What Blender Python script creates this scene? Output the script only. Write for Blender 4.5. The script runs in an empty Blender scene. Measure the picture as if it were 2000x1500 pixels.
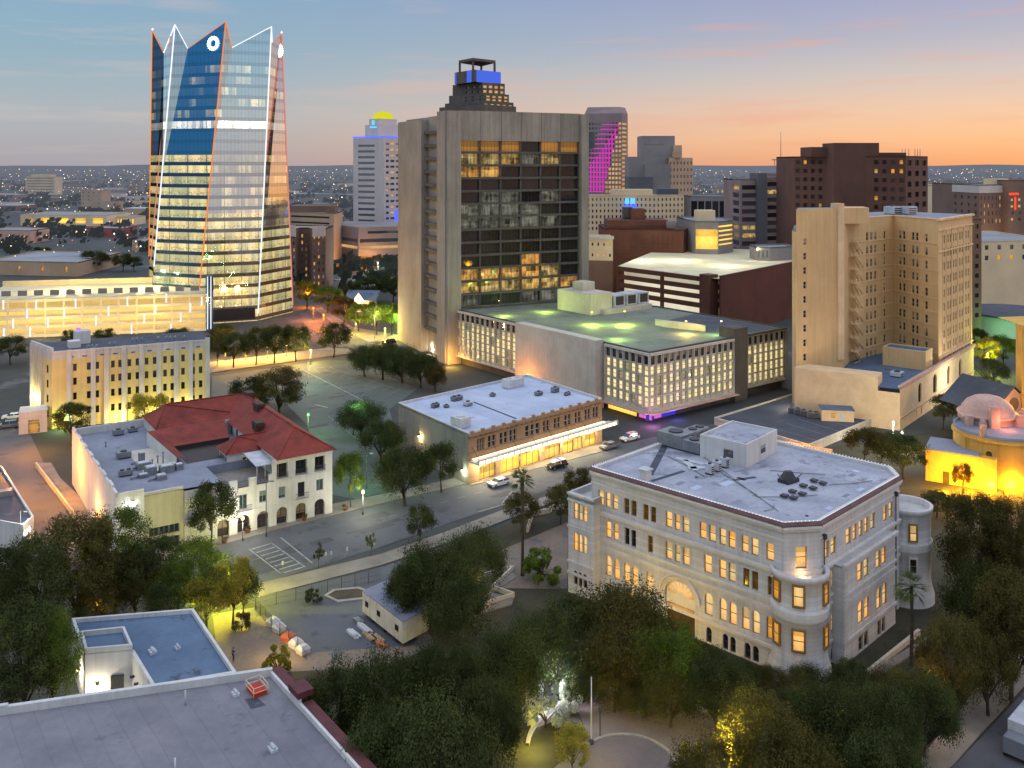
import bpy, math, random
from mathutils import Vector, Matrix, noise as mnoise
random.seed(7)
SC = bpy.context.scene
COL = SC.collection
F, CX, HY, H = 1800.0, 1000.0, 320.0, 64.0      # lens and eye height used to lay the town out on its ground plan

def P(px, Y):
    return Vector(((px - CX) * Y / F, Y))
def G(px, py, z=0.0):
    Y = F * (H - z) / (py - HY)
    return Vector(((px - CX) * Y / F, Y, z))
def ZZ(py, Y):
    return H - (py - HY) * Y / F
def V3(p, z):
    return Vector((p[0], p[1], z))

# ------------------------------------------------------------------ colours and node helpers
def lin(c):
    out = []
    for v in c[:3]:
        v /= 255.0
        out.append(v / 12.92 if v <= 0.04045 else ((v + 0.055) / 1.055) ** 2.4)
    return (*out, 1.0)

class NT:
    def __init__(s, tree):
        s.t = tree
    def n(s, typ, ins=None, **props):
        nd = s.t.nodes.new(typ)
        for k, v in props.items():
            setattr(nd, k, v)
        for k, v in (ins or {}).items():
            sock = nd.inputs[k]
            if isinstance(v, bpy.types.NodeSocket):
                s.t.links.new(v, sock)
            else:
                sock.default_value = v
        return nd
    def math(s, op, a, b=0.0, c=0.0, clamp=False):
        nd = s.n('ShaderNodeMath', {0: a, 1: b, 2: c}, operation=op, use_clamp=clamp)
        return nd.outputs[0]
    def mix(s, fac, a, b, blend='MIX'):
        nd = s.n('ShaderNodeMix', data_type='RGBA', blend_type=blend)
        for i, v in ((0, fac), (6, a), (7, b)):
            if isinstance(v, bpy.types.NodeSocket):
                s.t.links.new(v, nd.inputs[i])
            else:
                nd.inputs[i].default_value = v
        return nd.outputs[2]
    def ramp(s, fac, stops, interp='LINEAR'):
        nd = s.n('ShaderNodeValToRGB', {0: fac})
        cr = nd.color_ramp
        cr.interpolation = interp
        while len(cr.elements) < len(stops):
            cr.elements.new(0.5)
        for e, (p, c) in zip(cr.elements, stops):
            e.position = p
            e.color = c if len(c) == 4 else (*c, 1)
        return nd.outputs[0]
    def noise(s, vec, scale, detail=3.0, rough=0.55):
        return s.n('ShaderNodeTexNoise', {'Vector': vec, 'Scale': scale, 'Detail': detail, 'Roughness': rough}).outputs[0]
    def scalev(s, vec, sc):
        return s.n('ShaderNodeVectorMath', {0: vec, 1: sc}, operation='MULTIPLY').outputs[0]

MATS = {}
def newmat(name):
    m = bpy.data.materials.new(name)
    m.use_nodes = True
    m.node_tree.nodes.clear()
    MATS[name] = m
    nt = NT(m.node_tree)
    out = nt.n('ShaderNodeOutputMaterial')
    return m, nt, out
def g1(v):
    return (v, v, v, 1)
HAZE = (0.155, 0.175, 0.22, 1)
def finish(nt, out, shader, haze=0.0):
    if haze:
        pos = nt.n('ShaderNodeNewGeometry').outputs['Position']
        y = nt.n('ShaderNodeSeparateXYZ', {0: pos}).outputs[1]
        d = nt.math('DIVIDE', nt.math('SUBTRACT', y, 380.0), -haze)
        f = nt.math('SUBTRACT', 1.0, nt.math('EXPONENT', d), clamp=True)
        em = nt.n('ShaderNodeEmission', {0: HAZE, 1: 1.0}).outputs[0]  # aerial haze painted in as emission that grows with distance
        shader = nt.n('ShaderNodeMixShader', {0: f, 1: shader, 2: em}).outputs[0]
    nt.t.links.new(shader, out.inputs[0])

def surf(name, c1, c2=None, scale=0.35, rough=0.85, fine=6.0, fineamt=0.25, streak=0.0, bump=0.15, course=0.0, metal=0.0,
         spots=None, haze=0.0, seam=None, glow=None):
    """weathered opaque surface: two tones by large noise, fine grain, rain streaks, masonry courses, dark spots"""
    m, nt, out = newmat(name)
    c1 = lin(c1); c2 = lin(c2) if c2 else tuple(v * 0.72 for v in c1[:3]) + (1,)
    pos = nt.n('ShaderNodeNewGeometry').outputs['Position']
    n1 = nt.noise(pos, scale, 5.0, 0.6)
    col = nt.mix(nt.ramp(n1, [(0.32, g1(0)), (0.68, g1(1))]), c1, c2)
    n2 = nt.noise(pos, fine, 3.0, 0.6)
    k = nt.math('MULTIPLY_ADD', n2, fineamt * 2, 1.0 - fineamt)
    col = nt.mix(1.0, col, k, 'MULTIPLY')
    if streak:
        n3 = nt.noise(nt.scalev(pos, (1.6, 1.6, 0.07)), 1.0, 4.0, 0.6)
        r = nt.ramp(n3, [(0.42, g1(1)), (0.75, g1(1 - streak))])
        col = nt.mix(1.0, col, r, 'MULTIPLY')
    if course:
        z = nt.n('ShaderNodeSeparateXYZ', {0: pos}).outputs[2]
        fr = nt.math('FRACT', nt.math('DIVIDE', z, course))
        ln = nt.math('LESS_THAN', fr, 0.10)
        col = nt.mix(nt.math('MULTIPLY', ln, 0.16), col, (0, 0, 0, 1))
        tone = nt.n('ShaderNodeTexWhiteNoise', {'W': nt.math('FLOOR', nt.math('DIVIDE', z, course))}, noise_dimensions='1D').outputs[0]
        col = nt.mix(1.0, col, nt.math('MULTIPLY_ADD', tone, 0.14, 0.93), 'MULTIPLY')
    if seam:
        d_ = nt.n('ShaderNodeVectorMath', {0: pos, 1: (seam[0], seam[1], 0)}, operation='DOT_PRODUCT').outputs['Value']
        d_ = nt.math('DIVIDE', nt.math('ADD', d_, nt.math('MULTIPLY', n1, 0.5)), seam[2])
        tn = nt.n('ShaderNodeTexWhiteNoise', {'W': nt.math('FLOOR', d_)}, noise_dimensions='1D').outputs[0]
        col = nt.mix(1.0, col, nt.math('MULTIPLY_ADD', tn, 0.10, 0.95), 'MULTIPLY')
        col = nt.mix(nt.math('MULTIPLY', nt.math('LESS_THAN', nt.math('FRACT', d_), 0.05), 0.14), col, (0.02, 0.02, 0.025, 1))
    if spots:
        n4 = nt.noise(pos, spots[0], 4.0, 0.7)
        r = nt.ramp(n4, [(spots[1], g1(0)), (spots[1] + 0.06, g1(1))])
        col = nt.mix(nt.math('MULTIPLY', r, spots[3] if len(spots) > 3 else 0.7), col, lin(spots[2]))
    b = nt.n('ShaderNodeBsdfPrincipled', {'Base Color': col, 'Roughness': rough, 'Metallic': metal})
    if bump:
        bp = nt.n('ShaderNodeBump', {'Height': n2, 'Strength': bump, 'Distance': 0.05})
        nt.t.links.new(bp.outputs[0], b.inputs['Normal'])
    sh = b.outputs[0]
    if glow:
        nt.t.links.new(col, b.inputs['Emission Color']); b.inputs['Emission Strength'].default_value = glow  # surface glows in its own colour, standing in for lamplight on it
    finish(nt, out, sh, haze)
    return m

def glow(name, c, strength, c2=None, var=0.5, detail=1.2, curtain=0.0, haze=0.0, patch=False):
    """lit window: warm interior whose tone changes from window to window and inside each window"""
    m, nt, out = newmat(name)
    c1 = lin(c); c2 = lin(c2) if c2 else c1
    rnd = nt.n('ShaderNodeObjectInfo').outputs['Random']
    pos = nt.n('ShaderNodeNewGeometry').outputs['Position']
    gen = nt.n('ShaderNodeSeparateXYZ', {0: nt.n('ShaderNodeTexCoord').outputs['Generated']})
    n1 = nt.noise(pos, detail, 3.0, 0.7)
    f = nt.math('ADD', nt.math('MULTIPLY', rnd, 0.6), nt.math('MULTIPLY_ADD', n1, 1.6, -0.6), clamp=True)
    col = nt.mix(f, c1, c2)
    # room light painted into the pane: paler middle, deeper edges, dimmer sill, part blind
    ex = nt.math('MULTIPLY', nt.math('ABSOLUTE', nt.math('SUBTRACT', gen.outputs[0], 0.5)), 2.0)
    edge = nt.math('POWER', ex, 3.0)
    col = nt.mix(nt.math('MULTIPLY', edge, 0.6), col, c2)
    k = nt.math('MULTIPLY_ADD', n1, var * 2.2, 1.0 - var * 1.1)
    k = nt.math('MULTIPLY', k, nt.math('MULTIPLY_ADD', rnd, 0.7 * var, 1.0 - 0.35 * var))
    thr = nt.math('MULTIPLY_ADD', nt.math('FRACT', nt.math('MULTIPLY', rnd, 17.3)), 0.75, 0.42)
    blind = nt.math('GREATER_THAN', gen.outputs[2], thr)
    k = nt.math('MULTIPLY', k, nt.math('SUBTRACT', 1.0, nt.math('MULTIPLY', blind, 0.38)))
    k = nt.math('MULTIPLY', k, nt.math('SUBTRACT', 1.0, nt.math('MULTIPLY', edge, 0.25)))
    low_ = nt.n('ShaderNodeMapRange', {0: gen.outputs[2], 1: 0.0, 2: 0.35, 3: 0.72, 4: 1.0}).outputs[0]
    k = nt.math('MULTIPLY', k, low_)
    if curtain:
        n3 = nt.noise(nt.scalev(pos, (5.0, 5.0, 0.5)), 1.0, 2.0, 0.6)
        k = nt.math('MULTIPLY', k, nt.math('MULTIPLY_ADD', n3, 2 * curtain, 1 - curtain))
    if patch:
        cv_ = nt.n('ShaderNodeVectorMath', {0: nt.scalev(pos, (0.42, 0.0, 0.5))}, operation='FLOOR').outputs[0]
        w1 = nt.n('ShaderNodeTexWhiteNoise', {'Vector': cv_}, noise_dimensions='3D').outputs[0]
        cv2 = nt.n('ShaderNodeVectorMath', {0: nt.scalev(pos, (1.5, 0.0, 0.22))}, operation='FLOOR').outputs[0]
        w2 = nt.n('ShaderNodeTexWhiteNoise', {'Vector': cv2}, noise_dimensions='3D').outputs[0]
        n4 = nt.math('ADD', nt.math('MULTIPLY_ADD', w1, 0.22, 0.24), nt.math('ADD', nt.math('MULTIPLY', w2, 0.16), nt.math('MULTIPLY_ADD', n1, 0.5, -0.17)))
        k = nt.math('MULTIPLY', k, nt.n('ShaderNodeSeparateColor', {0: nt.ramp(n4, [(0.34, g1(0.10)), (0.5, g1(0.7)), (0.66, g1(1.35))])}).outputs[0])
    k = nt.math('MAXIMUM', nt.math('MULTIPLY', k, strength), 0.01)
    e = nt.n('ShaderNodeEmission', {0: col, 1: k}).outputs[0]
    gl = nt.n('ShaderNodeBsdfGlossy', {0: (0.5, 0.55, 0.6, 1), 'Roughness': 0.08}).outputs[0]
    fr = nt.n('ShaderNodeFresnel', {0: 1.35}).outputs[0]
    sh = nt.n('ShaderNodeMixShader', {0: fr, 1: e, 2: gl}).outputs[0]
    finish(nt, out, sh, haze)
    return m

def dark_glass(name, c, refl=0.5, tint=(0.75, 0.85, 1, 1), haze=0.0, blind=None):
    m, nt, out = newmat(name)
    rnd = nt.n('ShaderNodeObjectInfo').outputs['Random']
    pos = nt.n('ShaderNodeNewGeometry').outputs['Position']
    n1 = nt.noise(pos, 0.9, 3.0, 0.7)
    k = nt.math('ADD', nt.math('MULTIPLY', rnd, 0.9), nt.math('MULTIPLY', n1, 1.0))
    col = nt.mix(1.0, lin(c), k, 'MULTIPLY')
    if blind:
        gz = nt.n('ShaderNodeSeparateXYZ', {0: nt.n('ShaderNodeTexCoord').outputs['Generated']}).outputs[2]
        thr = nt.math('MULTIPLY_ADD', nt.math('FRACT', nt.math('MULTIPLY', rnd, 23.7)), 1.0, 0.22)
        col = nt.mix(nt.math('MULTIPLY', nt.math('GREATER_THAN', gz, thr), 0.85), col, lin(blind))
    d = nt.n('ShaderNodeBsdfDiffuse', {0: col}).outputs[0]
    gl = nt.n('ShaderNodeBsdfGlossy', {0: tint, 'Roughness': 0.06}).outputs[0]
    sh = nt.n('ShaderNodeMixShader', {0: refl, 1: d, 2: gl}).outputs[0]
    finish(nt, out, sh, haze)
    return m

def emit(name, c, s):
    m, nt, out = newmat(name)
    e = nt.n('ShaderNodeEmission', {0: lin(c), 1: s}).outputs[0]
    nt.t.links.new(e, out.inputs[0])
    return m

# ------------------------------------------------------------------ mesh builder
ORG = {}
class MB:
    def __init__(s):
        s.v = []; s.f = []; s.m = []; s.sm = []
    def face(s, pts, m=0):
        i = len(s.v)
        s.v.extend((p[0], p[1], p[2]) for p in pts)
        s.f.append(tuple(range(i, i + len(pts)))); s.m.append(m); s.sm.append(False)
    def prism(s, poly, z0, z1, m=0, mt=None, bottom=False, top=True):
        n = len(poly)
        for i in range(n):
            a, b = poly[i], poly[(i + 1) % n]
            s.face([V3(a, z0), V3(b, z0), V3(b, z1), V3(a, z1)], m)
        if top: s.face([V3(p, z1) for p in poly], m if mt is None else mt)
        if bottom: s.face([V3(p, z0) for p in reversed(poly)], m)
    def frustum(s, lo, z0, hi, z1, m=0, mt=None):
        n = len(lo)
        for i in range(n):
            j = (i + 1) % n
            s.face([V3(lo[i], z0), V3(lo[j], z0), V3(hi[j], z1), V3(hi[i], z1)], m)
        s.face([V3(p, z1) for p in hi], m if mt is None else mt)
    def hexa(s, lo, hi, m=0):
        for i in range(4):
            j = (i + 1) % 4
            s.face([lo[i], lo[j], hi[j], hi[i]], m)
        s.face(hi, m); s.face(list(reversed(lo)), m)
    def box(s, c, ax, hx, hy, z0, z1, m=0, mt=None):
        ax = Vector(ax).normalized(); ay = Vector((-ax[1], ax[0]))
        c = Vector((c[0], c[1]))
        s.prism([c - ax * hx - ay * hy, c + ax * hx - ay * hy, c + ax * hx + ay * hy, c - ax * hx + ay * hy], z0, z1, m, mt, bottom=True)
    def tube(s, pts, rad, n=6, m=0, caps=True):
        pts = [Vector(p) for p in pts]
        if not isinstance(rad, (list, tuple)): rad = [rad] * len(pts)
        base = len(s.v)
        for i, p in enumerate(pts):
            d = (pts[min(i + 1, len(pts) - 1)] - pts[max(i - 1, 0)]).normalized()
            a = d.orthogonal().normalized() if abs(d.z) < 0.99 else Vector((1, 0, 0))
            a = (a - d * a.dot(d)).normalized(); b = d.cross(a)
            for k in range(n):
                t = 2 * math.pi * k / n
                q = p + (a * math.cos(t) + b * math.sin(t)) * rad[i]
                s.v.append((q.x, q.y, q.z))
        for i in range(len(pts) - 1):
            for k in range(n):
                k2 = (k + 1) % n
                s.f.append((base + i * n + k, base + i * n + k2, base + (i + 1) * n + k2, base + (i + 1) * n + k)); s.m.append(m); s.sm.append(True)
        if caps:
            s.f.append(tuple(base + k for k in reversed(range(n)))); s.m.append(m); s.sm.append(False)
            e = base + (len(pts) - 1) * n
            s.f.append(tuple(e + k for k in range(n))); s.m.append(m); s.sm.append(False)
    def lathe(s, c, prof, n=24, m=0, a0=0.0, a1=2 * math.pi, cap=False):
        base = len(s.v); full = abs(a1 - a0 - 2 * math.pi) < 1e-6
        cols = n if full else n + 1
        for r, z in prof:
            for k in range(cols):
                t = a0 + (a1 - a0) * k / n
                s.v.append((c[0] + r * math.cos(t), c[1] + r * math.sin(t), z))
        for i in range(len(prof) - 1):
            for k in range(n):
                k2 = (k + 1) % cols
                s.f.append((base + i * cols + k, base + i * cols + k2, base + (i + 1) * cols + k2, base + (i + 1) * cols + k)); s.m.append(m); s.sm.append(abs(prof[i][1] - prof[i + 1][1]) > 0.3)
        if cap:
            e = base + (len(prof) - 1) * cols
            s.f.append(tuple(e + k for k in range(cols))); s.m.append(m); s.sm.append(False)
    def build(s, name, mats, parent=None, mesh_only=False, at=None, **tags):
        o0 = Vector(at) if at is not None else (Vector(ORG[parent.name]) if parent is not None else Vector((0, 0, 0)))
        me = bpy.data.meshes.new(name)
        me.from_pydata([(x - o0.x, y - o0.y, z - o0.z) for x, y, z in s.v], [], s.f)
        if not isinstance(mats, (list, tuple)): mats = [mats]
        for mt in mats: me.materials.append(MATS[mt] if isinstance(mt, str) else mt)
        me.polygons.foreach_set('material_index', s.m)
        me.polygons.foreach_set('use_smooth', s.sm)
        me.update()
        if mesh_only: return me
        return link(name, me, parent, o0, **tags)

def link(name, me, parent=None, world=(0, 0, 0), rz=0.0, **tags):
    o = bpy.data.objects.new(name, me)
    COL.objects.link(o)
    w = Vector(world)
    if parent is not None:
        o.parent = parent
        o.location = w - Vector(ORG[parent.name])
    else:
        o.location = w
    o.rotation_euler = (0, 0, rz)
    ORG[o.name] = tuple(w)
    for k, v in tags.items():
        if v is not None: o[k] = v
    return o
def thing(name, label, cat, loc, group=None, rz=0.0):
    o = bpy.data.objects.new(name, None)
    COL.objects.link(o)
    o.location = loc; o.rotation_euler = (0, 0, rz)
    o.empty_display_size = 0.5
    ORG[o.name] = tuple(loc)
    o['label'] = label; o['category'] = cat
    if group: o['group'] = group
    return o
def copy_thing(o, loc, rz=0.0, label=None, scale=None):
    def cp(src, par):
        c = src.copy(); COL.objects.link(c)
        c.parent = par
        for ch in list(src.children): cp(ch, c)
        return c
    r = cp(o, None)
    r.location = loc; r.rotation_euler = (0, 0, rz)
    if scale: r.scale = scale if not isinstance(scale, (int, float)) else (scale,) * 3
    if label: r['label'] = label
    ORG[r.name] = tuple(loc)
    return r

# ------------------------------------------------------------------ facades and windows
class Fac:
    """a wall line from A (left as seen from outside) to B; o = distance out of the wall"""
    def __init__(s, A, B):
        s.A = Vector((A[0], A[1])); s.B = Vector((B[0], B[1]))
        s.L = (s.B - s.A).length; s.d = (s.B - s.A) / s.L
        s.n = Vector((s.d.y, -s.d.x)); s.rz = math.atan2(s.d.y, s.d.x)
    def p(s, t, z, o=0.0):
        q = s.A + s.d * t + s.n * o
        return Vector((q.x, q.y, z))
    def t(s, px):
        k = (px - CX) / F
        return (k * s.A.y - s.A.x) / (s.d.x - k * s.d.y)
    def z(s, px, py):
        return ZZ(py, s.A.y + s.d.y * s.t(px))
    def shift(s, o):
        return Fac(s.A + s.n * o, s.B + s.n * o)
    def box(s, mb, t0, t1, z0, z1, o0, o1, m=0):
        mb.hexa([s.p(t0, z0, o1), s.p(t1, z0, o1), s.p(t1, z0, o0), s.p(t0, z0, o0)],
                [s.p(t0, z1, o1), s.p(t1, z1, o1), s.p(t1, z1, o0), s.p(t0, z1, o0)], m)
    def wall(s, mb, t0, t1, z0, z1, holes=(), depth=0.3, o=0.0, m=0, mr=None):
        mr = m if mr is None else mr
        zs = sorted({round(z0, 3), round(z1, 3)} | {round(min(max(h[k], z0), z1), 3) for h in holes for k in (2, 3)})
        for a, b in zip(zs, zs[1:]):
            if b - a < 1e-3: continue
            mid = (a + b) / 2
            cov = sorted((max(h[0], t0), min(h[1], t1)) for h in holes if h[2] < mid < h[3])
            cur = t0
            for c0, c1 in cov:
                if c0 > cur + 1e-3: mb.face([s.p(cur, a, o), s.p(c0, a, o), s.p(c0, b, o), s.p(cur, b, o)], m)
                cur = max(cur, c1)
            if cur < t1 - 1e-3: mb.face([s.p(cur, a, o), s.p(t1, a, o), s.p(t1, b, o), s.p(cur, b, o)], m)
        for h in holes:
            a, b, c, d = h[:4]; i = o - depth
            mb.face([s.p(a, c, o), s.p(a, c, i), s.p(a, d, i), s.p(a, d, o)], mr)
            mb.face([s.p(b, c, i), s.p(b, c, o), s.p(b, d, o), s.p(b, d, i)], mr)
            mb.face([s.p(a, c, o), s.p(b, c, o), s.p(b, c, i), s.p(a, c, i)], mr)
            mb.face([s.p(a, d, i), s.p(b, d, i), s.p(b, d, o), s.p(a, d, o)], mr)
    def arch_fill(s, mb, a, b, zs, d, o=0.0, m=0, n=8):
        """spandrels that round the top of an opening from springing zs up to d"""
        c = (a + b) / 2; r = (b - a) / 2; h = d - zs
        pts = [(c - r * math.cos(math.pi * k / n), zs + h * math.sin(math.pi * k / n)) for k in range(n + 1)]
        for side in (0, 1):
            half = pts[:n // 2 + 1] if side == 0 else pts[n // 2:]
            corner = (a, d) if side == 0 else (b, d)
            for q0, q1 in zip(half, half[1:]):
                mb.face([s.p(corner[0], corner[1], o), s.p(q0[0], q0[1], o), s.p(q1[0], q1[1], o)], m)

WCACHE = {}
def win_mesh(w, h, style, pane, frame):
    """(pane mesh, frame mesh) with the origin at the bottom middle, y going inward"""
    key = (round(w, 2), round(h, 2), style, pane, frame)
    if key in WCACHE: return WCACHE[key]
    w, h = key[0], key[1]
    p = MB(); f = MB()
    p.face([(-w / 2, 0, 0), (w / 2, 0, 0), (w / 2, 0, h), (-w / 2, 0, h)])
    fw = min(0.09, w * 0.08)
    def bar(x0, x1, z0, z1, y=-0.07):
        f.hexa([Vector((x0, y, z0)), Vector((x1, y, z0)), Vector((x1, -0.004, z0)), Vector((x0, -0.004, z0))],
               [Vector((x0, y, z1)), Vector((x1, y, z1)), Vector((x1, -0.004, z1)), Vector((x0, -0.004, z1))])
    if style != 'none':
        bar(-w / 2, -w / 2 + fw, 0, h); bar(w / 2 - fw, w / 2, 0, h)
        bar(-w / 2 + fw, w / 2 - fw, 0, fw); bar(-w / 2 + fw, w / 2 - fw, h - fw, h)
        if style in ('sash', 'grid'): bar(-w / 2 + fw, w / 2 - fw, h * 0.5 - fw / 2, h * 0.5 + fw / 2, -0.06)
        if style in ('mull', 'grid'): bar(-fw / 2, fw / 2, fw, h - fw, -0.055)
        if style == 'shop':
            k = max(2, round(w / 1.6))
            for i in range(1, k): bar(-w / 2 + w * i / k - fw / 2, -w / 2 + w * i / k + fw / 2, fw, h - fw, -0.055)
    pm = p.build('window', pane, mesh_only=True)
    fm = f.build('frame', frame, mesh_only=True) if f.v else None
    WCACHE[key] = (pm, fm)
    return pm, fm
class Budget:
    """the first n windows of a building are parts of their own, the rest one part marked as stuff"""
    def __init__(s, parent, n=100):
        s.n = n; s.parent = parent; s.rest = {}
    def window(s, fac, t0, t1, z0, z1, pane, frame='frame_dark', style='sash', inset=0.22, name='window', sub=False, label=None):
        pm, fm = win_mesh(t1 - t0, z1 - z0, style, pane, frame)
        loc = fac.p((t0 + t1) / 2, z0, -inset)
        if s.n > 0:
            s.n -= 1
            if sub and fm is not None:
                w = link(name, pm, s.parent, loc, fac.rz)
                o = link('frame', fm, None, (0, 0, 0)); o.parent = w
            else:
                me = WCACHE.get(('j', pm.name, fm.name if fm else ''))
                if me is None:
                    me = join_mesh(pm, fm, name); WCACHE[('j', pm.name, fm.name if fm else '')] = me
                w = link(name, me, s.parent, loc, fac.rz)
            if label: w['label'] = label
            return w
        if pane in ('glass_grey', 'glass_brown', 'glass_green'): pane = 'glass_dark'
        q = s.rest.setdefault((pane, name), MB())
        q.face([fac.p(t0, z0, -inset), fac.p(t1, z0, -inset), fac.p(t1, z1, -inset), fac.p(t0, z1, -inset)])
        if style != 'none' and fm is not None:
            r = s.rest.setdefault((frame, 'frame'), MB())
            zc = (z0 + z1) / 2
            for a, b, c, d in ((t0, t0 + .07, z0, z1), (t1 - .07, t1, z0, z1), (t0 + .07, t1 - .07, zc - .04, zc + .04)):
                fac.box(r, a, b, c, d, -inset + .004, -inset + .06)
    def flush(s):
        for (mat, name), q in s.rest.items():
            q.build('window' if name != 'frame' else 'window_frame', mat, s.parent, kind='stuff')
def join_mesh(pm, fm, name):
    b = MB(); mats = [pm.materials[0]]
    for i, me in enumerate((pm, fm)):
        if me is None: continue
        if i: mats.append(me.materials[0])
        k = len(b.v)
        b.v.extend(tuple(v.co) for v in me.vertices)
        for p in me.polygons:
            b.f.append(tuple(k + j for j in p.vertices)); b.m.append(i); b.sm.append(False)
    return b.build(name, mats, mesh_only=True)

def parapet(mb, poly, z0, z1, th=0.35, m=0):
    """a low wall round the edge of a roof (poly counter-clockwise)"""
    n = len(poly); poly = [Vector((p[0], p[1])) for p in poly]
    inner = []
    for i in range(n):
        a, b, c = poly[i - 1], poly[i], poly[(i + 1) % n]
        d1 = (b - a).normalized(); d2 = (c - b).normalized()
        n1 = Vector((-d1.y, d1.x)); n2 = Vector((-d2.y, d2.x))
        bis = (n1 + n2)
        bis = bis / max(bis.length_squared / 2, 0.3)
        inner.append(b + bis * th)
    for i in range(n):
        j = (i + 1) % n
        mb.face([V3(poly[i], z0), V3(poly[j], z0), V3(poly[j], z1), V3(poly[i], z1)], m)
        mb.face([V3(inner[j], z0), V3(inner[i], z0), V3(inner[i], z1), V3(inner[j], z1)], m)
        mb.face([V3(poly[i], z1), V3(poly[j], z1), V3(inner[j], z1), V3(inner[i], z1)], m)
    return inner
def ccw(poly):
    a = sum(poly[i][0] * poly[(i + 1) % len(poly)][1] - poly[(i + 1) % len(poly)][0] * poly[i][1] for i in range(len(poly)))
    return list(poly) if a > 0 else list(reversed(poly))
# ------------------------------------------------------------------ materials
surf('asphalt', (88, 91, 96), (70, 73, 78), 0.10, 0.8, 5.0, 0.25, spots=(0.22, 0.57, (62, 64, 68), 0.75))
surf('asphalt_lot', (90, 101, 95), (68, 79, 77), 0.07, 0.8, 4.0, 0.25, spots=(0.2, 0.56, (64, 70, 68), 0.8))
surf('pavement', (136, 129, 118), (112, 106, 98), 0.3, 0.85, 4.0, 0.18, spots=(0.8, 0.66, (96, 92, 86)))
surf('kerb_stone', (160, 156, 148), (130, 126, 120), 0.5)
surf('line_paint', (160, 164, 160), (104, 108, 106), 1.2, 0.7, 3.0, 0.35)
surf('soil', (74, 62, 50), (52, 46, 36), 0.3, 0.95, 2.0, 0.4)
surf('garden', (66, 62, 44), (44, 46, 30), 0.2, 0.95, 1.5, 0.45)
surf('dry_ground', (128, 112, 96), (98, 92, 86), 0.12, 0.95, 2.0, 0.3, spots=(0.2, 0.55, (80, 84, 92)))
surf('plaza_paving', (124, 110, 106), (98, 90, 92), 0.15, 0.9, 3.0, 0.2)
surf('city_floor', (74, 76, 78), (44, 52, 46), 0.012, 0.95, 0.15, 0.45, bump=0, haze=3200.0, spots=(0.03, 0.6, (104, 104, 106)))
surf('stone', (203, 201, 198), (182, 181, 180), 0.25, 0.85, 5.0, 0.13, streak=0.22, course=0.55)
surf('stone_trim', (212, 207, 199), (192, 187, 180), 0.4, 0.85, 5.0, 0.12)
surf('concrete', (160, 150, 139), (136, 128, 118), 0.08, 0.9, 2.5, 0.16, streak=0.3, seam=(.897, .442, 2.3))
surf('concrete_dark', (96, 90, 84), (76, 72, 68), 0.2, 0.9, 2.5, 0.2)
surf('pale_concrete', (206, 198, 182), (184, 176, 162), 0.2, 0.85, 3.0, 0.1, streak=0.15)
surf('tan_render', (224, 188, 136), (206, 170, 120), 0.07, 0.9, 3.0, 0.08, streak=0.16)
surf('tan_trim', (230, 200, 158), (210, 180, 140), 0.3, 0.9, 3.0, 0.1)
surf('white_render', (212, 210, 206), (186, 186, 184), 0.15, 0.85, 3.0, 0.07, streak=0.18)
surf('cream_render', (226, 206, 140), (208, 190, 128), 0.2, 0.9, 3.0, 0.08, streak=0.12)
surf('yellow_render', (226, 176, 84), (206, 158, 74), 0.25, 0.9, 3.0, 0.1, streak=0.18)
surf('pink_render', (206, 168, 150), (184, 148, 134), 0.4, 0.9, 3.0, 0.1, streak=0.15)
surf('brick_brown', (112, 70, 54), (90, 56, 44), 0.12, 0.9, 5.0, 0.18, course=0.4, streak=0.15)
surf('brick_maroon', (98, 52, 44), (82, 44, 38), 0.1, 0.9, 4.0, 0.12, streak=0.12)
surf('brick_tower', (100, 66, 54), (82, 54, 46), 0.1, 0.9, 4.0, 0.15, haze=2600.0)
surf('brick_tan', (168, 136, 104), (142, 114, 88), 0.3, 0.9, 4.0, 0.2, course=0.35)
surf('grey_wall', (150, 142, 132), (122, 118, 110), 0.15, 0.9, 3.0, 0.18, streak=0.3)
surf('roof_white', (186, 196, 214), (160, 172, 194), 0.12, 0.7, 2.0, 0.12, seam=(.72, .69, 3.0), spots=(0.35, 0.64, (96, 104, 120)))
surf('roof_stone', (170, 172, 182), (134, 138, 152), 0.16, 0.7, 1.5, 0.2, seam=(.72, -.69, 2.2), spots=(0.3, 0.56, (92, 96, 110), 0.6))
surf('roof_grey', (138, 142, 154), (112, 116, 130), 0.11, 0.85, 1.2, 0.2, spots=(0.25, 0.64, (78, 80, 92), 0.55))
surf('roof_membrane', (134, 132, 136), (106, 106, 114), 0.07, 0.9, 1.0, 0.2, seam=(.8, .6, 2.2), spots=(0.35, 0.6, (92, 92, 102), 0.6))
surf('roof_blue', (88, 112, 138), (64, 88, 114), 0.15, 0.6, 1.6, 0.2, spots=(0.2, 0.60, (30, 40, 50), 0.75))
surf('roof_green', (126, 132, 118), (100, 108, 98), 0.1, 0.8, 1.2, 0.2, spots=(0.2, 0.6, (70, 74, 72), 0.6))
surf('roof_dark', (70, 76, 88), (52, 58, 70), 0.14, 0.8, 1.6, 0.2, spots=(0.3, 0.62, (112, 118, 128), 0.4))
surf('roof_deck_pale', (214, 206, 170), (190, 182, 150), 0.1, 0.8, 2.0, 0.1, spots=(0.2, 0.64, (140, 136, 116), 0.5))
surf('tile_red', (140, 56, 42), (104, 38, 30), 0.35, 0.85, 6.0, 0.35, bump=0.6, course=0.28, spots=(0.8, 0.62, (84, 36, 32), 0.6))
surf('tile_maroon', (96, 40, 42), (74, 32, 34), 0.6, 0.7, 6.0, 0.25)
surf('tile_edge', (104, 74, 70), (84, 58, 56), 0.6, 0.8, 6.0, 0.25)
surf('metal_grey', (140, 144, 148), (112, 116, 120), 0.8, 0.5, 4.0, 0.15, metal=0.4)
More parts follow.
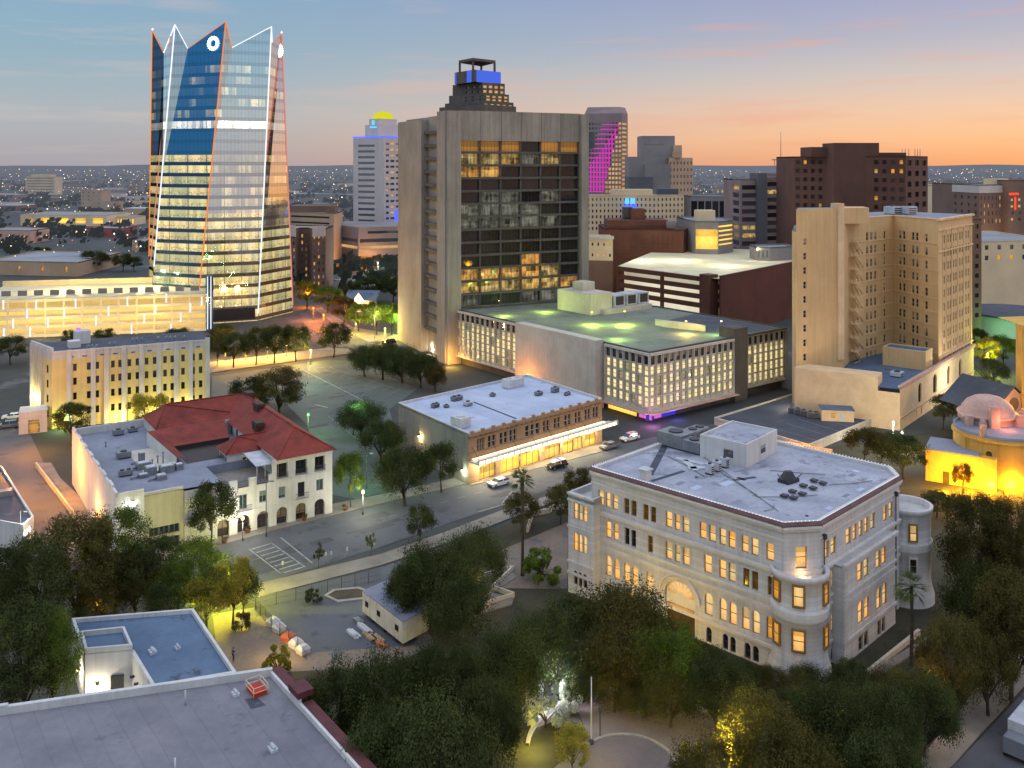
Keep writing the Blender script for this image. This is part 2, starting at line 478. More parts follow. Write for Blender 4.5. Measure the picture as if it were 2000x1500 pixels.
surf('metal_pale', (196, 200, 204), (166, 170, 176), 0.8, 0.5, 4.0, 0.12)
surf('metal_dark', (50, 52, 56), (38, 40, 44), 0.8, 0.5, 4.0, 0.2)
surf('frame_dark', (52, 44, 38), (40, 34, 30), 1.0, 0.6, bump=0)
surf('frame_warm', (150, 112, 62), (120, 88, 48), 1.0, 0.6, bump=0)
surf('frame_white', (206, 204, 198), (186, 184, 178), 1.0, 0.6, bump=0)
surf('wood_dark', (70, 48, 34), (52, 36, 26), 1.0, 0.7)
surf('plastic_trailer', (214, 208, 190), (190, 184, 168), 0.4, 0.6, 3.0, 0.1, streak=0.25)
surf('bark', (78, 64, 50), (52, 42, 34), 1.5, 0.95, 6.0, 0.35)
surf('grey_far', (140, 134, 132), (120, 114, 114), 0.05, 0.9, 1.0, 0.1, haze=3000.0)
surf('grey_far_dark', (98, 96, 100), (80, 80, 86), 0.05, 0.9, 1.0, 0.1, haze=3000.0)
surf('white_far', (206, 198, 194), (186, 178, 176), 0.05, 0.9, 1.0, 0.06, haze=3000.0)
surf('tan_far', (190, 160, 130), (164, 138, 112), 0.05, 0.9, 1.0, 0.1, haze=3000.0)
surf('beige_far', (212, 190, 152), (190, 170, 138), 0.05, 0.9, 1.0, 0.08, haze=3000.0, glow=0.12)  # faint glow painted in as lamplight on these walls
surf('garage_slab', (226, 206, 160), (206, 186, 144), 0.05, 0.9, 1.0, 0.08, glow=0.35)  # lamplight on the garage slabs put into the material as glow
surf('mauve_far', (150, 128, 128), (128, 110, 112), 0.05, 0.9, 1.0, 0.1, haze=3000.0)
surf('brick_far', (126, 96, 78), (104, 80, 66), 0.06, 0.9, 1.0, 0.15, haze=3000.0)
surf('red_far', (150, 60, 52), (120, 50, 46), 0.06, 0.9, 1.0, 0.15, haze=3000.0, glow=0.15)  # slight glow added as light on the red front
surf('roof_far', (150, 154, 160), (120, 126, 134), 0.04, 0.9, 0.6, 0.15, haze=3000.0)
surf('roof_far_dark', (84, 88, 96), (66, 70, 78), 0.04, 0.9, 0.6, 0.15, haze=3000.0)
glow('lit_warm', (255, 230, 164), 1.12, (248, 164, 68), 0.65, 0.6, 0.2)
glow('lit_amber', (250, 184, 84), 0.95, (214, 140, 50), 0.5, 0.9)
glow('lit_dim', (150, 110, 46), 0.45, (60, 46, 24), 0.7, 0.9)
glow('lit_pale', (255, 240, 190), 1.15, (246, 222, 150), 0.3, 0.5, 0.15)
glow('lit_pale_dim', (214, 200, 150), 0.7, (170, 156, 110), 0.5, 0.5, 0.2)
glow('lit_office', (250, 222, 150), 0.75, (206, 160, 80), 0.7, 0.55, 0.45, patch=True)
glow('lit_orange', (255, 206, 116), 0.8, (232, 148, 64), 0.6, 0.5, 0.4, patch=True)
glow('lit_blinds', (222, 164, 84), 0.6, (204, 140, 66), 0.25, 0.4, 0.2)
glow('lit_cool', (206, 206, 186), 0.42, (120, 120, 108), 0.9, 0.5, 0.6, patch=True)
glow('lit_shop', (255, 214, 110), 1.6, (255, 190, 70), 0.5, 0.7)
glow('lit_far', (255, 214, 150), 0.8, (220, 160, 90), 0.6, 0.3)
glow('garage_glow', (255, 222, 140), 1.25, (255, 200, 100), 0.4, 0.16, 0.1)
glow('garage_white', (255, 246, 220), 1.0, (230, 216, 180), 0.35, 0.3)
dark_glass('glass_dark', (30, 30, 34), 0.12)
dark_glass('glass_tower', (44, 43, 42), 0.10, (0.4, 0.4, 0.42, 1))
dark_glass('glass_black', (26, 24, 24), 0.06)
dark_glass('glass_green', (70, 88, 84), 0.2, blind=(140, 150, 140))
dark_glass('glass_brown', (50, 40, 36), 0.12, blind=(150, 132, 108))
dark_glass('glass_grey', (62, 56, 52), 0.12, blind=(168, 154, 132))
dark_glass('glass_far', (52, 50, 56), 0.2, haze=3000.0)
dark_glass('glass_blue', (40, 70, 110), 0.5, (0.4, 0.65, 1, 1))
emit('white_light', (255, 252, 244), 4.0)
emit('warm_light', (255, 226, 160), 5.0)
emit('yellow_light', (255, 232, 90), 5.0)
emit('orange_light', (255, 150, 50), 5.0)
emit('green_light', (120, 255, 140), 3.0)
emit('blue_light', (70, 90, 255), 2.0)
emit('blue_panel', (78, 110, 235), 0.95)
emit('cyan_sign', (90, 190, 255), 1.5)
emit('red_light', (255, 60, 40), 2.2)
emit('magenta_light', (236, 40, 200), 1.1)
emit('violet_light', (190, 110, 255), 1.5)
emit('yellow_dome', (228, 226, 50), 0.9)
emit('strip_white', (240, 246, 255), 1.25)
emit('strip_orange', (255, 140, 50), 1.05)
emit('strip_pink', (244, 150, 130), 0.85)
emit('canopy_light', (255, 236, 190), 2.6)
emit('screen_blue', (60, 60, 220), 0.9)
emit('screen_pink', (230, 120, 220), 0.9)

surf('tar_patch', (72, 74, 78), (58, 60, 64), 0.6, 0.8, 5.0, 0.3)
# vehicle paints
surf('paint_white', (226, 226, 226), (216, 216, 216), 0.5, 0.25, 3.0, 0.02, bump=0)
surf('paint_black', (24, 24, 28), (20, 20, 24), 0.5, 0.25, 3.0, 0.02, bump=0)
surf('paint_grey', (120, 124, 130), (112, 116, 122), 0.5, 0.3, 3.0, 0.02, bump=0)
surf('rubber', (26, 26, 28), (20, 20, 22), 0.5, 0.8, bump=0)
surf('cloth_blue', (40, 86, 150), (30, 70, 126), 3.0, 0.9)
surf('cloth_red', (196, 60, 44), (170, 48, 36), 3.0, 0.9)
surf('cloth_dark', (44, 46, 56), (34, 36, 44), 3.0, 0.9)
surf('skin', (196, 148, 118), (184, 136, 108), 3.0, 0.7)
surf('hair', (40, 30, 24), (30, 24, 20), 5.0, 0.8)
surf('tarp_white', (206, 206, 210), (170, 172, 178), 1.5, 0.7, 3.0, 0.25)
surf('tarp_orange', (196, 110, 74), (160, 90, 66), 1.5, 0.7, 3.0, 0.25)
surf('lumber', (176, 152, 116), (140, 116, 86), 1.5, 0.85, 5.0, 0.25)

def foliage(name, dark, light, warm=None, haze=0.0):
    m, nt, out = newmat(name)
    pos = nt.n('ShaderNodeNewGeometry').outputs['Position']
    rnd = nt.n('ShaderNodeObjectInfo').outputs['Random']
    n1 = nt.noise(pos, 0.45, 3.0, 0.6)
    n2 = nt.noise(pos, 3.0, 2.0, 0.6)
    f = nt.math('ADD', nt.math('MULTIPLY', n1, 1.3), nt.math('MULTIPLY_ADD', n2, 0.8, -0.62), clamp=True)
    col = nt.mix(f, lin(dark), lin(light))
    if warm:
        col = nt.mix(nt.math('MULTIPLY', nt.math('POWER', rnd, 2.0), 0.8), col, lin(warm))
    k = nt.math('MULTIPLY_ADD', rnd, 0.5, 0.75)
    col = nt.mix(1.0, col, k, 'MULTIPLY')
    d = nt.n('ShaderNodeBsdfDiffuse', {0: col}).outputs[0]
    tr = nt.n('ShaderNodeBsdfTranslucent', {0: col}).outputs[0]
    sh = nt.n('ShaderNodeMixShader', {0: 0.35, 1: d, 2: tr}).outputs[0]
    finish(nt, out, sh, haze)
foliage('leaf_oak', (30, 38, 25), (100, 110, 62))
foliage('leaf_green', (40, 56, 27), (130, 152, 62))
foliage('leaf_brown', (46, 44, 27), (118, 112, 60))
foliage('leaf_yellow', (110, 110, 44), (176, 160, 66))  # yellow lamplight painted into the leaves of lit trees; also a dry bush
foliage('leaf_palm', (58, 72, 46), (122, 132, 84))
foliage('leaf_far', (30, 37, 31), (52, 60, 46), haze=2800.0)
foliage('leaf_pale', (150, 156, 140), (206, 206, 190))  # white light on the lit bushes painted into their leaf colour

# glass skin of the crown tower: lit floors between dark spandrels, mullion lines, sky reflection with its tone painted in by each facet's tint
def tower_glass(name, tint, spandrel, refl, low, interior, lowz=67.6, mid=1.0, one_k=1.4):
    m, nt, out = newmat(name)
    pos = nt.n('ShaderNodeNewGeometry').outputs['Position']
    xyz = nt.n('ShaderNodeSeparateXYZ', {0: pos})
    z = xyz.outputs[2]
    hx = nt.math('ADD', xyz.outputs[0], nt.math('MULTIPLY', xyz.outputs[1], 0.45))
    fl = nt.math('DIVIDE', nt.math('SUBTRACT', z, 0.5), 4.5)
    fr = nt.math('FRACT', fl); idx = nt.math('FLOOR', fl)
    rn = nt.n('ShaderNodeTexWhiteNoise', {'W': idx}, noise_dimensions='1D').outputs[0]
    vis = nt.math('MULTIPLY', nt.math('GREATER_THAN', fr, 0.30), nt.math('LESS_THAN', fr, 0.97))
    full = nt.math('LESS_THAN', z, lowz)
    lowf = nt.math('MULTIPLY', nt.math('LESS_THAN', z, 67.6), nt.math('MULTIPLY_ADD', full, 1.0 - mid, mid))
    one = nt.math('MULTIPLY', nt.math('GREATER_THAN', idx, 16.5), nt.math('LESS_THAN', idx, 17.5))
    def cell(sx, sz, seed):
        c = nt.n('ShaderNodeCombineXYZ', {0: nt.math('FLOOR', nt.math('MULTIPLY', hx, sx)), 1: idx if sz is None else nt.math('FLOOR', nt.math('MULTIPLY', z, sz)), 2: seed}).outputs[0]
        return nt.n('ShaderNodeTexWhiteNoise', {'Vector': c}, noise_dimensions='3D').outputs[0]
    w1 = cell(0.16, None, 1.0); w2 = cell(0.7, None, 2.0); w3 = cell(2.2, 2.2, 3.0)
    up = nt.ramp(nt.math('MULTIPLY_ADD', w2, 0.25, nt.math('MULTIPLY', w1, 0.75)), [(0.5, g1(0.03)), (0.62, g1(0.16)), (0.85, g1(0.5))])
    topf = nt.math('LESS_THAN', z, 104.0)
    gap = nt.math('LESS_THAN', nt.math('ABSOLUTE', nt.math('SUBTRACT', z, 72.4)), 4.9)
    upw = nt.math('MULTIPLY', nt.math('MULTIPLY', up, topf), nt.math('SUBTRACT', 1.0, gap))
    onew = nt.math('MULTIPLY', one, nt.math('MULTIPLY_ADD', w2, 0.5 * one_k, 0.6 * one_k))
    lit = nt.math('MAXIMUM', nt.math('MULTIPLY', lowf, nt.math('MULTIPLY_ADD', rn, 0.25, 0.78)), nt.math('MAXIMUM', upw, onew))
    lit = nt.math('MULTIPLY', lit, vis)
    desk = nt.math('LESS_THAN', fr, 0.62)
    speck = nt.math('MULTIPLY', nt.math('GREATER_THAN', w3, 0.58), nt.math('MULTIPLY_ADD', desk, 0.32, 0.08))
    k = nt.math('MULTIPLY', nt.math('MULTIPLY_ADD', w2, 0.5, 0.72), nt.math('SUBTRACT', 1.0, speck))
    k = nt.math('MULTIPLY', k, nt.math('MULTIPLY_ADD', w1, 0.4, 0.8))
    ecol = nt.mix(w1, lin(interior), lin((244, 214, 140)))
    ecol = nt.mix(nt.math('MULTIPLY', one, 0.6), ecol, (1, 0.98, 0.9, 1))
    est = nt.math('MULTIPLY', lit, nt.math('MULTIPLY', k, low))
    col_ = nt.math('LESS_THAN', nt.math('FRACT', nt.math('DIVIDE', hx, 7.3)), 0.045)
    est = nt.math('MULTIPLY', est, nt.math('SUBTRACT', 1.0, nt.math('MULTIPLY', col_, 0.7)))
    em = nt.n('ShaderNodeEmission', {0: ecol, 1: est}).outputs[0]
    wob = nt.n('ShaderNodeBump', {'Height': nt.math('ADD', cell(0.65, 0.45, 5.0), nt.noise(pos, 0.4, 2.0)), 'Strength': 0.06, 'Distance': 0.3}).outputs[0]
    gl = nt.n('ShaderNodeBsdfGlossy', {0: tint, 'Roughness': 0.05, 'Normal': wob}).outputs[0]
    mul = nt.math('LESS_THAN', nt.math('FRACT', nt.math('DIVIDE', hx, 1.5)), 0.09)
    dcol = nt.mix(vis, lin(spandrel), (0.01, 0.012, 0.016, 1))
    df = nt.n('ShaderNodeBsdfDiffuse', {0: dcol}).outputs[0]
    rf = nt.math('MULTIPLY', nt.math('MULTIPLY', nt.math('SUBTRACT', 1.0, nt.math('MULTIPLY', mul, 0.3)), nt.math('MULTIPLY_ADD', vis, 0.2, 0.8)), nt.math('MULTIPLY', refl, nt.math('SUBTRACT', 1.0, nt.math('MULTIPLY', lowf, 0.6))))
    b = nt.n('ShaderNodeMixShader', {0: rf, 1: df, 2: gl}).outputs[0]
    sh = nt.n('ShaderNodeAddShader', {0: b, 1: em}).outputs[0]
    nt.t.links.new(sh, out.inputs[0])
tower_glass('skin_blue', (0.06, 0.25, 0.47, 1), (40, 48, 62), 0.92, 0.95, (232, 222, 146), 67.6, 1.0, 0.9)
tower_glass('skin_pale', (0.92, 0.97, 1.0, 1), (90, 90, 92), 0.95, 0.95, (236, 224, 164), 44.0, 0.2, 1.6)
tower_glass('skin_rose', (0.82, 0.78, 0.76, 1), (78, 74, 70), 0.95, 0.8, (220, 214, 156), 38.0, 0.1, 0.3)
tower_glass('skin_dark', (0.10, 0.18, 0.30, 1), (24, 28, 38), 0.8, 0.7, (204, 194, 120), 67.6, 0.8, 0.3)

# ------------------------------------------------------------------ world: dusk sky, brightened above the frame as fill light
w = bpy.data.worlds.new('World'); SC.world = w; w.use_nodes = True
w.node_tree.nodes.clear()
nt = NT(w.node_tree)
wo = nt.n('ShaderNodeOutputWorld')
tc = nt.n('ShaderNodeTexCoord').outputs['Generated']
xyz = nt.n('ShaderNodeSeparateXYZ', {0: tc})
x, y, z = xyz.outputs
el = nt.math('MAXIMUM', z, 0.0)
sa = math.radians(62)
hl = nt.math('SQRT', nt.math('MAXIMUM', nt.math('ADD', nt.math('MULTIPLY', x, x), nt.math('MULTIPLY', y, y)), 1e-4))
ca = nt.math('DIVIDE', nt.math('ADD', nt.math('MULTIPLY', x, math.sin(sa)), nt.math('MULTIPLY', y, math.cos(sa))), hl)
wf = nt.n('ShaderNodeMapRange', {0: ca, 1: 0.02, 2: 0.98}, interpolation_type='SMOOTHSTEP').outputs[0]
cool = nt.ramp(el, [(0.0, lin((168, 166, 174))), (0.05, lin((164, 176, 188))), (0.11, lin((138, 170, 192))), (0.19, lin((124, 164, 196))), (0.40, (0.90, 0.95, 1.08)), (1.0, (1.0, 1.14, 1.48))])
warm = nt.ramp(el, [(0.0, lin((251, 170, 112))), (0.025, lin((254, 190, 140))), (0.055, lin((240, 194, 168))), (0.09, lin((208, 190, 188))), (0.13, lin((174, 170, 192))), (0.19, lin((150, 148, 194))), (0.40, (0.92, 0.91, 1.04)), (1.0, (1.0, 1.14, 1.48))])
sky = nt.mix(wf, cool, warm)
# thin stretched clouds near the horizon
cv = nt.n('ShaderNodeVectorMath', {0: tc, 1: (3.4, 3.4, 40.0)}, operation='MULTIPLY').outputs[0]
cn = nt.noise(cv, 1.3, 5.0, 0.6)
cm = nt.ramp(cn, [(0.53, g1(0)), (0.70, g1(1))])
lowmask = nt.n('ShaderNodeMapRange', {0: el, 1: 0.30, 2: 0.12}).outputs[0]
ccol = nt.mix(wf, lin((206, 190, 188)), lin((236, 150, 120)))
sky = nt.mix(nt.math('MULTIPLY', nt.math('MULTIPLY', cm, lowmask), 0.42), sky, ccol)
nish = nt.n('ShaderNodeTexSky', sky_type='NISHITA', sun_disc=False)
nish.sun_elevation = math.radians(2.0); sl = math.radians(80); nish.sun_rotation = sl; nish.altitude = 200
soft = nt.n('ShaderNodeVectorMath', {0: nish.outputs[0], 1: (2.4, 2.0, 1.6)}, operation='MINIMUM').outputs[0]
bg1 = nt.n('ShaderNodeBackground', {0: soft, 1: 0.05}).outputs[0]
bg2 = nt.n('ShaderNodeBackground', {0: sky, 1: 0.96}).outputs[0]
nt.t.links.new(nt.n('ShaderNodeAddShader', {0: bg1, 1: bg2}).outputs[0], wo.inputs[0])

sun = bpy.data.lights.new('sun', 'SUN'); sun.energy = 0.5; sun.specular_factor = 0.0; sun.angle = math.radians(12); sun.color = (1.0, 0.66, 0.42)
so = bpy.data.objects.new('sun', sun); COL.objects.link(so)
sd = Vector((math.sin(sl) * math.cos(math.radians(4)), math.cos(sl) * math.cos(math.radians(4)), math.sin(math.radians(4))))
so.rotation_euler = sd.to_track_quat('Z', 'Y').to_euler(); so.location = (120, 60, 120)

cam = bpy.data.cameras.new('camera'); co = bpy.data.objects.new('camera', cam); COL.objects.link(co)
co.location = (0, 0, H); co.rotation_euler = (math.radians(90), 0, 0)
cam.sensor_fit = 'HORIZONTAL'; cam.sensor_width = 36; cam.lens = 36 * F / 2000
cam.shift_y = -(750 - HY) / 2000; cam.clip_end = 60000; cam.clip_start = 1
SC.camera = co
SC.view_settings.view_transform = 'Standard'; SC.view_settings.look = 'None'; SC.view_settings.exposure = 0; SC.view_settings.gamma = 1
SC.cycles.use_denoising = True
SC.cycles.max_bounces = 5; SC.cycles.diffuse_bounces = 2; SC.cycles.glossy_bounces = 3; SC.cycles.transmission_bounces = 2; SC.cycles.transparent_max_bounces = 4
SC.cycles.sample_clamp_indirect = 4.0
SC.cycles.caustics_reflective = False; SC.cycles.caustics_refractive = False

def lamp_light(loc, c, e, r=0.25):
    l = bpy.data.lights.new('lamp_light', 'POINT'); l.energy = e * 4.0; l.color = lin(c)[:3]; l.shadow_soft_size = r; l.specular_factor = 0.0
    o = bpy.data.objects.new('lamp_light', l); COL.objects.link(o); o.location = loc
    return o
def spot_light(loc, to, c, e, ang=90, r=0.3):
    l = bpy.data.lights.new('flood_light', 'SPOT'); l.energy = e; l.color = lin(c)[:3]; l.shadow_soft_size = r
    l.spot_size = math.radians(ang); l.spot_blend = 0.7
    o = bpy.data.objects.new('flood_light', l); COL.objects.link(o); o.location = loc
    o.rotation_euler = (Vector(loc) - Vector(to)).to_track_quat('Z', 'Y').to_euler()
    return o
# ------------------------------------------------------------------ pale stone civic building with corner turrets
def ac_unit(mb, c, ax, hx, hy, z0, h, fan='metal_dark'):
    mb.box(c, ax, hx, hy, z0 + 0.25, z0 + h, 0)
    mb.box(c, ax, hx * 0.9, hy * 0.9, z0, z0 + 0.25, 1)
    ax = Vector(ax).normalized(); ay = Vector((-ax.y, ax.x)); c = Vector((c[0], c[1]))
    k = 2 if hx > 1.6 * hy else 1
    for i in range(k):
        q = c + ax * (hx * (i - (k - 1) / 2))
        mb.lathe(q, [(min(hx, hy) * 0.62, z0 + h), (min(hx, hy) * 0.62, z0 + h + 0.18), (0.02, z0 + h + 0.14)], 12, 1)
    for i in range(3):
        zz = z0 + 0.4 + i * (h - 0.6) / 3
        mb.box(c - ay * (hy + 0.012), ax, hx * 0.85, 0.012, zz, zz + (h - 0.6) / 3 * 0.6, 1)
def roof_unit(name, label, cat, c, ax, hx, hy, z, h, group=None, mats=('metal_grey', 'metal_dark')):
    t = thing(name, label, cat, (c[0], c[1], z), group)
    mb = MB(); ac_unit(mb, c, ax, hx, hy, z, h)
    b2 = MB(); 
    mb.build('casing', list(mats), t)
    return t

cA, cB, cC, cD = Vector((11.8, 136.8)), Vector((34.0, 115.4)), Vector((38.7, 116.0)), Vector((55.8, 132.8))
u1 = (cD - cC).normalized(); v1 = (cA - cB).normalized()
cE = cD + Vector((0.4, 4.2)); cG = cA + u1 * 24.6 + Vector((0, 0)); cF = cE + v1 * 26.5; cH = cA + u1 * 1.2 + v1 * 1.0
ROOF = ccw([cA, cB, cC, cD, cE, cF, cG])
CH = thing('civic_hall', 'pale stone four storey hall with rows of glowing arched windows and round corner turrets', 'building', (34, 128, 0))
zt = 18.6
mb = MB()
fAB = Fac(cA, cB); fBC = Fac(cB, cC); fCD = Fac(cC, cD); fDE = Fac(cD, cE)
zx = lambda v: 1080 + v / 2.5
R4, R3, R2, R1 = (13.75, 15.95), (9.35, 11.75), (3.75, 6.75), (0.15, 2.2)
def spans(a, b, n, gap=0.16):
    w = (b - a) / n
    return [(a + i * w + w * gap / 2 * (0 if i == 0 else 1), a + (i + 1) * w - w * gap / 2 * (0 if i == n - 1 else 1)) for i in range(n)]
ch_win = []     # fac, t0, t1, z0, z1, pane, arched
def row(f, groups, zz, arched=False):
    for a, b, n, pane in groups:
        ta, tb = f.t(zx(a)), f.t(zx(b))
        for s0, s1 in spans(ta, tb, n, 0.3):
            ch_win.append((f, s0, s1, zz[0], zz[1], pane, arched))
row(fAB, [(220, 318, 3, 'lit_warm'), (347, 408, 2, 'lit_dim'), (440, 503, 2, 'lit_dim'), (550, 665, 3, 'lit_warm'), (715, 795, 2, 'lit_warm'), (812, 890, 2, 'lit_warm'), (920, 1003, 2, 'lit_warm'), (1040, 1078, 1, 'lit_warm')], R4)
row(fAB, [(258, 320, 2, 'lit_warm'), (350, 405, 2, 'glass_dark'), (463, 487, 1, 'lit_dim'), (550, 667, 3, 'lit_warm'), (737, 775, 1, 'lit_warm'), (810, 892, 2, 'lit_warm'), (928, 1002, 2, 'lit_dim'), (1048, 1074, 1, 'lit_dim')], R3)
row(fAB, [(258, 325, 2, 'lit_warm'), (345, 415, 2, 'lit_warm'), (453, 493, 1, 'lit_warm'), (740, 780, 1, 'lit_warm'), (812, 897, 2, 'lit_warm'), (922, 1010, 2, 'lit_warm'), (1042, 1082, 1, 'lit_amber')], R2, True)
row(fAB, [(258, 320, 2, 'glass_dark'), (350, 410, 2, 'glass_dark'), (748, 775, 1, 'glass_dark'), (828, 892, 2, 'glass_dark'), (935, 1005, 2, 'glass_dark'), (1050, 1080, 1, 'glass_dark')], R1, True)
row(fCD, [(1322, 1382, 2, 'lit_warm'), (1430, 1573, 5, 'lit_warm'), (1613, 1660, 2, 'lit_warm')], (13.75, 15.95))
row(fCD, [(1358, 1385, 1, 'lit_amber')], R3)
row(fCD, [(1358, 1390, 1, 'lit_amber')], R2, True)
row(fCD, [(1358, 1388, 1, 'glass_dark')], R1, True)
ch_win.append((fBC, 1.6, 3.1, 13.2, 15.9, 'lit_warm', False))
def holes(f, extra=()):
    return [(q[1], q[2], q[3], q[4]) for q in ch_win if q[0] is f] + list(extra)
# great entrance arch
dA, dB = fAB.t(zx(545)), fAB.t(zx(693))
fAB.wall(mb, 0, fAB.L, -0.6, zt, holes(fAB, [(dA, dB, -0.5, 7.0)]), 0.4)
fAB.arch_fill(mb, dA, dB, 4.6, 7.0, 0.0, 0, 14)
fBC.wall(mb, 0, fBC.L, -0.6, zt, holes(fBC), 0.4)
fCD.wall(mb, 0, fCD.L, -0.6, zt, holes(fCD), 0.4)
rest = [cD, cE, cF, cG, cA]
for a, b in zip(rest, rest[1:]):
    Fac(a, b).wall(mb, 0, (b - a).length, -0.6, zt)
for q in ch_win:
    if q[6]: q[0].arch_fill(mb, q[1], q[2], q[4] - (q[2] - q[1]) * 0.5, q[4], 0.0, 0, 8)
mb.build('wall', 'stone', CH)
# string courses, base plinth, cornice
tr = MB()
for f in (fAB, fCD):
    for z0, z1, o in ((2.75, 3.15, .22), (7.6, 8.0, .18), (8.75, 9.05, .25), (12.35, 12.6, .2), (12.6, 12.95, .32), (16.7, 16.95, .12), (17.9, 18.25, .3), (18.25, 18.58, .5), (-.6, .0, .3)):
        f.box(tr, 0, f.L, z0, z1, -0.02, o)
for z0, z1, o in ((12.35, 12.95, .2), (17.9, 18.25, .3), (18.25, 18.58, .5)):
    fBC.box(tr, -0.2, fBC.L + 0.2, z0, z1, -0.02, o)
# arch rings round the entrance
for k in range(16):
    a0, a1 = math.pi * k / 16, math.pi * (k + 1) / 16
    c = (dA + dB) / 2; r0 = (dB - dA) / 2
    for r, o in ((1.0, .1), (1.12, .2), (1.26, .3)):
        pts = []
        for aa, rr in ((a0, r), (a1, r), (a1, r + .1), (a0, r + .1)):
            pts.append((c - r0 * rr * math.cos(aa), 4.6 + 2.4 * rr * math.sin(aa)))
        tr.hexa([fAB.p(x_, z_, -.1) for x_, z_ in pts], [fAB.p(x_, z_, o) for x_, z_ in pts])
tr.build('stone_courses', 'stone_trim', CH)
bud = Budget(CH, 100)
for f, a, b, c, d, pane, arched in ch_win:
    wv = bud.window(f, a, b, c, d, pane, 'frame_warm' if pane.startswith('lit') else 'frame_dark', 'sash', 0.3, sub=True)  # frames of lit panes get a warm colour, the window glow painted in
ar = MB()
fAB.wall(ar, dA + .01, dB - .01, -0.5, 7.0, o=-0.42, m=0)
eo = ar.build('entrance_recess', 'stone_trim', CH)
ad = MB()
c = (dA + dB) / 2; r0 = (dB - dA) / 2 - .25
for k in range(9):
    a0, a1 = math.pi * (k + .07) / 9, math.pi * (k + .93) / 9
    pts = [(c - r0 * rr * math.cos(aa), 4.75 + 1.95 * rr * math.sin(aa)) for aa, rr in ((a0, .25), (a0, 1), (a1, 1), (a1, .25))]
    ad.face([fAB.p(x_, z_, -0.37) for x_, z_ in pts])
ad.build('fanlight', 'lit_warm', CH)
ad = MB()
for k in range(3): ad.face([fAB.p(c - r0 + (k + .06) * r0 * 2 / 3, zz, -0.37) for zz in (2.6,)] + [fAB.p(c - r0 + (k + .94) * r0 * 2 / 3, 2.6, -0.37), fAB.p(c - r0 + (k + .94) * r0 * 2 / 3, 3.4, -0.37), fAB.p(c - r0 + (k + .06) * r0 * 2 / 3, 3.4, -0.37)])
ad.build('door_light', 'lit_amber', CH)
ad = MB(); fAB.wall(ad, c - r0, c + r0, -.4, 2.4, o=-0.38); ad.build('door', 'wood_dark', CH)
# roof: membrane, tile edging, parapet, string of white bulbs
rf = MB()
inner = parapet(rf, ROOF, zt, zt + 0.45, 0.5, 1)
rf.face([V3(p, zt + 0.02) for p in inner], 0)
ro = rf.build('roof', ['roof_stone', 'white_render'], CH)
ed = MB()
n = len(ROOF); cen = sum(ROOF, Vector((0, 0))) / n
for i in range(n):
    a, b = ROOF[i], ROOF[(i + 1) % n]
    f = Fac(a, b)
    f = Fac(a, b) if f.n.dot((a + b) / 2 - cen) > 0 else Fac(b, a)
    ed.hexa([f.p(-.25, zt + .05, .45), f.p(f.L + .25, zt + .05, .45), f.p(f.L, zt, 0.02), f.p(0, zt, 0.02)], [f.p(-.25, zt + .14, .45), f.p(f.L + .25, zt + .14, .45), f.p(f.L, zt + .48, 0.02), f.p(0, zt + .48, 0.02)])
ed.build('tile_edging', 'tile_edge', CH)
bl = MB()
for i in range(n):
    a, b = ROOF[i], ROOF[(i + 1) % n]
    L = (b - a).length; k = int(L / 0.5)
    for j in range(k):
        p = a + (b - a) * (j + .5) / k
        bl.box((p.x, p.y), (1, 0), .05, .05, zt + .49, zt + .56)
bl.build('edge_bulbs', 'strip_white', CH, kind='stuff')
# left pavilion, one floor lower
pv = MB()
fP = fAB.shift(1.6)
tp0, tp1 = fP.t(1110), fP.t(1160)
pw = []
for za, zb, ar_ in ((11.2, 13.6, False), (6.5, 9.2, True), (1.5, 3.6, True)):
    for s0, s1 in spans(fP.t(1120), fP.t(1146.5), 3, 0.16):
        pw.append((s0, s1, za, zb, ar_))
fP.wall(pv, tp0, tp1, -0.6, 15.0, [q[:4] for q in pw], 0.35)
for s0, s1, za, zb, ar_ in pw:
    if ar_: fP.arch_fill(pv, s0, s1, zb - (s1 - s0) * .6, zb)
q0, q1 = fP.p(tp1, 0).xy, fP.p(tp1, 0, -6).xy
Fac(q0, q1).wall(pv, 0, 6, -0.6, 15.0)
q0, q1 = fP.p(tp0, 0, -6).xy, fP.p(tp0, 0).xy
Fac(q0, q1).wall(pv, 0, 6, -0.6, 15.0)
poly = ccw([fP.p(tp0, 0).xy, fP.p(tp1, 0).xy, fP.p(tp1, 0, -6).xy, fP.p(tp0, 0, -6).xy])
inn = parapet(pv, poly, 13.9, 15.0, 0.4)
pv.face([V3(p, 14.0) for p in inn])
for z0, z1, o in ((2.9, 3.3, .2), (4.6, 4.9, .2), (9.8, 10.15, .22), (13.8, 14.1, .25), (14.7, 15.02, .3)):
    fP.box(pv, tp0 - .05, tp1 + .05, z0, z1, -.02, o)
po = pv.build('corner_pavilion', 'stone', CH)
for s0, s1, za, zb, ar_ in pw:
    bud.window(fP, s0, s1, za, zb, 'lit_warm' if za > 5 else 'glass_dark', 'frame_warm', 'sash', 0.28, sub=True)
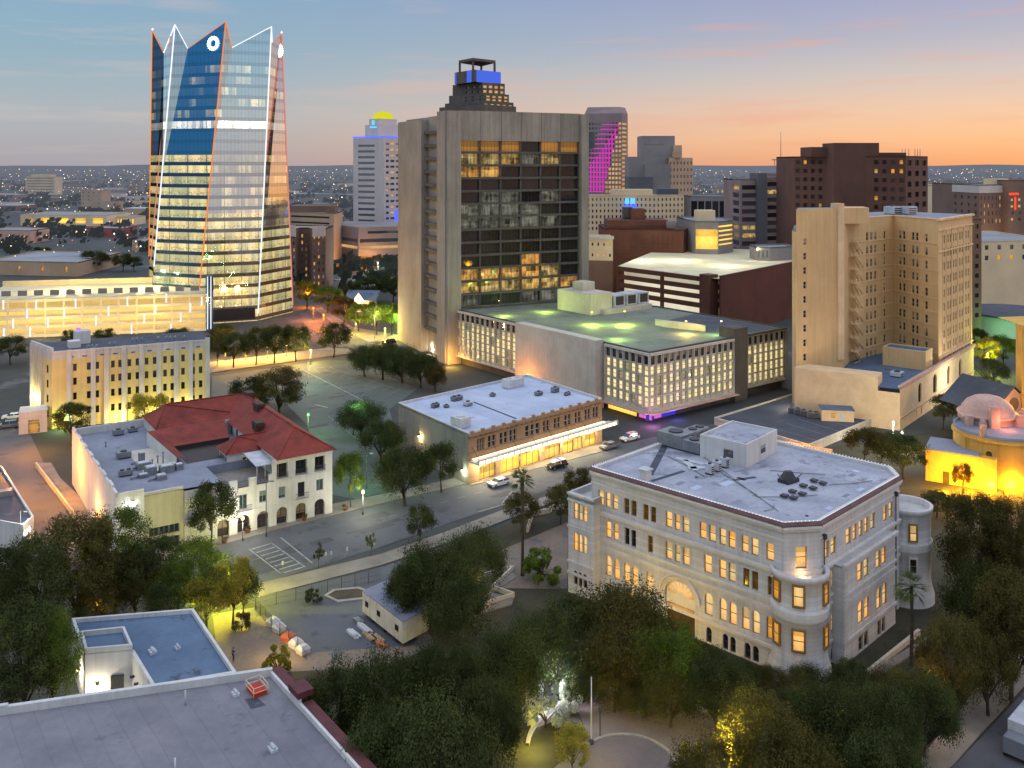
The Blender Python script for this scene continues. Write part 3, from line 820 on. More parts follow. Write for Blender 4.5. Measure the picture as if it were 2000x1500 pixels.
# right-hand projecting bay with balcony
bay = MB()
fR = fCD.shift(1.5)
tb0, tb1 = fR.t(zx(1400)) + .9, fR.t(zx(1672))
bw = []
for a, b, nn, zz, pane in ((1487, 1543, 2, R3, 'lit_warm'), (1577, 1628, 2, R3, 'lit_warm'), (1490, 1546, 2, R2, 'lit_warm'), (1580, 1632, 2, R2, 'lit_warm'), (1492, 1540, 2, R1, 'glass_grey'), (1585, 1622, 2, R1, 'glass_grey')):
    for s0, s1 in spans(fR.t(zx(a)), fR.t(zx(b)), nn, 0.18): bw.append((s0, s1, zz[0], zz[1], pane))
fR.wall(bay, tb0, tb1, -.6, 12.7, [q[:4] for q in bw], .35)
for s0, s1, za, zb, pane in bw:
    if za == R2[0] : fR.arch_fill(bay, s0, s1, zb - (s1 - s0) * .5, zb)
fx = Fac(fR.p(tb0, 0, -1.5).xy, fR.p(tb0, 0).xy); fx.wall(bay, 0, 1.5, -.6, 12.7)
fx = Fac(fR.p(tb1, 0).xy, fR.p(tb1, 0, -1.5).xy); fx.wall(bay, 0, 1.5, -.6, 12.7)
fR.box(bay, tb0, tb1, 12.4, 12.68, -1.48, -.02)
for z0, z1, o in ((2.75, 3.15, .25), (7.6, 8.0, .2), (8.75, 9.05, .28), (12.3, 12.6, .25), (12.6, 13.0, .5)):
    fR.box(bay, tb0 - .1, tb1 + .1, z0, z1, -.02, o)
fR.box(bay, tb0, tb0 + 1.0, -.6, 12.3, .0, .22)
bay.build('balcony_bay', 'stone', CH)
for s0, s1, za, zb, pane in bw: bud.window(fR, s0, s1, za, zb, pane, 'frame_warm', 'sash', .28, sub=True)
# turrets
def turret(c, R, top, wins, base_flare=True):
    t = MB()
    t.lathe(c, [(R + .55, -.8), (R + .5, 1.2), (R + .15, 2.4), (R + .05, 3.0), (R, 3.2), (R, 7.5), (R + .1, 7.6), (R + .22, 8.1), (R + .1, 8.4), (R + .28, 8.9), (R + .05, 9.15), (R, 9.2), (R, top - .9), (R + .1, top - .8), (R + .3, top - .35), (R + .3, top), (R - .12, top), (R - .12, top - .9), (0.05, top - .9)], 40)
    o = t.build('turret', 'stone', CH)
    for ang, za, zb, wv, pane in wins:
        d = Vector((math.cos(ang), math.sin(ang))); nrm = Vector((-d.y, d.x))
        p = Vector(c) + d * (R + .05)
        f = Fac(p - nrm * wv / 2, p + nrm * wv / 2)
        b = MB()
        f.box(b, -.16, 0, za - .16, zb + .16, -.3, .14); f.box(b, f.L, f.L + .16, za - .16, zb + .16, -.3, .14)
        f.box(b, 0, f.L, zb, zb + .16, -.3, .14); f.box(b, 0, f.L, za - .16, za, -.3, .2)
        b.build('window_surround', 'frame_warm' if pane.startswith('lit') else 'stone_trim', o)  # surround of a lit pane coloured warm as if by its glow
        bud.window(f, 0, f.L, za, zb, pane, 'frame_warm', 'sash', -.03, sub=True)
cT = Vector((36.15, 115.9))
angs = [math.radians(a) for a in (232, 275, 318, 345)]
turret(cT, 3.35, 13.3, [(math.radians(200), 9.9, 12.2, 1.1, 'lit_amber'), (math.radians(251), 9.85, 12.3, 1.25, 'lit_warm'), (math.radians(318), 9.8, 12.2, 1.1, 'lit_amber'), (math.radians(200), 4.4, 6.9, 1.1, 'lit_amber'), (math.radians(251), 4.4, 6.9, 1.4, 'lit_warm'), (math.radians(320), 4.4, 6.9, 1.1, 'lit_amber'), (math.radians(250), -.5, 1.6, 1.6, 'glass_dark')])
turret(Vector((58.3, 136.2)), 3.3, 13.9, [(math.radians(262), 9.6, 11.9, .95, 'lit_warm'), (math.radians(262), 5.0, 7.0, .9, 'glass_dark'), (math.radians(285), 0.4, 2.4, 1.0, 'glass_dark')])
lamp_light((36.3, 114.9, 13.0), (255, 200, 130), 22, .2)
# drain pipes
for f, t in ((fCD, fCD.t(zx(1318))), (fCD, fCD.t(zx(1668)))):
    dp = MB(); dp.tube([f.p(t, 17.0, .2), f.p(t, -.5, .2)], .09, 6)
    f.box(dp, t - .2, t + .2, 16.6, 17.2, .02, .5)
    dp.build('drain_pipe', 'metal_dark', CH)
# rooftop house and plant
zr = zt + 0.02
def RP(zxx, zyy, z=zr): return G(1080 + zxx / 2.5, 800 + zyy / 2.5, z).xy
p0 = RP(945, 285); ax1 = (RP(1095, 205) - p0); ax2 = (RP(770, 215) - p0)
ax1u = ax1.normalized(); ax2u = Vector((-ax1u.y, ax1u.x)); l2 = ax2.length
ph = thing('rooftop_house', 'white box shaped stair house on the flat roof of the pale stone hall', 'rooftop house', (p0.x, p0.y, zr))
poly = [p0, p0 + ax1u * ax1.length, p0 + ax1u * ax1.length + ax2u * l2, p0 + ax2u * l2]
q = MB(); q.prism(poly, zr, zr + 3.2); fW = Fac(poly[3], poly[0]); fE = Fac(poly[0], poly[1])
q.build('wall', 'white_render', ph)
q = MB(); inn = parapet(q, poly, zr + 3.2, zr + 3.5, .25, 1); q.face([V3(p, zr + 3.25) for p in inn]); q.build('roof', ['roof_stone', 'white_render'], ph)
for f, t0, t1 in ((fW, fW.L * .52, fW.L * .72), (fE, fE.L * .45, fE.L * .6)):
    pm, fm = win_mesh(t1 - t0, 1.2, 'grid', 'glass_grey', 'frame_dark')
    link('window', pm, ph, f.p((t0 + t1) / 2, zr + 1.0, .03), f.rz)
def proof(z_): return z_
for i, (a, b, c_, d_, h, lab) in enumerate([((600, 175), 1.9, 2.4, 0, 2.3, 'beige rooftop plant cabinet at the back edge of the stone hall roof'), ((690, 205), 1.3, 1.8, 0, 1.9, 'grey louvred cooling unit beside the white rooftop stair house'), ((700, 130), 2.0, 1.2, 0, 1.4, 'low grey duct box behind the cooling unit on the stone hall roof')]):
    roof_unit('cooling_unit', lab, 'cooling unit', RP(*a), u1, b, c_, zr, h, 'plant on the stone hall roof')
for i, (a, lab) in enumerate((((765, 315), 'nearest of three slim condensers by the white rooftop house'), ((800, 300), 'middle one of three slim condensers by the white rooftop house'), ((838, 282), 'farthest of three slim condensers by the white rooftop house'))):
    roof_unit('condenser', lab, 'condenser', RP(*a), u1, .42, .55, zr, 1.5, 'slim condensers in a row', ('metal_pale', 'metal_dark'))
t = thing('roof_vent_stack', 'pale square vent stack near the left edge of the stone hall roof', 'vent', (*RP(452, 345), zr))
q = MB(); q.box(RP(452, 345), u1, .6, .6, zr, zr + 1.5); q.build('shaft', 'white_render', t)
q = MB(); q.box(RP(452, 345), u1, .8, .8, zr + 1.5, zr + 1.7); q.build('cap', 'metal_pale', t)
t = thing('vent_pipe', 'tall warm lit vent pipe standing by the white rooftop stair house', 'pipe', (*RP(830, 250), zr))
q = MB(); q.tube([V3(RP(830, 250), zr), V3(RP(830, 250), zr + 3.0)], .16, 8); q.build('pipe', 'tan_trim', t)
q = MB(); q.lathe(RP(830, 250), [(.02, zr + 3.5), (.3, zr + 3.1), (.3, zr + 3.0)], 10); q.build('cowl', 'tan_trim', t)
t = thing('exhaust_fan', 'dark bulky exhaust unit in the middle of the stone hall roof', 'exhaust fan', (*RP(1150, 350), zr))
q = MB(); q.box(RP(1150, 352), (.8, .6), 1.3, .9, zr, zr + .5); q.frustum([RP(1150, 352) + Vector(d_) for d_ in ((-1, -.8), (1, -.8), (1, .8), (-1, .8))], zr + .5, [RP(1150, 352) + Vector(d_) for d_ in ((-.4, -.3), (.5, -.3), (.5, .4), (-.4, .4))], zr + 1.5); q.build('hood', 'metal_dark', t)
q = MB()
for d_ in (-1.1, 1.2): q.tube([V3(RP(1150, 352) + Vector((d_, .2)), zr + .4), V3(RP(1150, 352) + Vector((d_ * 1.5, -.3)), zr + 1.2)], .06)
q.build('bracket', 'metal_dark', t)
pads = [(1130, 430), (1175, 440), (1170, 408), (1218, 420), (1223, 380), (1270, 392), (1275, 355), (1318, 368)]
padlab = ['front left', 'front right', 'second row left', 'second row right', 'third row left', 'third row right', 'back left', 'back right']
for (a, b), lb in zip(pads, padlab):
    t = thing('roof_vent', f'small black louvred roof vent, {lb} of the eight on the stone hall roof', 'vent', (*RP(a, b), zr), 'eight black roof vents')
    q = MB(); q.box(RP(a, b), u1, .34, .34, zr, zr + .22); q.build('curb', 'metal_grey', t)
    q = MB(); q.box(RP(a, b), u1, .46, .46, zr + .22, zr + .42); q.build('hood', 'metal_dark', t)
q = MB()
for (a, b), (c_, d_), wv in (((470, 320), (545, 180), .55), ((480, 350), (640, 300), .35), ((880, 345), (990, 330), .35), ((900, 330), (940, 345), .3)):
    f = Fac(RP(a, b), RP(c_, d_)); f.box(q, 0, f.L, zr + .004, zr + .02, -wv, wv)
o = q.build('roof_patch', 'roof_dark', CH)
q = MB()
for (a, b), (c_, d_) in (((600, 240), (740, 270)), ((660, 290), (760, 285)), ((640, 250), (700, 300))):
    f = Fac(RP(a, b), RP(c_, d_)); f.box(q, 0, f.L, zr + .004, zr + .18, -.5, .5)
q.build('duct', 'metal_pale', CH)
for (a, b), (c_, d_), r_ in (((640, 170), (1000, 430), .05), ((1000, 430), (1290, 420), .05), ((560, 230), (740, 330), .06), ((1060, 300), (1330, 320), .04), ((1350, 370), (1560, 350), .05), ((820, 310), (1100, 500), .04), ((1030, 500), (1080, 470), .05)):
    q = MB(); a_, b_ = V3(RP(a, b), zr + .12), V3(RP(c_, d_), zr + .12); m_ = V3((a_.xy + b_.xy) / 2 + Vector((.4, -.3)), zr + .12); q.tube([a_, m_, b_], r_, 5); q.build('conduit', 'metal_dark' if r_ < .05 else 'metal_grey', CH)
for i, (a, b, sx, sy) in enumerate(((1460, 320, .7, .4), (1480, 300, .5, .5), (1500, 390, .9, .35), (1430, 420, .8, .3), (1560, 345, .6, .4), (700, 380, 1.0, .5), (620, 360, .8, .4), (850, 360, 1.2, .6), (1350, 480, .6, .4), (900, 450, .9, .4))):
    q = MB(); q.box(RP(a, b), u1, sx, sy, zr + .003, zr + .012); q.build('roof_patch', 'roof_white' if i % 3 else 'roof_grey', CH)
for a, b in ((1240, 520), (700, 330), (1530, 420)):
    q = MB(); q.lathe(RP(a, b), [(.22, zr), (.22, zr + .1), (.02, zr + .12)], 10); q.build('roof_drain', 'metal_dark', CH)
bud.flush()
# ------------------------------------------------------------------ white building with red tiled hip roofs
O2 = Vector((-32.9, 168.7)); aL = Vector((-63.6, 148.1)) - O2; a2 = aL.normalized(); b2 = Vector((a2.y, -a2.x))
if b2.y < 0: b2 = -b2
def L2(a, b): return O2 + a2 * a + b2 * b
RB = thing('arcade_building', 'white rendered building with arcade, loggia and red tiled hip roofs', 'building', (*L2(15, 15), 0))
fFr = Fac(L2(37, 0), L2(0, 0))
zx2 = lambda v: v / 2.857
tt = lambda v: fFr.t(zx2(v))
TL = fFr.L
w2 = MB()
t_ent0, t_ent1 = tt(805), tt(1030)
t_arc = tt(1205)
hs = []; wins = []; arches = []
for a, b in ((1325, 1395), (1435, 1500), (1543, 1605), (1650, 1710), (1755, 1812), (1213, 1280)):
    hs.append((tt(a), tt(b), -.1, 3.15)); arches.append((tt(a), tt(b)))
for a, b in ((1335, 1380), (1447, 1487), (1555, 1593), (1765, 1803)):
    wins.append((tt(a), tt(b), 4.7 if a != 1335 else 4.2, 6.75))
door = (tt(1662), tt(1702), 4.2, 6.9)
log = [(tt(a), tt(b), 8.35, 10.9) for a, b in ((1545, 1605), (1650, 1712), (1757, 1812))]
fFr.wall(w2, tt(1545) - .9, TL, -.3, 11.7, hs[2:5] + wins[2:] + [door] + log, .7)
fFr.wall(w2, t_arc, tt(1545) - .9, -.3, 7.95, hs[:2] + hs[5:] + wins[:2], .7)
for a, b in arches: fFr.arch_fill(w2, a, b, 3.15 - (b - a) * .5, 3.15, 0, 0, 10)
# terrace parapet piers
for a, b in ((1205, 1213), (1280, 1325), (1390, 1432), (1500, 1547)):
    fFr.box(w2, tt(a), tt(b), 7.95, 9.3, -.5, -.003)
fFr.wall(w2, t_ent1, t_arc, -.3, 9.3, (), .3)
fFr.wall(w2, 0, t_ent0, -.3, 10.9)
# side and back walls
fWs = Fac(L2(37, 44), L2(37, 0))
slots = [(fWs.L - k, fWs.L - k + .7, .6, 3.2) for k in (3, 6, 9, 12.5, 16, 19)]
fWs.wall(w2, 0, fWs.L, -.3, 10.9, slots, .25)
Fac(L2(0, 44), L2(37, 44)).wall(w2, 0, 37, -.3, 10.9)
fEs = Fac(L2(0, 0), L2(0, 44)); 
fEs.wall(w2, 0, 44, -.3, 11.7)
for k in range(7):   # stepped top of the street side wall
    fWs.box(w2, k * 6.2, k * 6.2 + 3.0, 10.9, 11.25, -.45, -.02)
w2.build('wall', 'white_render', RB)
q = MB(); fFr.wall(q, t_ent0, t_ent1, -.3, 9.9, [(t_ent0 + .9, t_ent1 - .6, 2.4, 3.9), (t_ent0 + .9, t_ent1 - .6, -.2, 1.9)], .4, o=-.8)
Fac(fFr.p(t_ent0, 0).xy, fFr.p(t_ent0, 0, -.8).xy).wall(q, 0, .8, -.3, 10.9)
Fac(fFr.p(t_ent1, 0, -.8).xy, fFr.p(t_ent1, 0).xy).wall(q, 0, .8, -.3, 9.3)
q.build('entrance_wall', 'pale_concrete', RB)
b2d = Budget(RB, 100)
for i in range(3):
    w_ = (t_ent1 - t_ent0 - 1.5) / 3
    for z0, z1 in ((2.4, 3.9), (-.2, 1.9)):
        b2d.window(fFr, t_ent0 + .9 + w_ * i + .05, t_ent0 + .9 + w_ * (i + 1) - .05, z0, z1, 'glass_dark', 'metal_grey', 'mull', 1.15)
for a, b, c_, d_ in wins: b2d.window(fFr, a, b, c_, d_, 'glass_green', 'metal_grey', 'mull', .3)
b2d.window(fFr, *door, 'glass_dark', 'wood_dark', 'mull', .4, name='door')
for a, b, c_, d_ in slots: b2d.window(fWs, a, b, c_, d_, 'glass_dark', 'frame_dark', 'sash', .2)
for a, b, c_, d_ in log: b2d.window(fFr, a, b, c_, d_, 'glass_dark', 'wood_dark', 'mull', .65, name='loggia_opening')
for a, b in arches: b2d.window(fFr, a, b, -.1, 3.1, 'glass_brown', 'wood_dark', 'grid', .68, name='arcade_opening')
rl = lambda a, b, z, o: rail_mesh(fFr, a, b, z, o)
def rail_mesh(f, a, b, z, o=0.0, h=1.0):
    m_ = MB()
    f.box(m_, a, b, z + h - .06, z + h, o - .03, o + .03); f.box(m_, a, b, z, z + .05, o - .03, o + .03)
    k = max(3, int((b - a) / .16))
    for i in range(k + 1):
        t_ = a + .02 + (b - a - .04) * i / k
        f.box(m_, t_ - .015, t_ + .015, z + .05, z + h - .06, o - .015, o + .015)
    return m_
for a, b, c_, d_ in log: rail_mesh(fFr, a - .15, b + .15, 8.3, .14).build('railing', 'metal_dark', RB)
for a, b in ((1213, 1280), (1325, 1390), (1432, 1500)): rail_mesh(fFr, tt(a), tt(b), 8.0, -.2).build('railing', 'metal_dark', RB)
rail_mesh(fFr, door[0] - .5, door[1] + .5, 4.15, .7).build('balcony_railing', 'metal_dark', RB)
rail_mesh(fFr, tt(1325), tt(1398), 4.05, .7).build('balcony_railing', 'metal_dark', RB)
q = MB(); fFr.box(q, door[0] - .5, door[1] + .5, 4.0, 4.14, 0.003, .75); fFr.box(q, tt(1325), tt(1398), 3.9, 4.04, .003, .75); q.build('balcony_slab', 'white_render', RB)
q = MB(); fFr.box(q, t_arc, TL, 3.75, 3.88, .003, .1); fFr.box(q, tt(1545) - .9, TL, 7.85, 8.0, .003, .1); fFr.box(q, tt(1545) - .9, TL, 11.3, 11.66, .003, .25); q.build('cornice', 'white_render', RB)
# flat roof deck, terrace and courtyard
q = MB()
q.face([V3(L2(*p), 9.5) for p in ((36.5, .5), (36.5, 43.5), (10, 43.5), (10, 10), (20, 10), (20, .5))])
for p0_, p1_ in (((20, .4), (20, 10)), ((20, 10), (10, 10))): q.face([V3(L2(*p0_), 7.9), V3(L2(*p1_), 7.9), V3(L2(*p1_), 9.5), V3(L2(*p0_), 9.5)])
pts = [(37, 0), (37, 44)]
for f, a, b in ((fWs, 0, fWs.L),): f.box(q, a, b, 10.2, 10.88, -.45, -.03, 1)
Fac(L2(10, 43.5), L2(37, 43.5)).box(q, 0, 27, 9.5, 10.88, .02, .45, 1)
fFr.box(q, 0.0, t_ent0, 9.5, 10.88, -.45, -.03, 1)
fFr.box(q, t_ent0, t_ent1, 9.5, 9.9, -1.2, -.83, 1)
q.build('flat_roof', ['roof_grey', 'white_render'], RB)
q = MB(); q.face([V3(L2(*p), 7.9) for p in ((20, .4), (10, .4), (10, 10), (20, 10))]); q.build('terrace_floor', 'grey_wall', RB)
def hip(lo, z0, ridge, zr_):
    """lo: four eave corners, ridge: two points; returns faces"""
    m_ = MB()
    a, b, c_, d_ = [V3(p, z0) for p in lo]; r0_, r1_ = V3(ridge[0], zr_), V3(ridge[1], zr_)
    for f_ in ([a, b, r0_], [b, c_, r1_, r0_], [c_, d_, r1_], [d_, a, r0_, r1_]):
        m_.face(f_)
    m_.face([d_, c_, b, a])
    # hip and ridge caps
    for s0_, s1_ in ((a, r0_), (b, r0_), (c_, r1_), (d_, r1_), (r0_, r1_)):
        m_.tube([s0_ + Vector((0, 0, .04)), s1_ + Vector((0, 0, .06))], .14, 5)
    return m_
e = .55
hip([L2(10 + e, -e), L2(-e, -e), L2(-e, 42 + e), L2(10 + e, 42 + e)], 11.72, (L2(5, 6), L2(5, 36)), 15.2).build('tiled_roof', 'tile_red', RB)
hip([L2(24, 31 - e), L2(4.0, 31 - e), L2(4.0, 42 + e), L2(24, 42 + e)], 11.70, (L2(21, 36.3), L2(5.5, 36.3)), 15.15).build('tiled_roof', 'tile_red', RB)
q = MB()
q.prism([L2(23.6, 31), L2(10, 31), L2(10, 42.5), L2(23.6, 42.5)][::-1], 9.5, 11.7)
q.prism([L2(16, 10.2), L2(9.8, 10.2), L2(9.8, 15.5), L2(16, 15.5)][::-1], 7.9, 11.0)
q.face([V3(L2(10, 10), 7.9), V3(L2(10, 31), 7.9), V3(L2(10, 31), 11.7), V3(L2(10, 10), 11.7)])
q.face([V3(L2(10, .3), 7.9), V3(L2(10, 10), 7.9), V3(L2(10, 10), 11.7), V3(L2(10, .3), 11.7)])
q.build('wall', 'white_render', RB)
hip([L2(16.6, 9.6), L2(6, 9.6), L2(6, 16), L2(16.6, 16)], 11.0, (L2(13.5, 12.8), L2(6.5, 12.8)), 13.2).build('tiled_roof', 'tile_red', RB)
# sloping cloister roof round the courtyard with dark sheets laid beneath as the courtyard's shade
q = MB()
A_ = lambda a, b, z: V3(L2(a, b), z)
q.face([A_(26, 29, 12.2), A_(11, 29, 12.2), A_(12, 22.5, 10.4), A_(22.5, 22.5, 10.4)])
q.face([A_(26, 29, 12.2), A_(22.5, 22.5, 10.4), A_(22.5, 13.5, 10.4), A_(24.2, 13.5, 11.0)])
q.build('tiled_roof', 'tile_red', RB)
q = MB(); q.face([A_(22.4, 22.6, 9.52), A_(12, 22.6, 9.52), A_(12, 22.6, 10.38), A_(22.4, 22.6, 10.38)]); q.face([A_(22.4, 13.5, 9.53), A_(12, 13.5, 9.53), A_(12, 22.5, 9.53), A_(22.4, 22.5, 9.53)])
q.build('courtyard_shade', 'frame_dark', RB)
q = MB(); q.face([A_(24.25, 13.5, 9.5), A_(26, 29, 9.5), A_(26, 29, 12.2), A_(24.25, 13.5, 11.0)]); q.face([A_(26, 29.05, 9.5), A_(10, 29.05, 9.5), A_(10, 29.05, 12.2), A_(26, 29.05, 12.2)]); q.build('wall', 'white_render', RB)
# terrace canopy
q = MB(); q.hexa([A_(13.5, 2, 10.4), A_(10.1, 2, 10.4), A_(10.1, 9, 10.9), A_(13.5, 9, 10.9)], [A_(13.5, 2, 10.55), A_(10.1, 2, 10.55), A_(10.1, 9, 11.05), A_(13.5, 9, 11.05)])
for a in (13.3, 11.8): q.box(L2(a, 2.2), a2, .07, .07, 7.9, 10.4)
q.build('terrace_canopy', 'metal_pale', RB)
# chimneys
for a, b, h in ((5.6, 24, 15.9), (4.2, 34.5, 15.8), (8.6, 15.5, 14.6)):
    q = MB(); q.box(L2(a, b), a2, .8, 1.3, 13.0, h); q.box(L2(a, b), a2, .95, 1.45, h - .5, h - .25, 0); q.build('chimney', 'wood_dark', RB)
for a, b in ((9.99, 20), (9.99, 24), (9.99, 27.5)):
    f = Fac(L2(10, b + .5), L2(10, b - .5)); b2d.window(f, 0, 1, 9.7, 11.2, 'glass_green', 'metal_grey', 'mull', -.03)
for k, b in ((0, 11.4), (1, 12.9), (2, 14.3)):
    f = Fac(L2(16, b + .5), L2(16, b - .5)); b2d.window(f, 0, 1, 8.6, 10.2, 'glass_green', 'metal_grey', 'mull', -.03)
for a in (10.8, 12.6):
    f = Fac(L2(a + .8, 10.2), L2(a - .8, 10.2)); b2d.window(f, 0, 1.6, 7.95, 10.0, 'glass_dark', 'frame_white', 'mull', -.03, name='door')
b2d.flush()
# low plaster link on the west
q = MB()
# rooftop plant
def r2(zxx, zyy, z=9.5): return G(zxx / 2.857, 600 + zyy / 2.857, z).xy
for (a, b), hx, hy, h, lab in [((660, 712), 1.0, .8, 1.1, 'rooftop air unit farthest back of the deck beside the red roofs'), ((690, 840), 1.2, .9, 1.2, 'rooftop air unit in the middle of the grey deck by the pale strip'), ((740, 695), .9, .7, .9, 'small air unit near the back parapet of the grey deck'), ((700, 940), 1.1, .6, 1.0, 'long low air unit near the street parapet of the grey deck')]:
    roof_unit('air_unit', lab, 'air conditioner', r2(a, b), a2, hx, hy, 9.5, h, 'air units on the grey deck')
for (a, b), h, lab in [((590, 780), .9, 'short vent pipe alone on the left of the grey deck'), ((850, 900), 1.5, 'thin vent pipe among the cluttered ducts of the grey deck'), ((910, 870), 1.9, 'tallest vent pipe among the ducts of the grey deck'), ((880, 870), 1.2, 'bent vent pipe near the pale strip on the grey deck')]:
    t = thing('vent_pipe', lab, 'pipe', (*r2(a, b), 9.5), 'vent pipes on the grey deck')
    q = MB(); q.tube([V3(r2(a, b), 9.5), V3(r2(a, b), 9.5 + h)], .12, 8); q.build('pipe', 'metal_grey', t)
    q = MB(); q.lathe(r2(a, b), [(.25, 9.5 + h), (.25, 9.6 + h), (.02, 9.8 + h)], 10); q.build('cap', 'metal_grey', t)
dl = ['bulky duct box at the left of the cluttered plant', 'duct box with pale lid in the cluttered plant', 'dark duct box by the terrace edge', 'small duct box behind the cluttered plant', 'flat duct box beside the dark one', 'round edged duct box nearest the street wall', 'slim duct box close to the courtyard roof', 'dusty duct box in the corner by the entrance wall']
for i, ((a, b), hx, hy, h) in enumerate([((800, 900), 1.2, .8, 1.1), ((840, 930), .9, .9, 1.3), ((930, 920), 1.2, .8, 1.2), ((900, 960), .8, .7, .8), ((960, 900), .7, .6, .9), ((1000, 905), .6, .6, 1.0), ((800, 950), .8, .5, .6), ((790, 870), .5, .5, 1.9)]):
    t = thing('duct_box', dl[i] + ' on the grey deck', 'duct', (*r2(a, b), 9.5), 'plant on the grey deck')
    q = MB(); q.box(r2(a, b), a2, hx, hy, 9.5, 9.5 + h, 0); q.box(r2(a, b), a2, hx * .8, hy * .8, 9.5 + h, 9.62 + h, 1); q.build('casing', ['metal_grey', 'metal_pale'], t)
    q = MB(); q.tube([V3(r2(a, b) + a2 * hx, 9.8), V3(r2(a, b) + a2 * (hx + 1.2), 9.8), V3(r2(a, b) + a2 * (hx + 1.2), 9.5)], .18, 6); q.build('duct', 'metal_grey', t)
q = MB(); q.face([V3(L2(*p), 9.506) for p in ((30, 12), (24.5, 12), (24.5, 27), (30, 27))]); q.build('roof_walkway', 'pale_concrete', RB)
for i, ((a, b), lab) in enumerate([((1200, 900), 'dark round terrace table with chairs behind the railing'), ((1290, 880), 'second terrace table nearer the canopy')]):
    p = G(a / 2.857, 600 + b / 2.857, 7.9).xy
    t = thing('terrace_table', lab + ' of the white building', 'table', (*p, 7.9), 'tables on the terrace')
    q = MB(); q.lathe(p, [(.02, 8.66), (.75, 8.66), (.75, 8.6), (.02, 8.6)], 14); q.build('table_top', 'metal_dark', t)
    q = MB(); q.tube([V3(p, 7.9), V3(p, 8.6)], .06, 6); q.lathe(p, [(.4, 7.9), (.4, 7.94), (.02, 7.95)], 12); q.build('pedestal', 'metal_dark', t)
# ------------------------------------------------------------------ flat roofs in the foreground
ZF = 8.0
fa, fb = G(0, 1378, ZF + .8).xy, G(530, 1303, ZF + .8).xy
fc = G(722, 1512, ZF + .8).xy
dW = (fa - fb).normalized()
FR = thing('foreground_flat_building', 'large flat roofed building with white parapet and maroon tile edge in the near left corner', 'building', (-30, 92, 0))
e0 = fb + dW * 60; e1 = fb; e2 = fb + (fc - fb) * 1.0; e2b = fb + (fc - fb) * 1.02; dS = (fc - fb).normalized(); e3 = fb + dS * 44
poly = ccw([e0, e1, e3, e3 + dW * 60])
q = MB(); q.prism(poly, -.3, ZF + .02, 0, top=False); q.build('wall', 'white_render', FR)
q = MB(); q.face([V3(p, ZF) for p in poly]); q.build('roof', 'roof_membrane', FR)
q = MB()
f = Fac(e1, e0)
f.box(q, -.1, 60, ZF, ZF + .8, -.45, .05)
f.box(q, 26, 60, ZF + .8, ZF + .98, -.45, .05)
fM = Fac(e2 + dW * 60, e2); fM = Fac(fM.A, fM.B)
fM.box(q, 0, fM.L, ZF, ZF + .7, -.25, .3)
fE = Fac(e3, e1); fE2 = Fac(e1, e3)
q.build('parapet', 'white_render', FR)
q = MB(); fE.box(q, 0, fE.L, ZF, ZF + .55, -.3, .0); fE.box(q, fE.L - 7.8, fE.L - 5.6, ZF + .55, ZF + 1.5, -.3, 0); q.build('side_parapet', 'white_render', FR)
q = MB()
fE.box(q, 0, fE.L - 8, ZF + .1, ZF + .6, .01, 1.1); fE.box(q, fE.L - 5.4, fE.L, ZF + .1, ZF + .6, .01, 1.1); fE.box(q, fE.L - 7.9, fE.L - 5.5, ZF + 1.0, ZF + 1.62, -.45, 1.3)
q.build('tile_edging', 'tile_maroon', FR)
q = MB()
for px, py in ((362, 1362), (342, 1498)):
    p = G(px, py + 15, ZF).xy; q.tube([V3(p, ZF), V3(p, ZF + 1.5)], .09, 8)
q.build('roof_pipe', 'white_render', FR)
q = MB(); q.face([V3(G(a, b, ZF + .006).xy, ZF + .006) for a, b in ((478, 1365), (502, 1362), (520, 1378), (490, 1385))]); q.build('roof_patch', 'roof_dark', FR)
p = G(502, 1352, ZF).xy
t = thing('roof_hatch', 'red roof hatch inside a pale guard rail frame on the foreground roof', 'roof hatch', (*p, ZF))
q = MB(); q.box(p, dS, 1.0, .7, ZF, ZF + .45); q.build('lid', 'cloth_red', t)
q = MB()
ay = Vector((-dS.y, dS.x))
for sx in (-1.1, 1.1):
    for sy in (-.8, .8):
        c_ = p + dS * sx + ay * sy; q.tube([V3(c_, ZF), V3(c_, ZF + 1.1)], .05)
for zz in (.6, 1.1):
    cs = [p + dS * sx + ay * sy for sx, sy in ((-1.1, -.8), (1.1, -.8), (1.1, .8), (-1.1, .8), (-1.1, -.8))]
    for a, b in zip(cs, cs[1:]): q.tube([V3(a, ZF + zz), V3(b, ZF + zz)], .045)
q.build('guard_rail', 'tan_trim', t)
def small_vent(px, py, z, lab, hx=.5):
    p = G(px, py, z).xy
    t = thing('roof_vent', lab, 'vent', (*p, z))
    q = MB(); q.box(p, dS, hx, hx * .7, z, z + .3); q.build('curb', 'metal_pale', t)
    q = MB()
    for k in (-.6, 0, .6): q.lathe(p + dS * hx * k, [(hx * .3, z + .3), (hx * .36, z + .5), (hx * .2, z + .62), (.02, z + .64)], 8)
    q.build('hood', 'metal_pale', t)
small_vent(533, 1466, ZF, 'shiny triple roof vent near the bottom edge of the foreground roof')
small_vent(460, 1358, ZF, 'low pale roof vent beside the red hatch on the foreground roof', .45)
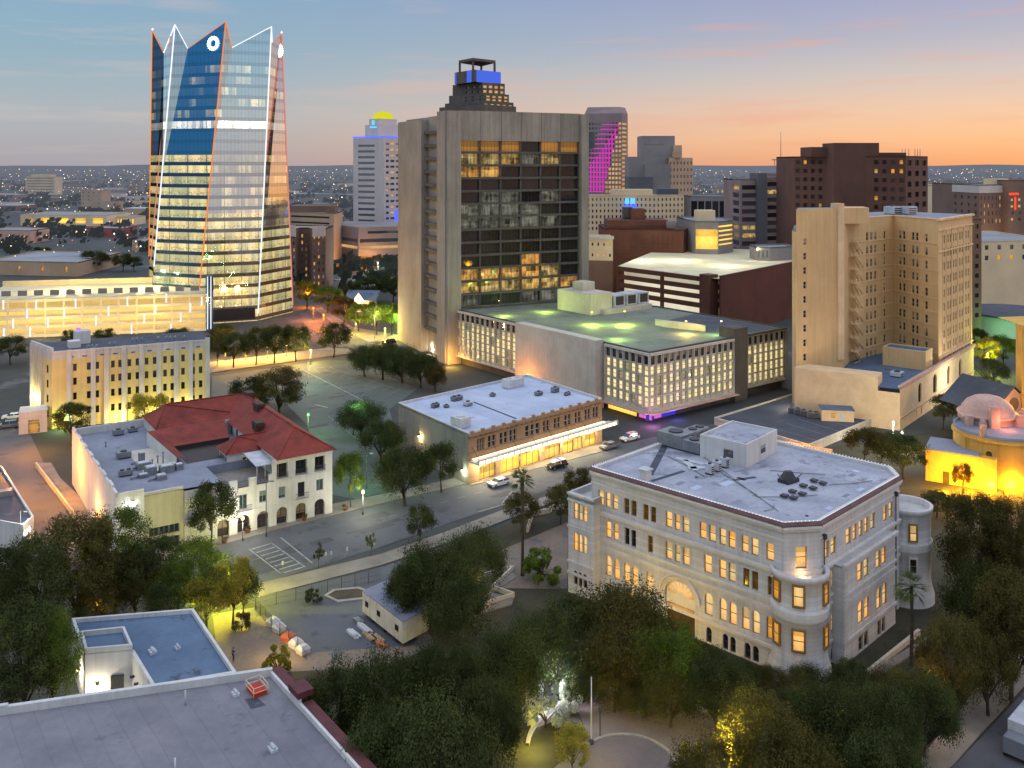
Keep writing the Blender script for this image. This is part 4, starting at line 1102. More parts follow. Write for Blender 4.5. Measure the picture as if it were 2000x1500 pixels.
# blue roofed building behind it
ZB = 5.6
BB = thing('blue_roof_building', 'low white building with stained blue flat roof and square stair tower', 'building', (*G(300, 1260, ZB).xy, 0))
pb = [G(x_, y_, ZB + .5).xy for x_, y_ in ((140, 1207), (378, 1188), (462, 1312))]
pb.append(pb[0] + (pb[2] - pb[1]) * 1.25)
pbc = ccw([pb[0], pb[1], pb[2]] + [G(x_, y_, ZB + .5).xy for x_, y_ in ((298, 1340), (257, 1272), (164, 1280))])
q = MB(); q.prism(pbc, -.3, ZB, top=False); inn = parapet(q, pbc, ZB - .1, ZB + .5, .35); q.build('wall', 'white_render', BB)
q = MB(); q.face([V3(p, ZB) for p in inn]); q.build('roof', 'roof_blue', BB)
zt2 = 7.0
tb = [G(x_, y_, zt2).xy for x_, y_ in ((157, 1232), (243, 1223), (259, 1259), (166, 1267))]
tbc = ccw(tb)
q = MB(); q.prism(tbc, 0, zt2 - .6, top=False); inn = parapet(q, tbc, zt2 - .7, zt2, .28); q.face([V3(p, zt2 - .6) for p in inn], 1); q.build('stair_tower', ['white_render', 'roof_blue'], BB)
# front yard wall under the tower, lit by wall lamps
fT = Fac(tb[3], tb[2])
q = MB()
fY = Fac(G(257, 1272, ZB + .5).xy, G(298, 1340, ZB + .5).xy); fY = Fac(fY.A - fY.n * .02, fY.B - fY.n * .02) if fY.n.x < 0 else Fac(fY.B, fY.A)
fT.box(q, -.2, fT.L, -.2, .1, .0, 7.0); q.build('yard_floor', 'pavement', BB)
q = MB(); fT.box(q, fT.L * .55, fT.L * .82, .5, 3.6, .02, .3); q.build('service_door', 'metal_dark', BB)
for k in range(4):
    q = MB(); fY.box(q, 1 + k * 1.8, 1.35 + k * 1.8, 3.6, 3.75, .0, .5); q.build('scupper', 'metal_dark', BB)
def wall_lamp(loc, lab, e, c=(255, 240, 205), sc=1.0):
    t = thing('wall_lamp', lab, 'lamp', loc)
    q = MB(); x_, y_, z_ = loc
    q.box((x_, y_ + .1 * sc), (1, 0), .12 * sc, .1 * sc, z_ - .1, z_ + .25 * sc); q.build('bracket', 'metal_dark', t)
    q = MB(); q.lathe((x_, y_ - .12), [(.02, z_ - .22 * sc), (.16 * sc, z_ - .1), (.16 * sc, z_ + .06), (.02, z_ + .12)], 10); q.build('bulb', 'warm_light', t)
    lamp_light((x_, y_ - .45, z_ - .2), c, e, .15)
    return t
p = fT.p(fT.L * .25, 2.6, .25); wall_lamp(tuple(p), 'bright wall lamp left of the service door in the white yard', 140)
p = fT.p(fT.L * .97, 1.8, 2.6); wall_lamp(tuple(p), 'low wall lamp on the yard wall below the blue roof', 90)
p = Vector((*(pb[0] + (pb[3] - pb[0]) * .35 + Vector((-.5, -.2))), 3.2)); wall_lamp(tuple(p), 'wall lamp on the shaded left side of the blue roofed building', 160)
small_vent(298, 1275, ZB, 'white roof vent on the left of the pair on the blue roof', .55)
small_vent(347, 1268, ZB, 'white round roof vent on the right of the pair on the blue roof', .4)
# ------------------------------------------------------------------ long stone shop building with glowing canopy
sa_, sb_ = Vector((-8.7, 183.4)), Vector((20.6, 211.0))
fS = Fac(sa_, sb_); zS = 10.2
sc_ = Vector((-25.5, 207.0)); sd_ = sc_ + (sb_ - sa_)
SH = thing('shop_building', 'long two storey stone shop block with bright white lit street canopy and pale flat roof', 'building', (5, 205, 0))
zx3 = lambda v: 760 + v / 2.5
q = MB()
gr = [(430, 465, 3), (483, 520, 2), (540, 578, 2), (588, 622, 2), (665, 735, 3), (752, 782, 2), (805, 835, 2), (857, 887, 2), (907, 935, 2), (955, 982, 2), (995, 1020, 2)]
sw = []
for a, b, n_ in gr:
    for s0, s1 in spans(fS.t(zx3(a)), fS.t(zx3(b)), n_, .3): sw.append((s0, s1, 6.3, 8.7))
shopw = [(fS.t(zx3(a)), fS.t(zx3(b)), .3, 3.0) for a, b in ((440, 520), (545, 640), (645, 735), (760, 835), (850, 900), (905, 945), (955, 1010))]
fS.wall(q, 0, fS.L, -.3, zS - .6, sw + shopw, .35)
q.build('front_wall', 'brick_tan', SH)
q = MB(); fL = Fac(sc_, sa_); fL.wall(q, 0, fL.L, -.3, zS); Fac(sb_, sd_).wall(q, 0, fL.L, -.3, zS); Fac(sd_, sc_).wall(q, 0, fS.L, -.3, zS); q.build('side_wall', 'grey_wall', SH)
q = MB()
for z0, z1, o in ((9.0, 9.25, .15), (9.6, 9.95, .45), (9.95, 10.15, .3), (5.9, 6.1, .15)): fS.box(q, 0, fS.L, z0, z1, -.3, o)
for k in range(28): fS.box(q, fS.L * (k + .3) / 28, fS.L * (k + .7) / 28, 9.3, 9.55, 0, .3)
for k in range(14): fS.box(q, fS.L * (k + .2) / 14, fS.L * (k + .5) / 14, 10.15, 10.6, -.3, .1)
q.build('cornice', 'brick_tan', SH)
polyS = ccw([sa_, sb_, sd_, sc_]); q = MB(); inn = parapet(q, polyS, zS - .5, zS + .25, .35, 1); q.face([V3(p, zS - .3) for p in inn]); q.build('roof', ['roof_white', 'white_render'], SH)
bS = Budget(SH, 100)
for s in sw: bS.window(fS, *s, 'glass_dark', 'frame_white', 'sash', .25)
for s in shopw: bS.window(fS, *s, 'lit_shop', 'frame_dark', 'shop', .3, name='shop_window')
q = MB(); fS.box(q, .2, fS.L + 2.2, 4.5, 4.8, .02, 3.0); fS.box(q, .2, fS.L + 2.2, 4.8, 5.5, 2.6, 3.0); q.build('canopy', 'white_render', SH)
q = MB()
k = 26
for i in range(k):
    t0 = .5 + (fS.L + 1.4) * i / k
    q.face([fS.p(t0, 4.47, .4), fS.p(t0 + .8, 4.47, .4), fS.p(t0 + .8, 4.47, 2.8), fS.p(t0, 4.47, 2.8)])
    q.face([fS.p(t0 - .1, 4.6, 3.02), fS.p(t0 + 1.2, 4.6, 3.02), fS.p(t0 + 1.2, 5.3, 3.02), fS.p(t0 - .1, 5.3, 3.02)])
q.face([fS.p(.5, 5.2, .35), fS.p(fS.L, 5.2, .35), fS.p(fS.L, 5.2, 1.2), fS.p(.5, 5.2, 1.2)])  # added glowing strip that throws light up the wall above the canopy
q.build('canopy_lights', 'canopy_light', SH)
for i in range(8):
    q = MB(); q.tube([fS.p(1 + i * fS.L / 7.6, 4.7, 2.7), fS.p(1 + i * fS.L / 7.6, 7.4, .02)], .05); q.build('canopy_rod', 'metal_dark', SH)
bS.flush()
for i in range(5):
    lamp_light(fS.p(3 + i * 8.2, 3.7, 1.8), (255, 236, 190), 450, .6)
def r3(zxx, zyy, z): return G(760 + zxx / 2.5, 520 + zyy / 2.5, z).xy
zq = zS - .3
uS = fS.d
for (a, b), hx, hy, h, lab, m_ in [((605, 590), 2.6, 1.2, 2.2, 'long white plant box at the back of the pale shop roof', ('white_render', 'metal_pale')), ((350, 785), 1.4, 1.6, 2.2, 'white stair box at the front left of the pale shop roof', ('white_render', 'metal_pale')), ((730, 630), .9, .6, .9, 'dark fan unit left of the pair at the back of the pale shop roof', ('metal_grey', 'metal_dark')), ((810, 615), .9, .6, 1.2, 'dark fan unit at right of the pair at the back of the pale shop roof', ('metal_grey', 'metal_dark')), ((505, 635), .6, .5, .7, 'single small fan in the middle of the pale shop roof', ('metal_grey', 'metal_dark')), ((330, 655), 1.3, .7, 1.0, 'dark cluttered air unit on the left of the pale shop roof', ('metal_grey', 'metal_dark')), ((385, 680), .9, .7, .9, 'pale air unit beside the dark one on the shop roof', ('metal_pale', 'metal_dark')), ((225, 690), .9, .5, .9, 'leftmost fan unit on the pale shop roof', ('metal_grey', 'metal_dark')), ((280, 690), .5, .5, .6, 'small box vent near the left fan on the pale shop roof', ('metal_grey', 'metal_dark')), ((870, 630), .8, .4, .7, 'low duct near the right edge of the pale shop roof', ('metal_grey', 'metal_dark'))]:
    roof_unit('air_unit', lab, 'air conditioner', r3(a, b, zq), uS, hx, hy, zq, h, 'plant on the shop roof', m_)
q = MB(); f = Fac(r3(415, 665, zq), r3(620, 745, zq)); f.box(q, 0, f.L, zq + .004, zq + .12, -.15, .15); q.build('roof_joint', 'roof_dark', SH)

# ------------------------------------------------------------------ grid-front office block with lit windows
zG = 17.1
g0, g1_, g2 = Vector((-18.0, 296.0)), Vector((0, 0)), Vector((34.0, 228.0))
vG = (Vector((-18.0, 296.0)) - g2).normalized(); uG = Vector((-vG.y, vG.x)); uG = uG if uG.x > 0 else -uG
fRt = Fac(g2, g2 + uG * 31.0)
tE = fRt.t(1433)
fRt = Fac(g2, g2 + uG * tE)
gE = g2 + uG * tE
Lv = (g0 - g2).length
fLf = Fac(g0, g2)
GB = thing('grid_office', 'wide low office block with a grid of glowing windows and concrete fins', 'building', (40, 265, 0))
q = MB()
def gridfront(f, t0, t1, ncol, dark=True):
    w_ = (t1 - t0) / ncol; out = []; ho = []
    for i in range(ncol):
        a, b = t0 + w_ * (i + .15), t0 + w_ * (i + .85)
        if dark: ho.append((a, b, 14.1, 16.3)); out.append((a, b, 14.1, 16.3, 'glass_grey'))
        for k in range(4):
            z1 = 13.7 - k * 2.62
            ho.append((a, b, z1 - 2.2, z1)); out.append((a, b, z1 - 2.2, z1, 'lit_pale'))
    f.wall(q, t0, t1, 2.7, zG, ho, .35)
    for i in range(ncol + 1):
        f.box(q, t0 + w_ * i - .09, t0 + w_ * i + .09, 2.9, 16.4, .0, .38)
    f.box(q, t0, t1, 16.42, 17.1, .0, .42); f.box(q, t0, t1, 2.4, 2.9, -.2, .45)
    return [(f, *o_) for o_ in out]
tBl0, tBl1 = fLf.t(1020), fLf.t(1177)
W1 = gridfront(fRt, 0, tE, 14)
W2 = gridfront(fLf, tBl1 + 1.0, fLf.L, 7)
W3 = gridfront(fLf, 0, tBl0, 13)
# right-hand wing set back
gW = gE + uG * 5.0 - vG * 0 ; fWg = Fac(gE + uG * 5.2 + vG * 1.5, gE + uG * 5.2 + vG * 1.5 + uG * 22)
W4 = gridfront(fWg, 0, 19.0, 8)
back = ccw([g0, g2, gE, gE + uG * 24, gE + uG * 24 + vG * (Lv * .55), g0 + uG * 38])
bk = MB()
for f_, L_ in ((Fac(gE + uG * 24, gE + uG * 24 + vG * Lv * .6), Lv * .6), (Fac(g0 + uG * 40, g0), 40)): f_.wall(bk, 0, L_, 0, zG)
q.build('wall', 'pale_concrete', GB)
bk.build('rear_wall', 'grey_wall', GB)
bG = Budget(GB, 100)
allw = sorted(W1 + W2 + W3 + W4, key=lambda o_: 0 if o_[0] is fRt else (1 if o_[0] is fLf and o_[1] > tBl1 else 2))
rg = random.Random(3)
for f, a, b, c_, d_, pane in allw:
    if pane == 'lit_pale' and rg.random() < .1: pane = 'lit_pale_dim'
    bG.window(f, a, b, c_, d_, pane, 'frame_dark', 'sash', .3)
bG.flush()
# blank blade wall, dark recess, ground floor
q = MB(); fLf.box(q, tBl0, tBl1, .0, zG + .9, -.5, 2.6); q.build('blank_wall', 'pale_concrete', GB)
q = MB()
fD = Fac(gE, gE + uG * 5.2); fD.box(q, -.05, 5.25, 0, zG + 2.6, -5, .5); q.build('dark_shaft', 'concrete_dark', GB)
q = MB(); fRt.wall(q, 0, tE, 0, 2.4, o=-1.2); fLf.wall(q, 0, fLf.L, 0, 2.4, o=-1.2); fWg.wall(q, 0, 20, 0, 2.4, o=-1.0); q.build('ground_floor', 'concrete_dark', GB)
q = MB()
for k, m_ in ((0, 0), (1, 1), (2, 0), (3, 0)):
    fRt.box(q, .3 + k * 2.6, 2.6 + k * 2.6, .3, 2.2, -1.1, -.9, m_)
q.build('display_screen', ['screen_blue', 'screen_pink'], GB)
q = MB(); fLf.box(q, fLf.L - 4.5, fLf.L - .3, .3, 2.2, -1.1, -.9, 0); q.build('display_screen', ['screen_pink'], GB)
q = MB(); fRt.box(q, -.6, tE + .3, 2.15, 2.4, -1.2, 1.8); fLf.box(q, tBl1 + 1, fLf.L + .3, 2.15, 2.4, -1.2, 1.8); q.build('street_canopy', 'pink_render', GB)
q = MB(); fLf.box(q, tBl1 + 1.2, fLf.L - 5.5, .2, 2.2, -1.1, -.9); q.build('shop_window', 'lit_shop', GB)
lamp_light((*(g2 - vG * 3 - uG * 2), 1.5), (235, 130, 225), 240, .5)
lamp_light((*(g2 + uG * 7 - vG * 3), 1.4), (120, 110, 255), 130, .5)
lamp_light((*fLf.p(tBl0 + 6, 1.5, 7).xy, 2.5), (255, 150, 50), 900, .5)
lamp_light((*fLf.p(4, 1.5, 5).xy, 2.0), (255, 190, 80), 900, .5)
# roofs
q = MB()
polyG = ccw([g0 + uG * .3, g2 + uG * .3 + vG * .4, gE + vG * .4, gE + uG * 24 + vG * .6, gE + uG * 24 + vG * Lv * .6, g0 + uG * 40])
inn = parapet(q, polyG, zG - .3, zG + .3, .4, 1); q.face([V3(p, zG - .1) for p in inn]); q.build('roof', ['roof_green', 'concrete_dark'], GB)
zg = zG - .1
q = MB(); q.face([V3(p, zg + .008) for p in (gE + uG * 1 + vG * 3, gE + uG * 23 + vG * 2.5, gE + uG * 23 + vG * 34, gE + uG * 1 + vG * 30)]); q.build('dark_roof_panel', 'roof_dark', GB)
def r4(a, b, z=zg): return G(760 + a / 2.5, 520 + b / 2.5, z).xy
PH = thing('plant_house', 'pale plant house with three big louvred fans on the roof of the grid office', 'rooftop house', (*r4(1100, 260), zg))
c0 = r4(985, 240); 
q = MB(); q.prism(ccw([c0, c0 + uG * 9, c0 + uG * 9 + vG * 16, c0 + vG * 16]), zg, zg + 6.5); q.prism(ccw([c0 + uG * 3 + vG * 7, c0 + uG * 8 + vG * 7, c0 + uG * 8 + vG * 12, c0 + uG * 3 + vG * 12]), zg + 6.5, zg + 9.2)
q.prism(ccw([c0 + uG * 4 - vG * 2, c0 + uG * 25 - vG * 2, c0 + uG * 25 + vG * 4, c0 + uG * 4 + vG * 4]), zg, zg + 1.6); q.build('wall', 'pale_concrete', PH)
for k in range(3):
    b0 = c0 + uG * (9.6 + k * 5.4) - vG * .5
    q = MB(); q.prism(ccw([b0, b0 + uG * 4.6, b0 + uG * 4.6 + vG * 5, b0 + vG * 5]), zg + 1.7, zg + 5.4); q.build('fan_housing', 'metal_pale', PH)
    f = Fac(b0, b0 + uG * 4.6); f2 = Fac(b0 + vG * 5, b0)
    q = MB(); f2.box(q, .8, 4.2, zg + 2.2, zg + 4.9, .01, .06); f.box(q, .6, 4.0, zg + 2.2, zg + 4.9, .01, .06); q.build('louvre', 'metal_dark', PH)
q = MB(); q.prism(ccw([r4(1360, 300), r4(1545, 320), r4(1545, 320) + vG * 5, r4(1360, 300) + vG * 5]), zg, zg + 1.8); q.build('low_wall', 'pale_concrete', PH)
for (a, b, e, col) in ((990, 262, 420, (226, 255, 90)), (1150, 262, 420, (226, 255, 90)), (1110, 330, 200, (200, 255, 110)), (1620, 310, 260, (190, 255, 120)), (560, 220, 200, (220, 255, 110)), (1450, 305, 340, (255, 220, 110)), (760, 200, 240, (220, 255, 110))):
    p = r4(a, b, zg + 1.4); lamp_light((p.x, p.y - .8, zg + 1.8), col, e * 1.9, .2)
rl = ['by the tall white stair box', 'below the first louvred fan', 'near the blank wall top', 'at the dark shaft', 'at the far left corner', 'by the low lit wall']
for (a, b), lb in zip(((990, 255), (1150, 250), (1108, 325), (1622, 300), (535, 195), (1450, 300)), rl):
    p = r4(a, b)
    t = thing('roof_light', f'small roof light {lb} of the grid office', 'lamp', (*p, zg), 'lights on the office roof')
    q = MB(); q.tube([V3(p, zg), V3(p, zg + 1.7)], .07); q.build('post', 'metal_grey', t)
    q = MB(); q.lathe(p, [(.02, zg + 1.68), (.28, zg + 1.75), (.28, zg + 1.95), (.02, zg + 2.0)], 10); q.build('lamp_head', 'yellow_light' if lb != 'at the dark shaft' else 'warm_light', t)
# ------------------------------------------------------------------ tan hotel with a deep light court
HT = thing('tan_hotel', 'tall tan rendered hotel tower with deep light court and zigzag fire escape', 'hotel', (105, 255, 0))
hA, hB, hC_, hD, hE_, hF = P(1555, 236), P(1645, 243), P(1659, 252), P(1745, 268), P(1833, 249), P(1899, 275)
zH = 48.9
bH = Budget(HT, 100)
q = MB()
rows = [zH - 4.1 - k * 3.72 for k in range(11)]
hw = []
def hwall(f, spans_, z0, z1, rws, m=0, dep=.25, pane='glass_brown', h=2.3):
    ho = []
    for t0, t1 in spans_:
        for zz in rws:
            ho.append((t0, t1, zz - h, zz)); hw.append((f, t0, t1, zz - h, zz, pane))
    f.wall(q, 0, f.L, z0, z1, ho, dep, m=m)
fa_, fb_, fc_, fd_, fe_ = Fac(hA, hB), Fac(hB, hC_), Fac(hC_, hD), Fac(hD, hE_), Fac(hE_, hF)
tw = lambda f, *pxs: [(f.t(p) - .6, f.t(p) + .6) for p in pxs]
fa_.wall(q, 0, fa_.L, -1, 52.4, [(fa_.t(1572) - .5, fa_.t(1572) + .5, zz - 1.7, zz) for zz in rows], .25)
for zz in rows: hw.append((fa_, fa_.t(1572) - .5, fa_.t(1572) + .5, zz - 1.7, zz, 'glass_grey'))
Fac(hB, hB + Vector((6, 14))).wall(q, 0, 15, 10, 52.4)
hwall(Fac(hB + Vector((1.5, 4)), hC_ + Vector((.5, 6))), [], 10, zH, [])
fb_.wall(q, 0, fb_.L, 9, zH)
hwall(fc_, tw(fc_, 1694, 1702, 1710, 1728), 9, zH, rows)
hwall(fd_, tw(fd_, 1757.5, 1765.5, 1783, 1791, 1809), 9, zH, rows)
hwall(fe_, tw(fe_, 1844.5, 1852, 1856.5, 1863, 1867.5, 1875, 1879.5, 1887, 1891.5), 9, zH, [r - .4 for r in rows[:10]], h=2.2)
far = hF + Vector((-18, 20)); hG = hA + Vector((-8, 26))
Fac(hF, hF + Vector((-14, 18))).wall(q, 0, 22, 0, zH)
# left flank bevel
hA2 = P(1547, 241); Fac(hA2, hA).wall(q, 0, (hA - hA2).length, -1, 46.5); Fac(hA2 + Vector((9, 26)), hA2).wall(q, 0, 27, -1, 46.5)
q.build('wall', 'tan_render', HT)
rh = random.Random(5)
order = sorted(hw, key=lambda o_: {id(fc_): 0, id(fd_): 0, id(fa_): 1}.get(id(o_[0]), 2))
for f, a, b, c_, d_, pane in order:
    bH.window(f, a, b, c_, d_, rh.choice(['glass_brown', 'glass_grey', 'glass_grey', 'glass_green', 'glass_dark']) if pane != 'glass_grey' else pane, 'tan_trim', 'sash', .2)
q = MB()
for f in (fc_, fd_):
    for zz in rows: f.box(q, .6, f.L - .6, zz - 2.55, zz - 2.35, .003, .14)
for t in (1841, 1848, 1858.5, 1870.5, 1882, 1895): fe_.box(q, fe_.t(t) - .2, fe_.t(t) + .2, 10, zH - 3.2, .003, .2)
for zz in (zH - 3.0, zH - 8.9, 11.2): fe_.box(q, 0, fe_.L, zz, zz + .35, .003, .35)
fe_.box(q, -.3, fe_.L + .3, zH - .3, zH + .25, -.5, .6); fd_.box(q, 0, fd_.L, zH - .1, zH + .25, -.5, .15); fc_.box(q, 0, fc_.L, zH - .1, zH + .25, -.5, .15)
q.build('cornice', 'tan_trim', HT)
q = MB(); fa_.box(q, fa_.L - 1.9, fa_.L + .2, 12.5, 53.6, -2.2, .5); q.build('chimney_pier', 'tan_trim', HT)
# zigzag fire escape in the court
fx_ = Fac(P(1657, 250.5), P(1692, 258))
q = MB()
for k in range(10):
    z0 = zH - 6.2 - k * 3.72
    fx_.box(q, 0.2, 4.9, z0, z0 + .12, .4, 1.8)
    fx_.box(q, .2, 4.9, z0 + .95, z0 + 1.05, 1.7, 1.8)
    for t in (.2, 1.7, 3.2, 4.8): fx_.box(q, t, t + .08, z0 + .12, z0 + .95, 1.7, 1.8)
    a, b = fx_.p(.8, z0, 1.2), fx_.p(4.8, z0 - 3.72, 1.2)
    for o in (.6, 1.7):
        aa, bb = fx_.p(.8, z0 + .5, o), fx_.p(4.8, z0 - 3.2, o); q.tube([aa, bb], .34, 4)
q.build('fire_escape', 'tan_trim', HT)
q = MB()
top = [hA, hB, hB + Vector((6, 14)), hA + Vector((6, 18))]
q.face([V3(p, 51.9) for p in top]); q.prism([hB + Vector((1, 3)), hB + Vector((9, 5)), hB + Vector((10, 12)), hB + Vector((2, 12))], 48, 52.2, 1)
q.face([V3(p, zH) for p in (hC_, hD, hE_, hF, hF + Vector((-14, 18)), hC_ + Vector((4, 30)))])
q.face([V3(p, 46.4) for p in (hA2, hA, hA + Vector((6, 18)), hA2 + Vector((8, 24)))])
q.build('roof', ['roof_grey', 'tan_render'], HT)
p = P(1757, 274)
for px, lb in ((1745, 'left'), (1772, 'right')):
    p = P(px, 276); roof_unit('cooling_tower', f'big {lb} hand cooling unit on the tan hotel roof', 'cooling unit', p, (1, .6), 2.2, 1.8, zH, 2.4, 'cooling units on the hotel roof', ('metal_pale', 'metal_dark'))
# podium with arched street front
pA, pB = Vector((93.0, 221.0)), Vector((136.5, 272.5))
fPd = Fac(pA, pB); zP = 10.6
q = MB(); ah = []; fwh = []
for px in (1797, 1826, 1853, 1876): t = fPd.t(px); ah.append((t - 1.5, t + 1.5, 3.6, 8.6))
for px in (1790, 1800): t = fPd.t(px); fwh.append((t - .45, t + .45, .4, 2.4))
fPd.wall(q, 0, fPd.L, -1, zP, ah + fwh, .5)
for a in ah: fPd.arch_fill(q, a[0], a[1], a[3] - 1.5, a[3], 0, 0, 12)
pL = P(1552, 234); fPl = Fac(pL, pA); fPl.wall(q, 0, fPl.L, -1, 9.0)
fPl.box(q, fPl.L * .0, fPl.L * .80, 9.0, 12.3, -6, -.02)
q.build('podium_wall', 'tan_trim', HT)
for a in ah: bH.window(fPd, *a, 'glass_green', 'frame_dark', 'grid', .45, name='arched_window')
for a in fwh: bH.window(fPd, *a, 'lit_amber', 'frame_dark', 'sash', .4)
q = MB(); fPd.box(q, -.2, fPd.L + .2, zP - .7, zP - .4, .003, .3); fPd.box(q, -.2, fPd.L + .2, zP - .25, zP + .2, -.4, .5); fPd.box(q, 0, fPd.L, 2.7, 3.0, .003, .2); q.build('podium_cornice', 'pink_render', HT)
q = MB(); q.face([V3(p, 9.9) for p in (pA, pB, hF, hE_, hD, hC_, hB, pL + (pA - pL) * .8)]); q.build('podium_roof', 'roof_blue', HT)
def HP(px, py, z): return G(px, py, z).xy
t = thing('podium_house', 'blue roofed plant house in the corner of the tan hotel court', 'rooftop house', (*P(1790, 244), 9.9))
hp0 = P(1747, 240.5); hd = (pB - pA).normalized(); hv = Vector((-hd.y, hd.x))
p0_ = HP(1808, 724, 9.9); q = MB(); poly = ccw([p0_, p0_ + hd * 6, p0_ + hd * 6 + hv * 11, p0_ + hv * 11]); q.prism(poly, 9.9, 14.6, top=False); q.build('wall', 'tan_render', t)
q = MB(); inn = parapet(q, poly, 14.5, 14.9, .25); q.face([V3(p, 14.6) for p in inn], 1); q.build('roof', ['tan_trim', 'roof_blue'], t)
roof_unit('air_unit', 'white air unit on the blue podium roof of the tan hotel', 'air conditioner', HP(1752, 735, 9.9), hd, 1.5, 1.3, 9.9, 1.2, None, ('metal_pale', 'metal_dark'))
t = thing('roof_shed', 'small pale flat shed at the foot of the tan hotel', 'shed', (*HP(1635, 820, 1.5), 1.5))
q = MB(); fq = Fac(HP(1605, 822, 1.5), HP(1668, 825, 1.5)); fq.box(q, 0, fq.L, 1.5, 4.2, -4, 0); q.build('wall', 'tan_trim', t); q = MB(); fq.box(q, -.2, fq.L + .2, 4.2, 4.4, -4.2, .2); q.build('roof', 'roof_blue', t)
q = MB(); fq.wall(q, fq.L * .56, fq.L * .72, 1.6, 3.6, o=.02); q.build('door', 'frame_white', t)
q = MB(); fq.wall(q, fq.L * .3, fq.L * .42, 2.4, 3.5, o=.02); q.build('window', 'lit_amber', t)
bH.flush()
# low parking-roof building in front of the hotel
LB = thing('low_deck_building', 'low flat grey parking deck between the stone hall and the tan hotel', 'building', (*G(1560, 830, 1.5).xy, 0))
dk = [G(*p, 1.5).xy for p in ((1395, 818), (1552, 770), (1705, 820), (1580, 872))]; dk = ccw(dk)
q = MB(); q.prism(dk, -.5, 1.4, top=False); inn = parapet(q, dk, 1.2, 1.9, .35); q.build('wall', 'pale_concrete', LB)
q = MB(); q.face([V3(p, 1.5) for p in inn]); q.build('roof', 'roof_dark', LB)
q = MB()
for k in range(1, 6):
    a = dk[0] + (dk[1] - dk[0]) * k / 6; b = dk[3] + (dk[2] - dk[3]) * k / 6
    f = Fac(a, b); f.box(q, 1, f.L * .5, 1.504, 1.512, -.06, .06)
q.build('deck_line', 'line_paint', LB)
for (px, py), lb in zip(((1545, 806), (1558, 809), (1570, 812), (1588, 816)), ('leftmost', 'second', 'third', 'widest and rightmost')):
    roof_unit('air_unit', f'{lb} of four air units on the low deck under the tan hotel', 'air conditioner', G(px, py, 1.5).xy, (1, -.4), .7 if lb[0] != 'w' else 1.3, .7, 1.5, 1.5, 'four air units on the low deck', ('metal_grey', 'metal_dark'))
t = thing('boundary_wall', 'long low wall lit orange behind the stone hall roof', 'wall', (*G(1560, 868, 0).xy, 0))
q = MB(); f = Fac(G(1515, 862, 3).xy, G(1625, 880, 3).xy); f.box(q, 0, f.L, 0, 3.2, -.4, 0); q.build('wall', 'tan_trim', t)
lamp_light((*f.p(f.L * .45, 0, 5).xy, 2.0), (255, 150, 40), 900, .3)
lamp_light((*f.p(f.L * .45, 0, -3).xy, 4.2), (255, 160, 60), 420, .3)

# ------------------------------------------------------------------ concrete bank tower with dark glass floors
BT = thing('concrete_tower', 'massive bare concrete tower with dark glass floors between thick piers', 'tower', (0, 310, 0))
k0 = Vector((-20.7, 294.0)); dR = Vector((0.897, .442)); dL = Vector((-.442, .897))
pr = Vector((26.0, 317.0)); pl = Vector((-40.0, 335.0))
fT1 = Fac(k0, k0 + dR * 52.2); fT2 = Fac(k0 + dL * 46.0, k0)
zT = 81.0
q = MB()
bays_z = [60.0 - k * 4.45 for k in range(13)]
gz1, gz0 = 71.5, 13.0
nz = 14; fh = (gz1 - gz0) / nz
t0g, t1g = 4.6, 49.3
# piers: front corner, right end, left pier
fT1.box(q, 0, t0g, 0, zT, -5.2, .6); fT1.box(q, t1g, 52.2, 0, zT, -5, .6)
fT2.box(q, fT2.L - 7.6, fT2.L - .6, 0, zT, -5, .5); fT2.box(q, 0, 24, 0, zT - 2, -6, .5)
fT1.box(q, t0g, t1g, gz1, zT + .2, -3, -.6)
fT1.box(q, t0g, t1g, 6, gz0, -4, -1.5)
polyT = ccw([k0, k0 + dR * 52, k0 + dR * 52 + dL * 46, k0 + dL * 46])
inner_ = ccw([k0 + dR * 2 + dL * 3, k0 + dR * 50 + dL * 3, k0 + dR * 50 + dL * 44, k0 + dR * 2 + dL * 44])
q.prism(inner_, 0, zT - 1.2)
q.build('concrete_frame', 'concrete', BT)
q = MB()
for i in range(7):
    t = t0g + (t1g - t0g) * i / 6; fT1.box(q, t - .06, t + .06, gz1, zT + .1, -.62, -.56)
q.build('panel_joints', 'concrete_dark', BT)
bT = Budget(BT, 100)
rt = random.Random(11)
q = MB(); sl = MB()
pat = ['BBBDBB', 'OOOCOD', 'AADDDD', 'DDDDDD', 'DCCDCD', 'CCCCDD', 'CCCCCD', 'DDDDDD', 'DDDDDD', 'DDDLDD', 'AAAAOD', 'WWWWWA', 'CDDCCD', 'CCCCDC']
key = {'B': 'lit_blinds', 'O': 'lit_office', 'A': 'lit_orange', 'D': 'glass_tower', 'C': 'lit_cool', 'L': 'lit_orange', 'W': 'lit_office'}
for r in range(nz):
    z1 = gz1 - r * fh; z0 = z1 - fh
    for cidx in range(6):
        a = t0g + (t1g - t0g) * cidx / 6 + .25; b = t0g + (t1g - t0g) * (cidx + 1) / 6 - .25
        ww = bT.window(fT1, a, b, z0 + .75, z1 - .05, key[pat[r][cidx]], 'metal_dark', 'none', 1.9, name='glass_bay')
    fT1.box(sl, t0g, t1g, z0, z0 + .72, -3.5, -.9)
for i in range(7):
    t = t0g + (t1g - t0g) * i / 6; fT1.box(sl, t - .25, t + .25, gz0, gz1, -2.4, -1.2)
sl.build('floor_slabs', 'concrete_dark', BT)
# mullions inside bays
q = MB()
for i in range(36):
    t = t0g + (t1g - t0g) * (i + .5) / 36; fT1.box(q, t - .03, t + .03, gz0, gz1, -1.895, -1.84)
q.build('mullions', 'metal_dark', BT)
